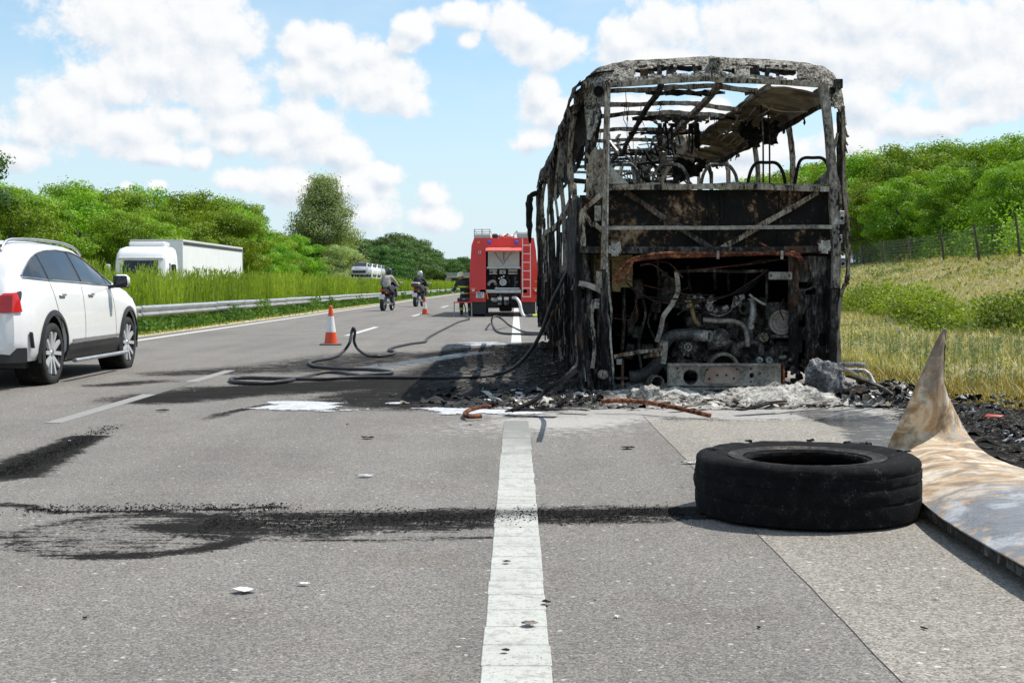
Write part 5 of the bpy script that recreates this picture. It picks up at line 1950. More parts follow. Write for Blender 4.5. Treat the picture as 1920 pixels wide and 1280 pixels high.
def csec(s):
    zt, zs, wb, wm, wr, zb = (float(sm(T, s)) for T in (T_zt, T_zs, T_wb, T_wm, T_wr, T_zb))
    zs = min(zs, zt - .03)
    ws = [(0, zb), (wm * .7, zb), (wm * .93, zb + .02), (wm * .985, zb + .10), (wm, .50), (wm * 1.0, .66), (wm * .992, .78), (wb * .5 + wm * .5, (zs + .8) / 2 + .02 if zs > .85 else zs - .06), (wb, zs)]
    g = zt - zs
    gw = min(1, g / .3)
    for t in (.12, .3, .5, .7, .85):
        ww = wb + (wr - wb) * (t ** 1.15)
        ws.append((ww, zs + g * t * .97))
    ws += [(wr * .93, zt - .018 * gw), (wr * .8, zt - .006 * gw), (wr * .5, zt + .008), (wr * .2, zt + .014), (0, zt + .015)]
    return ws


def xside(s, z):
    q = csec(s)[2:14]
    zz = [p[1] for p in q]
    return float(np.interp(z, zz, [p[0] for p in q]))


ss_ = np.unique(np.concatenate([np.linspace(0, .45, 16), np.linspace(.45, 3.4, 40), np.linspace(3.4, 4.66, 26)]))
rings = []
for s in ss_:
    q = csec(s)
    r_ = [(CX0 + p[0], CY0 + s, p[1]) for p in q] + [(CX0 - p[0], CY0 + s, p[1]) for p in q[-2:0:-1]]
    rings.append(r_)
body = MB().loft(rings).build("body", M_white, car, 40)
WR = .335
cutters = []
for s in (.98, 3.78):
    for sd in (1, -1):
        c_ = MB().cyl((CX0 + sd * .60, CY0 + s, WR + .02), (CX0 + sd * 1.2, CY0 + s, WR + .02), WR + .065, 36).build("cutter", M_white, org=car.location)
        cutters.append(c_)
bpy.context.view_layer.update()
boolean(body, cutters)
body.data.shade_smooth()
body.data.set_sharp_from_angle(angle=R(35))


def on_side(sd, s0, s1, lo, hi, off, nu=26, nv=8, thick=.006):
    pts = np.zeros((nu, nv, 3))
    for a in range(nu):
        s = s0 + (s1 - s0) * a / (nu - 1)
        zl, zh = (float(sm(lo, s)), float(sm(hi, s)))
        for b in range(nv):
            z = zl + (zh - zl) * b / (nv - 1)
            pts[a, b] = (CX0 + sd * (xside(s, z) + off), CY0 + s, z)
    if sd < 0:
        pts = pts[::-1]
    return pts


WLO = [(.36, 1.165), (.9, 1.14), (1.95, 1.115), (2.6, 1.095), (3.3, 1.075)]
WHI = [(.36, 1.175), (.5, 1.25), (.72, 1.345), (1.0, 1.41), (1.3, 1.445), (1.7, 1.462), (2.16, 1.452), (2.45, 1.415), (2.75, 1.335), (3.0, 1.235), (3.3, 1.085)]
for sd in (1, -1):
    for nm, s0, s1 in (("side_window", .36, .93), ("side_window", .99, 1.98), ("side_window", 2.06, 3.02), ("side_window", 3.06, 3.3)):
        MB().sheet(on_side(sd, s0, s1, WLO, WHI, .006), .006).build(nm, M_glass, car, 30)
    for s in (.96, 2.02, 3.04):
        MB().sheet(on_side(sd, s - .035, s + .035, WLO, WHI, .0035, 3, 8), .004).build("window_pillar", M_blackp, car)
    q = [(CX0 + sd * (xside(s, float(sm(WLO, s))) + .012), CY0 + s, float(sm(WLO, s)) - .008) for s in np.linspace(.36, 3.3, 24)]
    q2 = [(CX0 + sd * (xside(s, float(sm(WHI, s))) + .012), CY0 + s, float(sm(WHI, s)) + .008) for s in np.linspace(.36, 3.3, 30)]
    MB().tube(q, .009, 6).build("window_trim", M_chrome, car, 60)
    MB().tube(q2, .009, 6).build("window_trim", M_chrome, car, 60)
    # roof rail
    q = [(CX0 + sd * .585, CY0 + s, float(sm(T_zt, s)) + z_) for s, z_ in ((.30, -.012), (.48, .012), (1.0, .018), (1.8, .018), (2.3, .016), (2.6, .01), (2.8, -.01))]
    MB().tube(q, .016, 8, n=30).build("roof_rail", M_steel, car, 60)
    # door gaps
    for s_lo, s_hi in (((.98, 1.16), (1.22, .60)), ((2.02, 1.11), (2.02, .34)), ((3.14, 1.08), (3.22, .42))):
        q = []
        for t in np.linspace(0, 1, 14):
            s = s_lo[0] + (s_hi[0] - s_lo[0]) * t
            z = s_lo[1] + (s_hi[1] - s_lo[1]) * t
            q.append((CX0 + sd * (xside(s, z) + .0005), CY0 + s, z))
        MB().tube(q, .0035, 4).build("door_gap", M_blackp, car)
    for s in (1.30, 2.30):
        MB().box((CX0 + sd * (xside(s, .965) + .012), CY0 + s, .965), (.03, .19, .028), bev=.010).build("door_handle", M_chrome, car, 40)
        MB().box((CX0 + sd * (xside(s, .965) + .001), CY0 + s + .01, .95), (.01, .16, .045), bev=.004).build("handle_recess", M_grey, car, 40)
    # cladding, sill, chrome strip, running board
    SL = [(0, .30), (4.66, .26)]
    for s0, s1 in ((1.40, 3.36),):
        MB().sheet(on_side(sd, s0, s1, [(0, .25), (5, .25)], [(0, .40), (5, .43)], .012, 16, 4), .01).build("sill_cladding", M_blackp, car)
        MB().sheet(on_side(sd, 1.50, 3.24, [(0, .415), (5, .44)], [(0, .465), (5, .475)], .020, 16, 3), .01).build("chrome_strip", M_chrome, car)
    MB().tube([(CX0 + sd * .97, CY0 + 1.38, .235), (CX0 + sd * .985, CY0 + 1.6, .235), (CX0 + sd * .985, CY0 + 3.2, .235), (CX0 + sd * .96, CY0 + 3.34, .235)], .030, 10, n=16, flat=.75).build("running_board", M_steel, car, 60)
    for s, nm in ((.98, 0), (3.78, 1)):
        pts = []
        for a in range(33):
            th = math.radians(-22 + 224 * a / 32)
            row = []
            for b in range(4):
                r_ = WR + .058 + .055 * b / 3
                y_ = s + math.cos(th) * r_
                z_ = WR + .02 + math.sin(th) * r_
                z_ = max(z_, .26)
                row.append((CX0 + sd * (xside(min(max(y_, .05), 4.6), max(z_, .34)) + .012 - .004 * b), CY0 + y_, z_))
            pts.append(row)
        pts = np.array(pts)
        if sd > 0:
            pts = pts[::-1]
        MB().sheet(pts, .012).build("arch_cladding", M_blackp, car, 40)
        # wheel well
        MB().lathe((CX0 + sd * .58, CY0 + s, WR + .02), (sd, 0, 0), [(.001, .0), (WR + .06, .0), (WR + .06, .28)], 30).build("wheel_well", M_soot, car, 40)
        xw = CX0 + sd * .885
        w_ = MB().lathe((xw - sd * .11, CY0 + s, WR), (sd, 0, 0), [(.235, -.10), (.30, -.115), (.325, -.10), (WR, -.07), (WR, .07), (.325, .10), (.30, .112), (.262, .108), (.245, .10), (.24, .0)], 44, closed=True).build("wheel", M_rubber, car, 35)
        MB().lathe((xw - sd * .11, CY0 + s, WR), (sd, 0, 0), [(.246, .10), (.25, .085), (.235, .07), (.228, -.05), (.10, -.05), (.001, -.05)], 40).build("rim_barrel", M_blackp, w_, 40)
        ax = np.array([sd, 0, 0.])
        for k in range(5):
            for tw in (-.16, .16):
                th = k * 2 * math.pi / 5 + .25 + tw
                th2 = k * 2 * math.pi / 5 + .25 + tw * 1.9
                c0 = np.array([xw - sd * .035, CY0 + s, WR]) + .05 * np.array([0, math.cos(th), math.sin(th)])
                c1 = np.array([xw - sd * .018, CY0 + s, WR]) + .236 * np.array([0, math.cos(th2), math.sin(th2)])
                MB().bar(c0, c1, .040, .03, up=ax).build("spoke", M_silver0, w_)
        MB().lathe((xw - sd * .02, CY0 + s, WR), (sd, 0, 0), [(.001, .0), (.032, .0), (.045, -.02), (.06, -.03)], 20).build("hub_cap", M_steel, w_, 40)
    # mirrors
    m_ = MB()
    mx = CX0 + sd * 1.0
    m_.box((mx, CY0 + 3.10, 1.13), (.20, .11, .15), bev=.045)
    mo_ = m_.build("mirror", M_white, car, 60)
    MB().box((mx, CY0 + 3.035, 1.128), (.175, .02, .125), bev=.02).build("mirror_glass", M_glass, mo_, 60)
    MB().box((mx + sd * .01, CY0 + 3.08, 1.055), (.17, .10, .03), bev=.012).bar((CX0 + sd * .84, CY0 + 3.12, 1.05), (mx - sd * .04, CY0 + 3.1, 1.07), .06, .04).build("mirror_base", M_blackp, mo_, 60)
    # lamps
    TL = [(0, .80), (.35, .82)]
    TH = [(0, 1.0), (.2, 1.01), (.34, 1.02), (.42, 1.02)]
    MB().sheet(on_side(sd, .015, .17, [(0, .79), (.22, .80)], [(0, .90), (.05, .985), (.22, 1.0)], .008, 10, 6), .012).build("tail_lamp", M_redlamp, car, 40)
    MB().sheet(on_side(sd, .175, .24, [(.17, .90), (.24, .985)], [(.17, 1.0), (.24, 1.01)], .008, 6, 4), .012).build("tail_lamp_tip", M_blackp, car, 40)
    pts = np.array([[(CX0 + sd * (.80 - .34 * a / 9), CY0 + (.048 - .03 * (1 - b / 5)) - .016, .80 + .17 * b / 5) for b in range(6)] for a in range(10)])
    if sd < 0:
        pts = pts[::-1]
    MB().sheet(pts, .02).build("tail_lamp", M_redlamp, car, 40)
    MB().sheet(on_side(sd, 4.28, 4.5, [(4.2, .84), (4.55, .78)], [(4.2, .93), (4.55, .87)], .006, 8, 4), .01).build("head_lamp", M_glass, car, 40)
    MB().prism([(0, 0), (.03, 0), (-.02, .16), (-.05, .17)], (CX0 + sd * .872, CY0 + .33, .42), (0, 1, 0), (0, 0, 1), .03 * sd).build("reflector_slot", M_blackp, car)
# rear end
pts = np.array([[(CX0 - .60 + 1.2 * a / 11, CY0 + (.10 + .24 * b / 7) - .028 + .10 * abs(a / 5.5 - 1) ** 3, 1.09 + .34 * b / 7) for b in range(8)] for a in range(12)])
MB().sheet(pts, .012).build("rear_window", M_glass, car, 40)
MB().box((CX0, CY0 + .34, 1.50), (1.16, .22, .04), bev=.015).build("spoiler", M_white, car, 40)
pts = np.array([[(CX0 + x_ * 1.01, CY0 - .012 + .26 * abs(x_ / .86) ** 4, z_) for z_ in (.28, .34, .39, .43)] for x_ in np.linspace(-.84, .84, 22)])
MB().sheet(pts, .05).build("rear_bumper", M_blackp, car, 40)
MB().box((CX0, CY0 - .03, .36), (.9, .05, .07), bev=.02).build("skid_plate", M_steel, car, 40)
for sd in (1, -1):
    MB().box((CX0 + sd * .58, CY0 - .02, .40), (.20, .05, .07), bev=.025).build("exhaust_trim", M_chrome, car, 40)
pl = MB().box((CX0, CY0 + .015, .72), (.46, .02, .11)).build("number_plate", M_offw, car)
MB().box((CX0, CY0 + 2.3, .24), (1.5, 3.6, .08)).build("underbody", M_blackp, car)
# windscreen seen from other sides
pts = np.array([[(CX0 - .56 + 1.12 * a / 9, CY0 + 2.72 + .80 * b / 7, float(sm(T_zt, 2.72 + .80 * b / 7)) + .020 - .02 * abs(a / 4.5 - 1) ** 3) for b in range(8)] for a in range(10)])
MB().sheet(pts, .008).build("windscreen", M_glass, car, 40)


# ---------------------------------------------------------------- generic small car for the transporter
def small_car(name, loc, label, paint_mat, scale=1.0):
    c = thing(name, loc, label, "car", "cars on the transporter")
    o = np.asarray(loc, float)
    zt = [(0, .55), (.05, .8), (.4, 1.0), (1.0, 1.04), (1.5, 1.42), (2.6, 1.46), (3.5, 1.3), (3.9, 1.0), (4.1, .9), (4.2, .5)]
    wr = [(0, .6), (.3, .72), (1.0, .74), (1.5, .58), (3.4, .58), (3.9, .7), (4.2, .6)]
    rings = []
    for s in np.linspace(0, 4.2, 36):
        t_ = float(sm(zt, s))
        w_ = float(sm(wr, s))
        q = [(.8, .25), (.86, .5), (.85, .75), (.80, min(.95, t_ - .02)), (w_, t_ - .05), (w_ * .8, t_), (0, t_ + .02)]
        if s < .3 or s > 3.95:
            q = [(a * .88, b) for a, b in q]
        rings.append([o + np.array([a, s, b]) for a, b in q] + [o + np.array([-a, s, b]) for a, b in q[-2::-1]])
    MB().loft(rings).build("body", paint_mat, c, 40)
    q = np.array([[o + np.array([-.62 + 1.24 * a / 5, .98 + .5 * b / 4, 1.055 + .37 * b / 4]) for b in range(5)] for a in range(6)])
    MB().sheet(q, .01).build("windscreen", M_glass, c)
    MB().box(o + [0, -.0, .50], (1.3, .06, .26), bev=.02).build("grille", M_blackp, c)
    MB().box(o + [.62, .06, .70], (.34, .12, .12), bev=.03).build("head_lamp", M_offw, c)
    MB().box(o + [-.62, .06, .70], (.34, .12, .12), bev=.03).build("head_lamp", M_offw, c)
    for sd in (1, -1):
        MB().box(o + [sd * .74, 2.45, 1.15], (.12, 1.9, .3), bev=.05).build("side_window", M_glass, c)
        for s in (.8, 3.4):
            MB().lathe(o + [sd * .75, s, .31], (sd, 0, 0), [(.001, .08), (.2, .09), (.31, .08), (.31, -.1)], 18).build("wheel", M_rubber, c, 40)
    return c


tx, ty = -15.6, 133.0
tzb = -.8
tr = thing("car_transporter", (tx, ty, tzb), "white car transporter loaded with cars on the opposite carriageway", "truck")
MB().box((tx, ty + 1.2, tzb + 1.75), (2.4, 2.3, 1.5), bev=.2).build("cab", M_white, tr, 40)
MB().box((tx, ty + .03, tzb + 1.9), (2.1, .06, .7), bev=.02).build("windscreen", M_glass, tr)
MB().box((tx, ty + 1.2, tzb + .75), (2.4, 2.3, .6), bev=.1).build("front_bumper", M_blackp, tr, 40)
MB().box((tx, ty + 8.5, tzb + 2.62), (2.5, 17.5, .16)).build("upper_deck", M_offw, tr)
MB().box((tx, ty + 11, tzb + .9), (2.4, 15, .2)).build("lower_deck", M_steel, tr)
for y_ in (0, 4.5, 9, 13.5, 17):
    for sd in (1, -1):
        MB().bar((tx + sd * 1.2, ty + y_, tzb + (2.4 if y_ == 0 else .9)), (tx + sd * 1.2, ty + y_ + .3, tzb + 3.0), .12, .12).build("deck_post", M_offw, tr)
for y_ in (1.5, 7.5, 9, 15, 16.2):
    for sd in (1, -1):
        MB().lathe((tx + sd * 1.05, ty + y_, tzb + .5), (sd, 0, 0), [(.001, .1), (.3, .12), (.5, .1), (.5, -.15)], 18).build("wheel", M_rubber, tr, 40)
M_silver = flat("silver_paint", (.45, .46, .47), .3, metal=.5, var=.05, coat=.5)
M_carblack = flat("black_paint", (.02, .02, .022), .2, var=.05, coat=.6)
small_car("transported_car", (tx, ty - .6, tzb + 2.72), "silver hatchback riding first on the transporter's upper deck", M_silver)
small_car("transported_car", (tx, ty + 4.2, tzb + 2.72), "white hatchback riding second on the transporter's upper deck", M_white)
small_car("transported_car", (tx, ty + 9.0, tzb + 2.72), "white hatchback riding third on the transporter's upper deck", M_white)
small_car("transported_car", (tx, ty + 13.4, tzb + 2.72), "silver hatchback riding last on the transporter's upper deck", M_silver)

# ---------------------------------------------------------------- white articulated lorry
lx, ly, lz = -17.35, 61.4, -.78
lo = thing("articulated_lorry", (lx, ly, lz), "white curtain-sided articulated lorry coming the other way beyond the median", "truck")
rings = []
for z_, yf, w_ in ((.9, .05, 1.22), (1.5, .0, 1.24), (2.1, .03, 1.24), (2.2, .05, 1.24), (3.0, .22, 1.20), (3.3, .32, 1.17), (3.55, .60, 1.10), (3.66, 1.0, .95)):
    r_ = []
    for (a, b) in ((-1, 1.0), (-1, .18), (-.94, .06), (-.80, .0), (0, -.04), (.80, .0), (.94, .06), (1, .18), (1, 1.0)):
        yy_ = yf + b * .9 if b < 1 else 2.2
        r_.append((lx + a * w_, ly + yy_, lz + z_))
    rings.append(r_)
MB().loft(rings).build("cab", M_white, lo, 35)
nx = 12
pts = np.array([[(lx - .98 + 1.96 * a / (nx - 1), ly - .06 + .035 + (.05 + .17 * b / 5) + .16 * abs(a / 5.5 - 1) ** 5 - .04, lz + 2.22 + .78 * b / 5) for b in range(6)] for a in range(nx)])
MB().sheet(pts, .01).build("windscreen", M_glass, lo, 40)
MB().box((lx, ly + .30, lz + 3.10), (2.1, .25, .10), bev=.03).build("sun_visor", M_offw, lo, 40)
for sd in (1, -1):
    MB().box((lx + sd * 1.225, ly + 1.05, lz + 2.55), (.03, .75, .62), bev=.02).build("side_window", M_glass if sd < 0 else M_offw, lo)
    MB().box((lx + sd * 1.228, ly + .72, lz + 2.55), (.035, .10, .66)).build("window_pillar", M_blackp, lo)
    MB().box((lx + sd * 1.52, ly + .25, lz + 2.40), (.22, .14, .85), bev=.04).build("mirror", M_offw if sd < 0 else M_blackp, lo, 40)
    MB().box((lx + sd * .85, ly + .0, lz + 1.0), (.42, .12, .2), bev=.03).build("head_lamp", M_offw, lo)
MB().box((lx, ly - .03, lz + 1.5), (1.9, .06, .7), bev=.02).build("grille", M_hi, lo)
MB().box((lx, ly - .02, lz + .65), (2.4, .25, .55), bev=.06).build("front_bumper", M_hi, lo)
MB().box((lx, ly + 1.75, lz + 3.78), (1.7, .9, .22), bev=.05).build("roof_deflector", M_white, lo, 40)
MB().box((lx, ly + 10.0, lz + 2.55), (2.52, 14.0, 2.85)).build("trailer_box", M_canvas, lo)
MB().box((lx, ly + 10.0, lz + 4.02), (2.56, 14.04, .09)).build("trailer_roof", M_offw, lo)
for sd in (1, -1):
    MB().box((lx + sd * 1.272, ly + 10.0, lz + 3.88), (.03, 13.8, .12)).build("curtain_track", M_blackp, lo)
    for k in range(1, 14):
        MB().box((lx + sd * 1.260, ly + 3.0 + k, lz + 2.5), (.002, .015, 2.6)).build("curtain_fold", M_offw, lo)
    MB().box((lx + sd * 1.27, ly + 17.0, lz + 2.5), (.03, .1, 2.9)).build("corner_post", M_steel, lo)
MB().box((lx, ly + 9, lz + .98), (1.0, 13.5, .25)).build("chassis", M_blackp, lo)
for y_ in (1.2, 5.4, 12.5, 13.8, 15.1):
    for sd in (1, -1):
        MB().lathe((lx + sd * 1.1, ly + y_, lz + .5), (sd, 0, 0), [(.001, .1), (.3, .12), (.5, .1), (.5, -.15)], 20).build("wheel", M_rubber, lo, 40)

# ---------------------------------------------------------------- fire engine
FD = 46.0


def Fp(px, py, dy=0.0):
    q = P(px, py, FD)
    return np.array([q[0], FD + dy, q[2]])


def fbox(px0, py0, px1, py1, y0, y1, bev=0.0):
    a, b = Fp(px0, py1), Fp(px1, py0)
    return MB().box(((a[0] + b[0]) / 2, FD + (y0 + y1) / 2, (a[2] + b[2]) / 2), (b[0] - a[0], y1 - y0, b[2] - a[2]), bev=bev)


fe = thing("fire_engine", Fp(944, 593) * [1, 1, 0], "red fire engine with open rear pump bay and ladder, parked ahead of the bus", "fire engine")


def fpart(mb, name, mat, sm_=None, label=None, parent=None):
    o = mb.build(name, mat, parent or fe, sm_)
    if label:
        o["label"] = label
    return o


# body round the pump bay
left = [(881, 566), (880, 520), (884, 460), (889, 446), (911, 446), (911, 566)]
right = [(977, 566), (977, 446), (1001, 446), (1005, 470), (1009, 520), (1009, 566)]
o0 = Fp(881, 566)
for poly in (left, right):
    q = []
    for (a, b) in poly:
        p_ = Fp(a, b) - o0
        q.append((p_[0], p_[2]))
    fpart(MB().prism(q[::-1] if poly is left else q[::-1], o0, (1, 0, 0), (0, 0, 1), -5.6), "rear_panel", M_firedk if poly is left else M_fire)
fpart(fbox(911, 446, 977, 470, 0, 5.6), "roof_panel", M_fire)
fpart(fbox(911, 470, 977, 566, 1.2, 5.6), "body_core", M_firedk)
fpart(fbox(886, 448, 1003, 566, 5.7, 8.3, .15), "cab", M_fire, 40)
fpart(fbox(900, 543, 988, 549, .0, 1.3), "pump_sill", M_steel)
fpart(fbox(912, 470, 976, 543, 1.0, 1.25), "bay_back", M_blackp)
fl = MB().sheet(np.array([[Fp(911 + 67 * a, 463.5 + 6.5 * b, -.02 - .55 * (1 - abs(1 - b))) for b in (0, 1)] for a in (0, 1)]), .04)
fpart(fl, "rear_flap", flat("pinkish_red_flap", (.75, .16, .14), .4), label="raised pinkish-red flap over the pump bay")  # paler, pinker red than the body panels
sh = fpart(fbox(915, 471, 974, 501.5, .02, .08), "grey_shutter", M_grey)
for k in range(7):
    for sg in (1, -1):
        if k == 0 and sg < 0:
            continue
        p_ = Fp(943.2 + sg * k * 2.5, 494.8 - k * 3.4, .01)
        MB().lathe(p_, (0, -1, 0), [(.001, .012), (.018, .012), (.02, 0)], 8).build("vent_hole", M_soot, sh)
fpart(fbox(944.2, 472, 945.2, 489, -.01, .02), "pull_strap", M_blackp)
fpart(fbox(913, 500.5, 976, 503.5, -.02, .1), "shutter_rail", M_steel)
cp = fpart(fbox(917, 504, 932, 514, .2, .3), "control_panel", M_grey)
fpart(fbox(936.5, 506, 948, 513.5, .2, .3), "control_panel", M_grey)
fpart(fbox(953, 504.5, 970, 514, .2, .3), "control_panel", M_grey)
for px in (918.5, 921, 923.5, 931, 942.8, 955, 958.4, 961.8, 965.2, 968):
    fpart(MB().lathe(Fp(px, 510.5, .19), (0, -1, 0), [(.001, .02), (.022, .02), (.026, 0)], 8), "gauge", M_soot)
for (px, py) in ((936, 522), (940.5, 520), (944.5, 518)):
    fpart(MB().lathe(Fp(px, py, .2), (0, -1, 0), [(.001, .02), (.028, .02), (.032, 0)], 10), "gauge", M_offw)
fpart(MB().lathe(Fp(943, 529, .6), (0, -1, 0), [(.001, .34), (.03, .34), (.035, .30), (.06, .30), (.075, .36), (.12, .36), (.13, .28), (.13, 0)], 24), "pump", M_steel, 40)
fpart(MB().tube([Fp(915, 535, .3), Fp(918, 529, .3), Fp(926, 527, .3), Fp(929, 533, .4)], .055, 8, n=14), "suction_pipe", M_grey, 60)
for k in range(18):
    px, py = er.uniform(915, 973), er.uniform(518, 539)
    fpart(MB().box(Fp(px, py, er.uniform(.4, .8)), (er.uniform(.04, .16), .1, er.uniform(.04, .14)), bev=.01), "pump_fitting", er.choice([M_blackp, M_blackp, M_engine, M_grey]))
fpart(fbox(964, 518, 968, 538, .2, .24), "hose_rack", M_blackp)
fpart(MB().bar(Fp(928, 540.5, -.02), Fp(974, 540.5, -.02), .035, .035), "pump_sill_bar", M_chrome)
for px in (917.3, 968.3):
    fpart(MB().lathe(Fp(px, 454, -.0), (0, -1, 0), [(.001, .12), (.05, .11), (.07, .06), (.072, 0)], 16), "blue_beacon", M_blue, 50)
fpart(MB().lathe(Fp(899.3, 473, .0), (0, -1, 0), [(.001, .02), (.025, .02), (.026, .03), (.05, .03), (.052, 0)], 14), "filler_cap", M_offw)
fpart(MB().lathe(Fp(899.3, 473, -.03), (0, -1, 0), [(.001, .004), (.026, .004), (.027, 0)], 12), "filler_cap_core", M_soot)
# ladder
lad = fpart(MB().bar(Fp(979.8, 447, -.16), Fp(979.8, 557, -.16), .03, .03), "ladder_rail", M_offw)
fpart(MB().bar(Fp(994.5, 447, -.16), Fp(994.5, 557, -.16), .03, .03), "ladder_rail", M_offw)
for k in range(7):
    y_ = 460 + k * 16
    fpart(MB().bar(Fp(979.8, y_, -.16), Fp(994.5, y_, -.16), .025, .03), "ladder_rung", M_offw)
fpart(fbox(983, 449, 987, 453.5, -.04, .02), "marker_lamp", M_redlamp)
for (a, b) in ((986.5, 468), (986.5, 531.5)):
    fpart(fbox(a - 4.5, b - 3.5, a + 4.5, b + 3.5, -.02, .01), "rear_hatch", M_firedk)
fpart(fbox(895, 452, 900, 456, -.03, .01), "marker_lamp", M_orange)
# lamps, stripes, plate
for (a, b) in ((881.5, 892), (999, 1008)):
    fpart(fbox(a, 539.5, b, 542, -.03, .01), "reflector_strip", M_orange)
    fpart(fbox(a + 1, 542, b - 1, 552, -.06, .01, .01), "tail_lamp", M_redlamp)
    fpart(fbox(a + 3.5, 542.5, b - 2, 546, -.09, -.05), "reversing_lamp", M_offw)
fpart(fbox(1002, 526, 1007, 529, -.03, .01), "marker_lamp", M_orange)
fpart(fbox(880.5, 518, 884, 529, -.03, .01), "marker_lamp", M_redlamp)
pl = fpart(fbox(892.5, 547.5, 907.8, 558.5, -.05, .0), "number_plate", M_offw)


def text_obj(body_, loc, size, mat, parent, rotz=0.0, align="CENTER", depth=.003, name="plate_lettering"):
    cu = bpy.data.curves.new(name, "FONT")
    cu.body = body_
    cu.size = size
    cu.align_x = align
    cu.align_y = "CENTER"
    cu.extrude = depth
    o = bpy.data.objects.new(name, cu)
    COL.objects.link(o)
    dg = bpy.context.evaluated_depsgraph_get()
    me = bpy.data.meshes.new_from_object(o.evaluated_get(dg))
    bpy.data.objects.remove(o)
    o = bpy.data.objects.new(name, me)
    COL.objects.link(o)
    me.materials.clear()
    me.materials.append(mat)
    o.parent = parent
    og = ORG.get(parent.name, np.zeros(3))
    o.location = tuple(np.asarray(loc) - np.asarray(og))
    o.rotation_euler = (math.pi / 2, 0, rotz)
    ORG[o.name] = og
    return o


text_obj("GKY", Fp(900.3, 550.6, -.056), .115, M_soot, pl)
text_obj("231", Fp(900.3, 555.7, -.056), .115, M_soot, pl)
fpart(MB().bar(Fp(912.5, 547, -.02), Fp(915, 561, -.02), .04, .02), "tow_strap", M_orange)
# mudflaps, wheels, underside
for (a, b) in ((881, 911.5), (976, 1004)):
    fpart(fbox(a, 566, b, 589, .1, .16), "mud_flap", M_blackp)
    for dy in (.9, 5.0):
        c = Fp((a + b) / 2, 570, dy)
        c[2] = .5
        c[0] += .0
        fpart(MB().lathe(c + [-.25, 0, 0], (1, 0, 0), [(.12, 0), (.3, .02), (.44, .0), (.5, .05), (.5, .45), (.44, .5), (.12, .46)], 28), "wheel", M_rubber, 40)
fpart(fbox(905, 562, 982, 578, .5, 5.5), "chassis", M_blackp)
fpart(fbox(936, 570, 960, 584, .1, .5, .04), "tow_block", M_soot)
for (a, b) in ((933, 941), (945, 954)):
    cn = fpart(fbox(a, 561, b, 572, -.12, .1, .02), "equipment_bag", M_engine)
    MB().box(Fp((a + b) / 2, 559.5, -.08), ((b - a) * .018, .1, .10), bev=.01).build("bag_lid", M_offw, cn)
for k in range(16):
    px, py = er.uniform(912, 972), er.uniform(549, 575)
    fpart(MB().box(Fp(px, py, er.uniform(-.05, .4)), (er.uniform(.04, .2), .12, er.uniform(.04, .16)), bev=.01), "rear_fitting", er.choice([M_blackp, M_blackp, M_soot, M_engine, M_grey]))
fpart(MB().lathe(Fp(923.5, 561, -.1), (0, -1, 0), [(.001, .03), (.05, .03), (.06, .0)], 14), "hose_outlet", M_grey)
# roof kit
for (x0, x1) in ((889, 918),):
    for z0 in (430, 434.5, 438):
        fpart(MB().bar(Fp(x0, z0, .2), Fp(x1, z0, .2), .03, .03), "roof_rack", M_offw)
    for px in (x0, (x0 + x1) / 2, x1):
        fpart(MB().bar(Fp(px, 429, .2), Fp(px, 446, .2), .03, .03), "roof_rack", M_offw)
        fpart(MB().bar(Fp(px, 430, .2), Fp(px, 430, 4.2), .03, .03), "roof_rack", M_offw)
fpart(fbox(890, 440, 919, 446, -.02, 4.5), "roof_locker", M_grey)
fpart(fbox(922, 437.5, 933.5, 446, .3, 1.6, .04), "roof_box", M_blackp)
fpart(MB().lathe(Fp(942, 441.5, .6), (0, 0, 1), [(.04, -.05), (.12, -.06), (.16, 0), (.12, .06), (.04, .05)], 16), "hose_coil", M_offw, 60)
fpart(MB().bar(Fp(945, 443, .3), Fp(953, 438, .3), .09, .06), "roof_tool", M_fire)
fpart(MB().lathe(Fp(957, 442, .6), (0, 0, 1), [(.04, -.05), (.12, -.06), (.16, 0), (.12, .06), (.04, .05)], 16), "hose_coil", M_offw, 60)
for (a, b, c, d_) in ((960, 445, 969, 432), (969, 432, 971, 445), (971, 436, 989, 436), (989, 432, 990, 445), (971, 441, 994, 441)):
    fpart(MB().bar(Fp(a, b, .3), Fp(c, d_, .3), .05, .04), "roof_ladder", M_offw)
fpart(fbox(971, 438, 994, 446.5, .0, 4.5), "roof_locker", M_grey)
fpart(MB().box(Fp(876.5, 483, 6.6), (.12, .12, .42), bev=.03).bar(Fp(877, 478, 6.5), Fp(886, 476, 6.5), .03, .03), "wing_mirror", M_blackp, 40)
# white suction hose and coupling
sh_ = thing("suction_hose", Fp(985, 596, -.3) * [1, 1, 0], "thick white suction hose hanging from the fire engine to the road", "hose")
MB().tube([Fp(962, 558, -.05), Fp(968, 559, -.3), Fp(974, 567, -.6), Fp(977, 580, -.7), Fp(981, 590, -.8), Fp(988, 594, -.9)], .055, 10, n=30, jit=.03).build("hose_tube", M_offw, sh_, 60)
MB().lathe(Fp(988, 593.5, -.9), (1, 0, 0), [(.03, -.05), (.09, -.05), (.09, .03), (.12, .05), (.12, .18), (.07, .22), (.07, .36), (.02, .4)], 14).build("hose_coupling", M_blackp, sh_, 40)
MB().box(Fp(1003, 591, -.9), (.25, .2, .12), bev=.04).build("coupling_valve", M_hi, sh_)


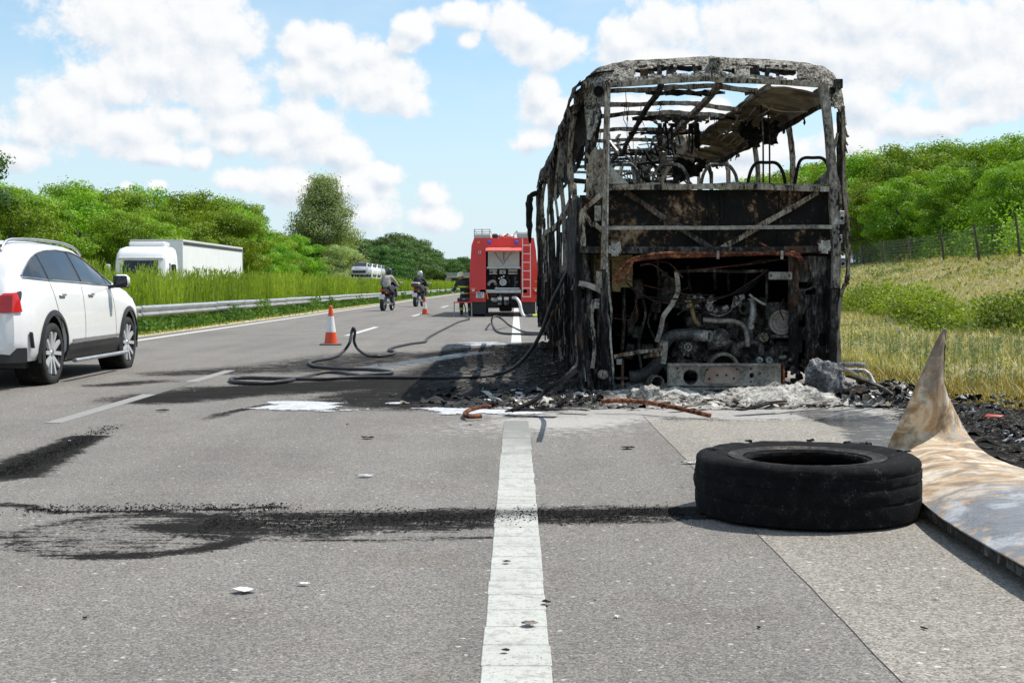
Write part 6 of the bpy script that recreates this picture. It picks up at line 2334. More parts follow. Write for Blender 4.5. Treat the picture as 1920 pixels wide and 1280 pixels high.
# ---------------------------------------------------------------- motorcycles and riders
def motorcycle(loc, rz, label, topcase=False, body_mat=None):
    m = thing("motorcycle", (0, 0, 0), label, "motorcycle", "motorcycles riding away in the left lane")
    ORG[m.name] = np.zeros(3)
    bm_ = body_mat or M_blackp

    def pp(mb, n_, mt, sm_=None):
        return mb.build(n_, mt, m, sm_, org=(0, 0, 0))
    for y_, w_, nm in ((0, .085, "rear_wheel"), (1.48, .06, "front_wheel")):
        wh = pp(MB().lathe((0, y_, .32), (1, 0, 0), [(.24, -w_ * .7), (.28, -w_), (.315, -w_ * .7), (.325, 0), (.315, w_ * .7), (.28, w_), (.24, w_ * .7)], 28, closed=True), nm, M_rubber, 50)
        MB().lathe((0, y_, .32), (1, 0, 0), [(.24, -.05), (.22, -.05), (.22, .05), (.24, .05)], 24, closed=True).build("rim", M_chrome, wh, 40, org=(0, 0, 0))
        for k in range(5):
            a = k * 1.257
            MB().bar((0, y_, .32), (0, y_ + .23 * math.cos(a), .32 + .23 * math.sin(a)), .04, .03, up=(1, 0, 0)).build("spoke", M_chrome, wh, org=(0, 0, 0))
    pp(MB().bar((.12, 0, .32), (.12, .55, .42), .04, .06).bar((-.12, 0, .32), (-.12, .55, .42), .04, .06).box((0, .1, .37), (.24, .04, .04)), "swingarm", M_steel)
    pp(MB().box((0, .72, .48), (.34, .42, .36), bev=.08), "engine", M_engine, 40)
    pp(MB().loft([[(x_ * w_, y_, z_ + a) for x_, a in ((-1, 0), (-.8, .09), (.8, .09), (1, 0), (.7, -.08), (-.7, -.08))] for y_, w_, z_ in ((-.28, .07, .88), (-.1, .13, .86), (.15, .17, .80), (.45, .16, .76), (.6, .13, .76))]), "tail_unit", bm_, 40)
    pp(MB().loft([[(x_ * w_, y_, z_ + a) for x_, a in ((-1, 0), (-.6, .14), (.6, .14), (1, 0), (.6, -.12), (-.6, -.12))] for y_, w_, z_ in ((.58, .12, .86), (.75, .20, .90), (1.0, .22, .94), (1.15, .15, .92))]), "fuel_tank", bm_, 40)
    pp(MB().loft([[(x_ * w_, y_, z_ + a) for x_, a in ((-1, -.25), (-.8, .1), (0, .22), (.8, .1), (1, -.25))] for y_, w_, z_ in ((1.12, .28, .85), (1.35, .26, .90), (1.55, .12, .82))]), "fairing", bm_, 40)
    pp(MB().box((0, 1.38, 1.13), (.34, .02, .22), rot=Matrix.Rotation(.5, 3, "X"), bev=.008), "windshield", M_glass, 40)
    for sd in (1, -1):
        pp(MB().tube([(sd * .09, 1.48, .32), (sd * .10, 1.30, .85), (sd * .10, 1.25, 1.0)], .028, 8), "fork_leg", M_chrome, 60)
        pp(MB().tube([(0, 1.18, 1.02), (sd * .2, 1.16, 1.05), (sd * .38, 1.02, 1.04)], .018, 7, n=10), "handlebar", M_blackp, 60)
        mm = pp(MB().tube([(sd * .28, 1.14, 1.05), (sd * .36, 1.2, 1.2)], .010, 6), "mirror_stalk", M_blackp, 60)
        MB().box((sd * .40, 1.2, 1.22), (.14, .03, .08), bev=.02).build("mirror", M_chrome, mm, 60, org=(0, 0, 0))
        pp(MB().box((sd * .14, -.18, .78), (.06, .06, .04), bev=.015), "indicator", M_orange, 40)
        pp(MB().cyl((sd * .10, .48, .34), (sd * .26, .48, .34), .018, 8), "foot_peg", M_steel)
    pp(MB().tube([(.14, .7, .28), (.19, .35, .33), (.22, -.12, .48)], [.03, .045, .06], 12, n=10), "silencer", M_chrome, 60)
    pp(MB().box((0, -.30, .86), (.18, .04, .07), bev=.02), "tail_light", M_redlamp, 40)
    pp(MB().bar((0, -.12, .82), (0, -.33, .62), .12, .02), "mudguard", M_blackp)
    plate = pp(MB().box((0, -.36, .60), (.24, .012, .20), rot=Matrix.Rotation(-.15, 3, "X")), "number_plate", M_offw)
    if topcase:
        pp(MB().box((0, -.22, 1.06), (.46, .36, .17), bev=.06), "top_case", M_blackp, 40)
        pp(MB().box((0, -.22, 1.18), (.44, .34, .12), bev=.06), "top_case_lid", M_silver, 40)
        pp(MB().box((0, -.40, 1.05), (.26, .01, .04)), "case_reflector", M_redlamp)
    m.location = loc
    m.rotation_euler = (0, R(4), rz)
    return m


def rider(loc, rz, label, jacket, helmet, lean=0.0):
    p = thing("person", (0, 0, 0), label, "person", "people riding motorcycles")
    ORG[p.name] = np.zeros(3)
    J = {"pelvis": ((0, .28, .92), .155), "belly": ((0, .30, 1.08), .16), "chest": ((0, .40, 1.30), .185), "neckb": ((0, .46, 1.46), .10), "neck": ((0, .50, 1.54), .06)}
    bones = [("pelvis", "belly"), ("belly", "chest"), ("chest", "neckb"), ("neckb", "neck")]
    for s, n_ in ((1, "r"), (-1, "l")):
        J["sh" + n_] = ((s * .20, .44, 1.40), .085)
        J["el" + n_] = ((s * .34, .66, 1.16), .055)
        J["wr" + n_] = ((s * .36, .98, 1.06), .040)
        J["hp" + n_] = ((s * .12, .30, .88), .11)
        J["kn" + n_] = ((s * .24, .76, .78), .078)
        J["an" + n_] = ((s * .22, .52, .40), .052)
        J["to" + n_] = ((s * .23, .70, .34), .045)
        bones += [("neckb", "sh" + n_), ("sh" + n_, "el" + n_), ("el" + n_, "wr" + n_), ("pelvis", "hp" + n_), ("hp" + n_, "kn" + n_), ("kn" + n_, "an" + n_), ("an" + n_, "to" + n_)]
    o = skin_body("body", J, bones, M_cloth_dark, p, sub=2)
    # jacket: a shell round the torso, continuous with the sleeves
    J2 = {k: (v[0], v[1] * 1.10) for k, v in J.items() if k in ("pelvis", "belly", "chest", "neckb", "shr", "shl", "elr", "ell", "wrr", "wrl")}
    b2 = [b for b in bones if b[0] in J2 and b[1] in J2]
    skin_body("jacket", J2, b2, jacket, p, sub=2)
    hm = MB().lathe((0, .55, 1.66), (0, 0, 1), [(.001, .155), (.07, .145), (.115, .105), (.138, .03), (.135, -.05), (.115, -.11), (.08, -.13), (.001, -.13)], 20).build("helmet", helmet, p, 60, org=(0, 0, 0))
    MB().box((0, .665, 1.65), (.20, .06, .09), bev=.025).build("visor", M_glass, hm, 40, org=(0, 0, 0))
    for s in (1, -1):
        g = MB()
        g.box((s * .365, 1.02, 1.055), (.07, .08, .06), bev=.02)
        for k in range(4):
            g.tube([(s * (.335 + k * .020), 1.04, 1.07), (s * (.335 + k * .020), 1.075, 1.055), (s * (.335 + k * .020), 1.06, 1.02)], .010, 5)
        g.tube([(s * .33, 1.0, 1.05), (s * .325, 1.04, 1.03)], .012, 5)
        g.build("glove", M_blackp, p, 60, org=(0, 0, 0))
    p.location = loc
    p.rotation_euler = (0, R(4) + lean, rz)
    return p


g1 = G(718, 583)
motorcycle((g1[0], g1[1], 0), R(-9), "motorcycle with a black tail and white plate, nearer of the two")
rider((g1[0], g1[1], 0), R(-9), "motorcyclist in a light grey jacket and black helmet", M_cloth_grey, M_carblack)
g2 = G(779, 575)
motorcycle((g2[0], g2[1], 0), R(-9), "motorcycle with a silver-lidded top case, further of the two", True)
rider((g2[0], g2[1], 0), R(-9), "motorcyclist in black with a pale helmet behind a top case", M_cloth_dark, M_silver)

# firefighter stooping beside the engine
fg = np.array([fx(873, 46.6), 46.6, 0])
ff = thing("person", (0, 0, 0), "firefighter in dark turnout gear with pale helmet stooping beside the fire engine", "person")
ORG[ff.name] = np.zeros(3)
J = {"pelvis": ((.02, .0, .74), .15), "belly": ((-.02, 0, .90), .15), "chest": ((-.08, 0, 1.08), .175), "neckb": ((-.12, 0, 1.22), .10), "neck": ((-.15, 0, 1.28), .06)}
bones = [("pelvis", "belly"), ("belly", "chest"), ("chest", "neckb"), ("neckb", "neck")]
for s, n_ in ((1, "r"), (-1, "l")):
    J["sh" + n_] = ((-.10 + .18 * s, .0, 1.18), .08)
    J["el" + n_] = ((-.14 + .26 * s, -.12, .93), .055)
    J["wr" + n_] = ((-.24 + .18 * s, -.32, .84), .04)
    J["hp" + n_] = ((.11 * s, .0, .70), .11)
    J["kn" + n_] = ((.15 * s, -.16, .42), .08)
    J["an" + n_] = ((.14 * s, .02, .09), .055)
    J["to" + n_] = ((.15 * s, -.16, .05), .045)
    bones += [("neckb", "sh" + n_), ("sh" + n_, "el" + n_), ("el" + n_, "wr" + n_), ("pelvis", "hp" + n_), ("hp" + n_, "kn" + n_), ("kn" + n_, "an" + n_), ("an" + n_, "to" + n_)]
skin_body("body", J, bones, M_cloth_dark, ff, sub=2)
MB().lathe((-.16, -.02, 1.40), (0, 0, 1), [(.001, .10), (.04, .09), (.08, .03), (.09, -.04), (.07, -.10), (.001, -.12)], 16).build("head", M_skin, ff, 60, org=(0, 0, 0))
MB().lathe((-.16, -.0, 1.43), (-.2, 0, 1), [(.001, .12), (.07, .11), (.12, .06), (.14, -.01), (.17, -.04), (.16, -.05), (.001, -.04)], 20).build("helmet", flat("pale_green_helmet", (.62, .70, .42), .35), ff, 60, org=(0, 0, 0))
for z_, r_ in ((1.02, .185), (.80, .168)):
    MB().lathe((-.05 if z_ > 1 else -.0, 0, z_), (0, 0, 1), [(r_, -.03), (r_ + .012, -.03), (r_ + .012, .03), (r_, .03)], 20, closed=True).build("reflective_band", M_hi, ff, 60, org=(0, 0, 0))
for s in (1, -1):
    MB().tube([(-.12 + .22 * s, -.04, 1.05), (-.13 + .245 * s, -.08, .98)], .072, 10).build("reflective_band", M_hi, ff, 60, org=(0, 0, 0))
    MB().tube([(.148 * s, -.10, .32), (.146 * s, -.06, .24)], .078, 10).build("reflective_band", M_hi, ff, 60, org=(0, 0, 0))
    g = MB().box((-.25 + .17 * s, -.36, .83), (.08, .09, .035), bev=.015)
    for k in range(4):
        g.tube([(-.28 + .17 * s + k * .02, -.40, .83), (-.28 + .17 * s + k * .02, -.45, .82), (-.28 + .17 * s + k * .02, -.47, .79)], .009, 5)
    g.tube([(-.21 + .17 * s, -.35, .82), (-.20 + .17 * s, -.40, .80)], .011, 5)
    g.build("glove", M_offw, ff, 60, org=(0, 0, 0))
MB().box((.02, .19, 1.02), (.26, .14, .42), bev=.05).build("breathing_set", M_grey, ff, 50, org=(0, 0, 0))
ff.location = tuple(fg)

# folding table by the engine
tb = G(868, 594)
ta = thing("folding_table", (tb[0], tb[1], 0), "small red-topped table on thin metal legs beside the fire engine", "table")
w_ = .62
MB().box((tb[0], tb[1], .50), (w_, .45, .04), bev=.008).build("table_top", M_fire, ta)
for a in (-1, 1):
    for b_ in (-1, 1):
        MB().tube([(tb[0] + a * w_ * .47, tb[1] + b_ * .19, .48), (tb[0] + a * w_ * .49, tb[1] + b_ * .2, 0)], .012, 6).build("leg", M_steel, ta, 60)
bx = thing("equipment_case", (tb[0], tb[1], .52), "black equipment case lying on the small red table", "case")
MB().box((tb[0] + .02, tb[1], .585), (.42, .3, .13), bev=.03).build("case_shell", M_blackp, bx, 40)
MB().box((tb[0] + .02, tb[1] - .155, .60), (.10, .02, .03), bev=.008).build("handle", M_grey, bx, 40)


# ---------------------------------------------------------------- traffic cones
def cone(loc, h, label):
    c = thing("traffic_cone", (0, 0, 0), label, "traffic cone", "traffic cones")
    ORG[c.name] = np.zeros(3)
    k = h / .72
    MR = flat("cone_red", (.72, .075, .02), .5, var=.08)
    MW = flat("cone_white", (.72, .72, .70), .4, var=.06)

    def pr(a, b, mt, nm):
        f_ = lambda z: .125 - (.125 - .028) * z / .70
        MB().lathe((0, 0, 0), (0, 0, 1), [(f_(a) * k, a * k), (f_(b) * k, b * k)], 28).build(nm, mt, c, 60, org=(0, 0, 0))
    MB().box((0, 0, .014), (.40 * k, .40 * k, .028), bev=.01).build("base", flat("cone_base_rubber", (.10, .095, .085), .8), c, org=(0, 0, 0))
    pr(.025, .235, MR, "red_band")
    pr(.235, .525, MW, "white_band")
    pr(.525, .66, MR, "red_band")
    MB().lathe((0, 0, 0), (0, 0, 1), [(.030 * k, .655 * k), (.030 * k, .70 * k), (.022 * k, .715 * k), (.001, .72 * k)], 20).build("cone_tip", MR, c, 60, org=(0, 0, 0))
    c.location = loc
    c.rotation_euler = (0, 0, .1)
    return c


q = G(620.5, 646.5)
cone((q[0], q[1], 0), .71, "red and white traffic cone standing left of the black hose loop")
q = G(796.5, 589.5)
cone((q[0], q[1], 0), .64, "red and white traffic cone standing in front of the further motorcycle")

# ---------------------------------------------------------------- hoses
def hose(pts, r, name, label, mat=M_hose, n=140, cat="hose"):
    h = MB().tube(pts, r, 10, n=n, jit=.03)
    p0_ = np.asarray(pts[0], float)
    return tag(h.build(name, mat, None, 60, org=p0_ * [1, 1, 0]), label, cat)


g_ = lambda px, py: G(px, py, .024)
main = [P(1066, 505, 14.9), P(1050, 535, 14.7), P(1034, 570, 14.8), P(1018, 615, 14.9), P(1003, 645, 15.0), P(980, 675, 15.2), P(955, 694, 15.6), g_(925, 703), g_(880, 706.5), g_(800, 707.5), g_(689, 707), g_(640, 708), g_(592, 710), g_(537, 710), g_(469, 708), g_(437, 709), g_(433, 713), g_(445, 716.5),
        g_(489, 718), g_(537, 714), P(579, 705, 15.6), P(606, 698, 15.9), P(637, 698.5, 15.9), g_(668, 703), g_(699, 701), g_(728, 700), g_(735, 698), g_(726, 695.5), g_(692, 692.5), g_(641, 691), g_(595, 687), g_(580, 681), g_(590, 676), g_(620, 671),
        P(641, 661, 20.0), P(655, 643, 20.1), P(659.5, 622, 20.2), P(662.5, 615, 20.2), P(665.5, 622, 20.2), P(664, 640, 20.2), P(672, 655, 20.2), g_(689, 666), g_(709, 667.6), g_(735, 664), g_(740, 659.5), g_(729, 655.5), g_(742, 650), g_(771, 644), g_(797, 640.5), g_(801, 634), g_(816, 625), g_(840, 613), g_(861, 603), g_(880, 598.5)]
hose(main, .022, "fire_hose", "long black hose looping over the road from the bus towards the fire engine", n=420)
hose([P(1030, 627, 27.5), g_(984, 626.5), g_(945, 625), g_(929, 618), g_(922, 604), P(923, 596, 32), P(931, 593, 32.5), P(941, 598, 32), g_(957, 611), g_(984, 622), g_(1018, 624.5)], .024, "fire_hose", "short black hose loop lying across the white line behind the fire engine", n=110)
hose([P(866, 560, 45.2), P(872, 575, 45.2), P(874, 588, 45.1), G(880, 597, .02)], .02, "air_hose", "thin black hose hanging from the red table to the road", n=30)
hose([P(1005, 560, 45), P(1006, 575, 45), P(1008, 590, 45)], .014, "air_hose", "thin dark hose hanging at the fire engine's right corner", n=12)

# ---------------------------------------------------------------- burnt tyre on the road
M_tyre = burnt("burnt_tyre_rubber", [(0, (.003, .003, .003)), (.55, (.006, .006, .0062)), (.82, (.015, .0145, .014)), (1, (.11, .10, .09))], 14, bump=1.0, dist=.01, rough=.9)
tc_ = np.array([1.365, 6.24, 0])
ty_ = thing("tyre_carcass", tc_, "large black burnt tyre lying flat on the road in front of the wreck", "tyre")
prf = [(.285, .055), (.31, .02), (.40, .0), (.485, .004), (.512, .018), (.519, .05), (.521, .10)]
prf += [(.516, .105), (.516, .110), (.521, .116), (.523, .15), (.521, .175), (.517, .180), (.517, .185), (.521, .191), (.520, .225), (.515, .228), (.515, .233), (.519, .245), (.515, .262), (.503, .276), (.488, .283), (.465, .286), (.43, .283), (.38, .274), (.345, .262), (.318, .256), (.306, .262), (.294, .262), (.282, .252), (.280, .238), (.290, .225), (.35, .20), (.44, .17), (.455, .14), (.44, .10), (.35, .07)]
ang = np.linspace(0, 2 * math.pi, 128, endpoint=False)
rings = []
for (r_, h_) in prf:
    rg_ = []
    for a in ang:
        nz = noise.fractal(Vector((math.cos(a) * r_ * 9, math.sin(a) * r_ * 9, h_ * 12)), 1, 2, 5) * .006 + .003 * noise.noise(Vector((math.cos(a) * 2.1, math.sin(a) * 2.1, 1)))
        rr_ = r_ + nz
        rg_.append((tc_[0] + math.cos(a) * rr_, tc_[1] + math.sin(a) * rr_, max(.002, h_ + nz * (1.0 if h_ > .2 else .2))))
    rings.append(rg_)
rings.append(rings[0])
MB().loft(rings, True, False).build("tyre_body", M_tyre, ty_, 38)
MB().lathe(tc_, (0, 0, 1), [(.297, .2655), (.318, .260), (.345, .2660), (.366, .2735)], 96).build("bead_ring", burnt("brown_bead_and_reflection", [(0, (.006, .006, .006)), (.5, (.018, .016, .014)), (.8, (.07, .055, .042)), (1, (.16, .14, .12))], 6, bump=.6, spec=.3), ty_, 60)  # brownish bead, its brown also paints in the reflection on the inner sidewall
for (ax_, ay_) in ((.30, .40), (.12, .50), (-.44, .1), (.47, .05), (.36, .36), (-.2, .47)):
    lm_ = MB()
    for k in range(3):
        c = tc_ + [ax_ + rnd.uniform(-.02, .02), ay_ + rnd.uniform(-.02, .02), .285]
        q_ = np.array([[c + np.array([(a - 1) * .009, (b - 1) * .007, 0]) + rng.normal(0, .003, 3) for b in range(3)] for a in range(4)])
        lm_.sheet(q_, .004)
    o = lm_.build("rubber_crumb", M_tyre, ty_)
    o["kind"] = "stuff"

# ---------------------------------------------------------------- torn bodywork panel at the right edge
m_, t_, b_ = new_mat("scorched_painted_panel")
cc = coords(t_)
sp_ = t_.n.new("ShaderNodeSeparateXYZ")
t_.l.new(cc, sp_.inputs[0])
n1_ = t_.noise(t_.vmath("MULTIPLY", cc, (1, 1, 1)), 3.2, 6, .62, 1.2)
n2_ = t_.noise(t_.vmath("MULTIPLY", cc, (1, 2.2, 1)), 11, 5, .7, .6)
n3_ = t_.noise(t_.vmath("ADD", cc, (3, 8, 1)), 5.0, 6, .66, .8)
col = t_.ramp(t_.ss(n1_, .28, .72), [(0, (.14, .11, .08)), (.25, (.24, .175, .11)), (.42, (.40, .26, .14)), (.60, (.47, .38, .27)), (.8, (.58, .52, .41)), (1, (.62, .58, .50))])
col = t_.mix(t_.ss(n3_, .53, .62, 0, .8), col, (.25, .235, .21))
edge = t_.ss(t_.math("MULTIPLY_ADD", n2_, .9, sp_.outputs[1]), -1.35, -.75, 1, 0)
col = t_.mix(t_.math("MULTIPLY", edge, t_.ss(n3_, .36, .52)), col, (.17, .175, .185))
col = t_.mix(t_.math("MULTIPLY", edge, t_.ss(n1_, .50, .60, 0, .9)), col, (.36, .36, .37))
hi_ = t_.ss(t_.math("MULTIPLY_ADD", n2_, .5, sp_.outputs[2]), .55, .95)
col = t_.mix(t_.math("MULTIPLY", hi_, .75), col, (.15, .125, .10))
col = t_.mix(t_.ss(n2_, .60, .72, 0, .8), col, (.10, .085, .07))
col = t_.mix(t_.ss(t_.noise(cc, 60, 3, .7), .62, .72, 0, .7), col, (.05, .04, .03))
t_.set(b_.inputs["Base Color"], col)
t_.set(b_.inputs["Roughness"], t_.fmix(edge, .75, .38))
t_.set(b_.inputs["Normal"], t_.bump(t_.math("ADD", n2_, n3_), .7, .02))
NE = [P(1768, 615, 8.0), P(1750, 650, 8.0), P(1722, 712, 8.0), P(1694, 775, 8.05), P(1664, 842, 8.15), G(1690, 893, .06), G(1724, 938, .075), G(1780, 982, .08), G(1920, 1064, .085), G(2120, 1180, .08)]
FA = [P(1772, 616, 8.05), P(1770, 650, 8.15), P(1766, 705, 8.35), P(1778, 745, 8.5), P(1812, 812, 8.5), G(1850, 852, .08), G(1905, 876, .10), G(1990, 905, .12), G(2150, 960, .12), G(2360, 1040, .1)]
nu, nv = 90, 30
na, fa = cat_rom(NE, nu), cat_rom(FA, nu)
pts = np.zeros((nu, nv, 3))
for a in range(nu):
    t = a / (nu - 1)
    for b in range(nv):
        s = b / (nv - 1)
        q = na[a] * (1 - s) + fa[a] * s
        up_ = t < .42
        bulge = math.sin(s * math.pi)
        wq = float(smooth(np.array(t), .30, .60))
        q = q + np.array([.02, -.13, .0]) * bulge * float(smooth(np.array(t), 0, .3)) * (1 - wq)
        q = q + np.array([0, 0, .045 + .015 * math.sin(t * 9)]) * bulge * wq
        fade = smooth(np.array(t), .44, .62)
        ridge = .012 * math.exp(-((s - .25 - t * .3) / .14) ** 2) * math.exp(-((t - .52) / .12) ** 2)
        q = q + np.array([0, 0, ridge])
        q = q + .005 * np.array([noise.noise(Vector((a * .22, b * .25, 1))), noise.noise(Vector((a * .2, b * .2, 5))), noise.noise(Vector((a * .3, b * .35, 9)))]) * (1 if 0 < b < nv - 1 else .6)
        pts[a, b] = q
pn = thing("torn_panel", (2.5, 7.6, 0), "torn tan and rust-stained body panel with a tall upright fin at the right edge", "wreckage")
MB().sheet(pts, .007).build("panel_skin", m_, pn, 60)
lipp = [na[a] + np.array([-.002, -.004, -.012 if a > nu * .47 else 0]) for a in range(0, nu, 2)]
q_ = np.array([[na[a] + np.array([0.004, 0.006, -.004 - (.035 if a > nu * .5 else .0) * b / 3]) + rng.normal(0, .002, 3) for b in range(4)] for a in range(int(nu * .44), nu)])
MB().sheet(q_, .012).build("rolled_edge", M_frame_dark, pn, 60)
ppts = [P(1770, 625, 8.06), P(1769, 660, 8.1), P(1767, 700, 8.3), P(1765, 735, 8.4)]
MB().path(ppts, .02, .008, n=14, jit=.5).build("charred_edge", M_frame_dark, pn)


# ---------------------------------------------------------------- foam, ash and debris
m_, t_, b_ = new_mat("dried_foam")
cc = coords(t_)
b_.inputs["Roughness"].default_value = .9
t_.set(b_.inputs["Base Color"], t_.ramp(t_.noise(cc, 14, 5, .7), [(0, (.12, .12, .13)), (.38, (.30, .31, .33)), (.52, (.47, .48, .49)), (1, (.58, .59, .60))]))
M_foam = m_


def foam(px, py, rx, ry, label, seed, th=.30):
    c = G(px, py)
    ix_, iy_ = rx, ry
    rx, ry = rx * 1.5, ry * 1.5
    nu_, nv_ = int(2 * rx / .013), int(2 * ry / .013)
    xs_ = np.linspace(-rx, rx, nu_)
    ys_ = np.linspace(-ry, ry, nv_)
    pts_ = np.zeros((nu_, nv_, 3))
    on = np.zeros((nu_, nv_), bool)
    for a in range(nu_):
        for b in range(nv_):
            x_, y_ = xs_[a], ys_[b]
            r_ = math.hypot(x_ / ix_, y_ / iy_)
            nz = noise.fractal(Vector((x_ * 2.0 + seed, y_ * 4.5, seed)), 1, 2, 6)
            k_ = 1 - r_ + nz * .75 - .10 + .10 * noise.noise(Vector((x_ * 30, y_ * 30, 1)))
            on[a, b] = k_ > 0
            pts_[a, b] = (c[0] + x_, c[1] + y_, .0042 + .006 * max(0, min(1, k_ * 2)) + .003 * rnd.random())
    mb_ = MB().sheet(pts_, 0, lambda a, b: not on[a, b])
    o = mb_.build("foam_patch", M_foam, None, 60, org=c)
    return tag(o, label, "foam", "patches of dried foam")


foam(578, 763, .45, .40, "long white foam patch on the asphalt left of the bus shadow", 1.3)
foam(742, 757, .10, .12, "tiny white foam spot at the edge of the bus shadow", 5.1)
foam(880, 770, .42, .34, "broad white foam patch under the bent copper pipe", 9.7)
foam(960, 775, .18, .22, "small foam smear beside the white shoulder line", 12.7)
foam(548, 757, .22, .20, "thin foam streak behind the long patch", 22.4)
foam(905, 645, .5, .7, "pale foam film beside the bus wheels", 31.0)

# ash bed behind the engine
nu, nv = 170, 110
xs = np.linspace(-.9, 4.3, nu)
ys = np.linspace(10.4, 14.2, nv)
pts = np.zeros((nu, nv, 3))
on = np.zeros((nu, nv), bool)
for a in range(nu):
    for b in range(nv):
        x, y = xs[a], ys[b]
        e = min(1, (x + .9) / 1.8, (3.9 - x) / .7, (14.2 - y) / .5)
        f_ = 11.55 + .35 * noise.noise(Vector((x * 1.2, 0, 3))) + .12 * noise.noise(Vector((x * 5, 0, 8)))
        e = min(e, (y - f_) / .55)
        n_ = noise.fractal(Vector((x * 2.4, y * 3.0, 4.4)), 1, 2, 5)
        n2 = abs(noise.fractal(Vector((x * 6, y * 9, 1.4)), 1, 2, 4))
        hgt = e * .045 + .05 * n_ + .06 * n2 * (e > 0) - .016
        hgt += .10 * math.exp(-((x - 2.55) / .35) ** 2 - ((y - 12.2) / .3) ** 2) + .05 * math.exp(-((x - 1.55) / .2) ** 2 - ((y - 12.4) / .2) ** 2)
        on[a, b] = hgt > -.004 and e > -.35
        pts[a, b] = (x, y, .005 + max(0, hgt))
m_, t_, b_ = new_mat("ash_bed")
cc = coords(t_)
sx = t_.n.new("ShaderNodeSeparateXYZ")
t_.l.new(cc, sx.inputs[0])
v_ = t_.fmix(.5, t_.noise(cc, 4, 6, .65, .8), t_.noise(cc, 22, 5, .75))
pal = t_.ramp(t_.ss(v_, .32, .66), [(0, (.02, .02, .02)), (.30, (.09, .085, .08)), (.50, (.26, .25, .22)), (.75, (.46, .44, .40)), (1, (.68, .66, .62))])
dkk = t_.ramp(t_.ss(v_, .35, .72), [(0, (.008, .008, .008)), (.6, (.035, .034, .033)), (.85, (.14, .135, .13)), (1, (.45, .44, .42))])
kx = t_.ss(t_.math("MULTIPLY_ADD", t_.noise(cc, 2, 3), 1.0, sx.outputs[0]), 1.0, 1.7, 1, 0)
kr = t_.ss(t_.math("MULTIPLY_ADD", t_.noise(cc, 2.6, 3), 1.0, sx.outputs[0]), 3.5, 4.0)
t_.set(b_.inputs["Base Color"], t_.mix(t_.math("MAXIMUM", kx, kr), pal, dkk))
b_.inputs["Roughness"].default_value = .95
t_.set(b_.inputs["Normal"], t_.bump(t_.noise(cc, 40, 5, .75), 1.0, .02))
o = MB().sheet(pts, 0, lambda a, b: not on[a, b]).build("ash_bed", m_, None, 60)
tag(o, "uneven bed of pale and black ash behind the burnt engine", kind="stuff")


def flakes(name, n, fn, sizes, mats, label, tilt=.35, lift=.02):
    """crumpled shreds: one mesh per colour family"""
    for mi, mt in enumerate(mats):
        mb_ = MB()
        for k in range(n // len(mats)):
            x_, y_, z_ = fn()
            s = sizes[0] + (sizes[1] - sizes[0]) * rnd.random() ** 2.6
            asp = rnd.uniform(.2, .9)
            rot = np.array(Matrix.Rotation(rnd.uniform(0, 6.28), 3, "Z") @ Matrix.Rotation(rnd.gauss(0, tilt), 3, "X") @ Matrix.Rotation(rnd.gauss(0, tilt), 3, "Y"))
            q_ = np.array([[[(a / 3 - .5) * s, (b / 2 - .5) * s * asp, 0] for b in range(3)] for a in range(4)])
            q_ = q_ + rng.normal(0, s * .09, q_.shape)
            q_ = q_ @ rot.T + np.array([x_, y_, z_ + lift + s * .1])
            q_[..., 2] = np.maximum(q_[..., 2], .004)
            mb_.sheet(q_, .003 + s * .02)
        o_ = mb_.build(name, mt, None)
        tag(o_, label[mi] if isinstance(label, (list, tuple)) else label, kind="stuff")


def reg_rear():
    x_ = rnd.uniform(-.2, 4.0)
    y_ = 11.5 + 1.6 * rnd.random() ** .8
    return x_, y_, .03


def reg_side():
    y_ = 11.8 + 12 * rnd.random() ** 1.3
    x_ = xl(y_) + .1 - abs(rnd.gauss(0, .75))
    return x_, y_, 0.0


def reg_left():
    a = rnd.random()
    y_ = 11.6 + 1.5 * rnd.random()
    x_ = .75 - 1.2 * rnd.random() ** 1.4
    return x_, y_, .02 + .08 * max(0, .5 - abs(x_ - .6))


def reg_right():
    return 2.9 + 1.0 * rnd.random(), 11.6 + 2.0 * rnd.random(), .05


flakes("charred_debris", 1300, reg_rear, (.015, .15), [M_ash, M_board, M_frame, M_side], ["pale ash flakes behind the engine", "charred flakes behind the engine", "scorched sheet scraps behind the engine", "black flakes behind the engine"], .30, -.02)
flakes("charred_debris", 1500, reg_side, (.010, .075), [M_soot, M_side, M_frame_dark, M_strip, M_board], "black charred litter along the left side of the bus", .14, .001)
flakes("charred_debris", 300, reg_left, (.02, .15), [M_side, M_soot, M_alu, M_frame_dark], "heap of charred strips at the rear left corner of the bus", .35, .0)
flakes("charred_debris", 380, reg_right, (.015, .14), [M_ash, M_soot, M_frame_dark, M_alu], "heap of scorched scraps at the rear right corner of the bus", .5)


def chips():
    x_ = rnd.uniform(-7, 3.6)
    y_ = 3.6 + 14 * rnd.random() ** 1.4
    return x_, y_, 0


flakes("road_litter", 130, chips, (.004, .022), [M_soot, M_offw], ["tiny black crumbs scattered on the road", "tiny pale chips scattered on the road"], .2, .001)


def band():
    t = rnd.random()
    c = G(1280 - 900 * t, 962 + 20 * t)
    return c[0], c[1] + rnd.gauss(0, .09 + .07 * t) + .05 * math.sin(t * 23), 0


flakes("rubber_crumbs", 3200, band, (.002, .010), [M_soot, M_tyre], "black rubber crumbs in the smear left by the tyre", .3, .0005)


def band2():
    t = rnd.random()
    c = G(0 + 215 * t, 893 - 95 * t) if rnd.random() < .6 else G(60 + 480 * t, 957 - 5 * t)
    return c[0] + rnd.gauss(0, .05), c[1] + rnd.gauss(0, .07), 0


flakes("rubber_crumbs", 2000, band2, (.003, .013), [M_soot, M_tyre], "black crumbs in the soot streaks at the left", .3, .0005)


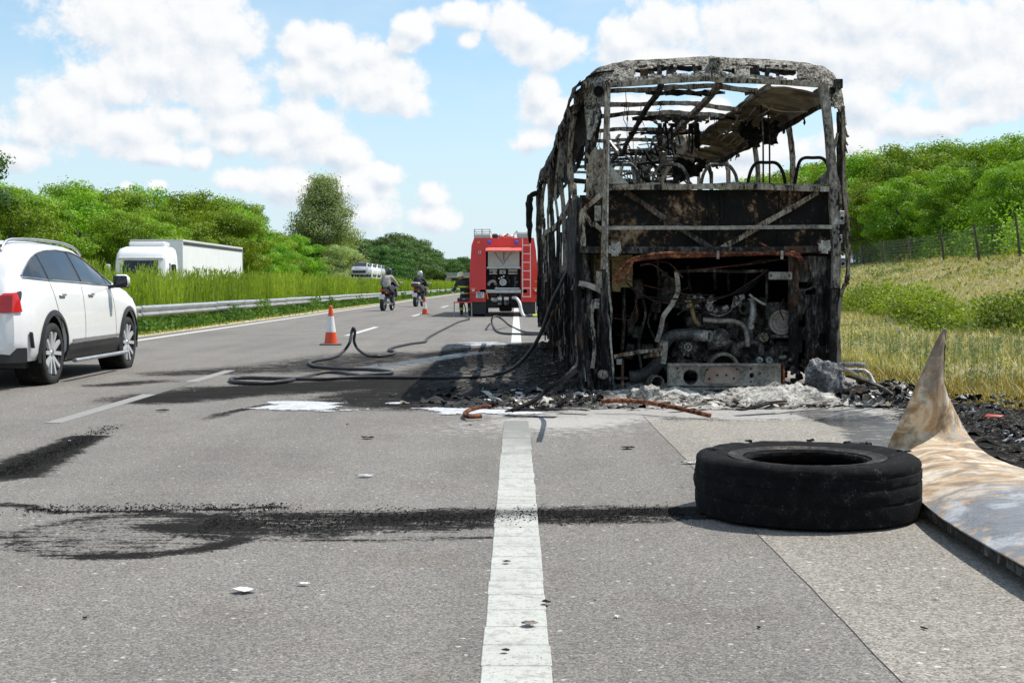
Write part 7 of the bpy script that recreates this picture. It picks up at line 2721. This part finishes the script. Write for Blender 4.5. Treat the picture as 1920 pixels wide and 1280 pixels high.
nu, nv = 70, 90
pts = np.zeros((nu, nv, 3))
on = np.zeros((nu, nv), bool)
for a in range(nu):
    for b in range(nv):
        x, y = 2.9 + 2.4 * a / (nu - 1), 7.0 + 5.6 * b / (nv - 1)
        xe = 3.02 + .09 * (y - 8) + .10 * noise.noise(Vector((y * 2, 0, 4))) + .3 * max(0, 7.8 - y)
        e = min(1, (x - xe) / .5, (5.3 - x) / .6, (12.3 - y) / .8)
        h = e * .06 + .035 * noise.fractal(Vector((x * 4, y * 4, 2)), 1, 2, 5)
        on[a, b] = h > -.004 and e > -.1
        base_ = 0.004 if x < 3.9 else float(tz(x, y)) + .02
        pts[a, b] = (x, y, base_ + max(0, h))
m_, t_, b_ = new_mat("burnt_soil")
cc = coords(t_)
b_.inputs["Roughness"].default_value = 1.0
b_.inputs["Specular IOR Level"].default_value = .1
t_.set(b_.inputs["Base Color"], t_.ramp(t_.ss(t_.noise(cc, 30, 6, .8), .36, .66), [(0, (.006, .006, .006)), (.5, (.018, .016, .014)), (.8, (.06, .052, .042)), (1, (.34, .33, .31))]))
t_.set(b_.inputs["Normal"], t_.bump(t_.noise(cc, 35, 5, .8), 1.0, .02))
tag(MB().sheet(pts, 0, lambda a, b: not on[a, b]).build("burnt_soil", m_, None, 60), "heap of black burnt soil and cinders behind the torn panel", kind="stuff")


def verge():
    y_ = 7.6 + 5 * rnd.random()
    return 3.2 + .09 * (y_ - 8) + abs(rnd.gauss(0, .55)), y_, .03


flakes("verge_cinders", 900, verge, (.01, .07), [M_soot, M_side, M_soot, M_frame_dark, M_foam], "black cinders heaped on the burnt verge", .6, .01)

# named pieces lying about
def piece(mb, name, mat, label, cat, org, sm_=None):
    return tag(mb.build(name, mat, None, sm_, org=org), label, cat)


q = cat_rom([G(1128, 752, .10), G(1165, 751, .11), G(1210, 754, .10), G(1262, 763, .08), G(1332, 779, .03)], 40)
piece(MB().tube(q, .019, 10, jit=.05), "copper_tube", M_rust, "long rust-red copper tube lying on the ash behind the engine", "pipe", q[0] * [1, 1, 0], 60)
q = cat_rom([G(921, 762, .03), G(898, 763, .03), G(880, 768, .03), G(871, 776, .03), G(878, 781, .03), G(902, 780, .03)], 34)
piece(MB().tube(q, .017, 9, jit=.05), "bent_copper_tube", M_rust, "bent copper tube lying on the white foam", "pipe", q[0] * [1, 1, 0], 60)
for i, (a, b, c, d_, w2, mt, z0, z1, lb) in enumerate((
        (905, 734, 957, 757, .05, M_alu, .05, .03, "bright aluminium strip lying on the foam left of the wreck"),
        (962, 730, 976, 738, .05, M_foam, .06, .04, "short white strip against the debris at the bus corner"),
        (872, 757, 965, 752, .05, M_side, .03, .05, "black slat edging the foam patch"),
        (1062, 704, 1113, 645, .05, M_strip, .15, .45, "grey-brown slat leaning against the rear left corner"),
        (950, 770, 1050, 768, .14, M_soot, .04, .06, "black angled plate in front of the debris heap"),
        (1050, 766, 1105, 768, .09, M_frame, .04, .04, "pale flat strip in front of the rear left corner"),
        (1590, 705, 1702, 742, .05, M_soot, .30, .05, "black slat sloping from the rear right corner to the ground"),
        (1578, 688, 1690, 743, .025, M_alu, .42, .06, "thin grey rod sloping from the rear right corner"),
        (1450, 765, 1560, 752, .05, M_ash, .05, .06, "pale strip lying across the ash on the right"),
        (1385, 768, 1470, 752, .09, M_side, .05, .10, "dark curved sheet lying on the ash"),
        (1260, 762, 1330, 757, .06, M_frame, .05, .05, "scorched flat bar in the middle of the ash"))):
    A, B_ = G(a, b, z0), G(c, d_, z1)
    piece(MB().bar(A, B_, w2, .012, n=10, jit=.02), "metal_strip", mt, lb, "scrap", A * [1, 1, 0])
q = cat_rom([G(960, 769, .06), G(1000, 752, .12), G(1030, 728, .22), G(1065, 706, .35), G(1085, 690, .5)], 30)
piece(MB().tube(q, .018, 8, jit=.1), "charred_rod", M_soot, "charred rod leaning up into the rear left corner of the bus", "scrap", q[0] * [1, 1, 0], 60)
q = cat_rom([P(1575, 683, 12.5), P(1600, 683, 12.4), P(1622, 684, 12.3)], 8)
piece(MB().tube(q, .022, 8), "grey_tube", M_alu, "short grey tube sticking out right of the rear corner", "pipe", q[0] * [1, 1, 0], 60)
q = [P(1576, 693, 12.3), P(1622, 695, 12.2), P(1630, 702, 12.2), P(1644, 728, 12.1)]
piece(MB().tube(q, .02, 8), "bent_frame_tube", M_alu, "bent grey frame tube standing in the scraps at the right", "pipe", np.array(q[0]) * [1, 1, 0], 60)
# ash-coated melted lump
c = P(1545, 716, 12.35)
bmv, bmf = [], []
U, V = 40, 26
rings = []
for j in range(1, V):
    th = math.pi * j / V
    rg_ = []
    for i in range(U):
        a = 2 * math.pi * i / U
        d = Vector((math.sin(th) * math.cos(a), math.sin(th) * math.sin(a), math.cos(th)))
        k_ = 1 + .22 * noise.fractal(d * 1.6 + Vector((3, 1, 2)), 1, 2, 4) + .05 * noise.noise(d * 7)
        rg_.append((c[0] + d.x * .17 * k_ + d.z * -.035, c[1] + d.y * .17 * k_, c[2] + d.z * .235 * k_))
    rings.append(rg_)
piece(MB().loft(rings), "melted_lump", burnt("ash_coated_plastic", [(0, (.02, .02, .021)), (.35, (.07, .07, .072)), (.6, (.16, .16, .165)), (1, (.48, .48, .47))], 5, bump=1.0, dist=.03), "grey ash-coated melted lump at the rear right corner", "scrap", c * [1, 1, 0], 70)
for (px, py, sx_, sz_, mt, lb) in ((1090, 735, .22, .15, M_side, "dark crusted lump under the rear left corner"), (1215, 752, .16, .12, M_ash, "low pale ash mound below the tail pipe"), (1430, 738, .20, .14, M_ash, "pale crumpled insulation heap right of the towing beam"), (1385, 748, .22, .07, M_ash, "flat pale ash heap below the towing beam"), (1490, 750, .20, .08, M_ash, "pale flaky heap beside the melted lump"), (1030, 655, .16, .12, M_side, "charred block by the left side wheels"), (1605, 752, .18, .10, M_side, "dark knobbly scrap heap right of the lump")):
    c = G(px, py, 0.02)
    rings = []
    for j in range(1, 16):
        th = math.pi * j / 16
        rg_ = []
        for i in range(26):
            a = 2 * math.pi * i / 26
            d = Vector((math.sin(th) * math.cos(a), math.sin(th) * math.sin(a), math.cos(th)))
            k_ = 1 + .45 * noise.fractal(d * 2.2 + Vector((px, py, 0)), 1, 2, 4)
            rg_.append((c[0] + d.x * sx_ * k_, c[1] + d.y * sx_ * .7 * k_, c[2] + .02 + max(-.02, d.z * sz_ * k_)))
        rings.append(rg_)
    piece(MB().loft(rings), "ash_heap", mt, lb, "ash heap", c * [1, 1, 0], 50)
# small recognisable scraps on the lane
for (px, py, s, mt, lb, asp) in ((457, 1110, .045, M_offw, "white paper scrap on the asphalt at lower left", .35), (570, 1097, .022, M_offw, "small pale scrap right of the white paper", .3), (685, 894, .055, M_foam, "thin white flake between the foam and the tyre smear", .25),
                                 (993, 1172, .028, M_frame, "dry grey leaf lying on the white line", .45), (1024, 1131, .016, M_soot, "black crumb at the right border of the white line", .6), (690, 822, .05, M_soot, "black shred on the lane left of the white line", .35),
                                 (1177, 841, .045, M_soot, "small black cinder on the pale shoulder", .5), (1296, 869, .07, M_alu, "grey sliver beside the burnt tyre", .2), (950, 1055, .016, M_soot, "black crumb on the white line below the smear", .5), (304, 771, .06, M_soot, "black shred beside the dashed line", .3), (948, 1222, .012, M_soot, "tiny black speck low on the white line", .5)):
    c = G(px, py, .007 if 905 < px < 1035 else .002)
    q_ = np.array([[[(a / 5 - .5) * 2 * s * (1 - .12 * abs(b - 2) + rnd.uniform(-.08, .08)), (b / 4 - .5) * 2 * s * asp * (math.sqrt(max(0, 1.08 - (a / 2.5 - 1) ** 2)) + rnd.uniform(-.08, .12)) * 1.7, .006 + .010 * s / .05 * rnd.random()] for b in range(5)] for a in range(6)]) + c
    piece(MB().sheet(q_, .002), "litter_scrap", mt, lb, "litter", c)
# red canister and white strip on the verge
c = P(1870, 786, 10.3)
zc = c[2] + .0
can = thing("red_canister", c, "faded red canister lying in the singed grass at the right", "canister")
MB().lathe(c + [-.09, .02, 0], (1, -.25, -.06), [(.001, 0), (.03, 0), (.042, .015), (.042, .15), (.03, .165), (.02, .17), (.001, .17)], 16).build("canister_body", flat("faded_red", (.50, .08, .04), .6, var=.3, sc=20), can, 40)
MB().lathe(c + [.078, -.022, -.01], (1, -.25, -.06), [(.001, .03), (.014, .03), (.016, 0)], 10).build("canister_cap", M_offw, can, 40)
A, B_ = P(1896, 797, 9.9), P(1945, 820, 9.6)
piece(MB().bar(A, B_, .03, .012, n=4, jit=.006), "metal_strip", M_offw, "white strip lying on the black verge at the right edge", "scrap", A)
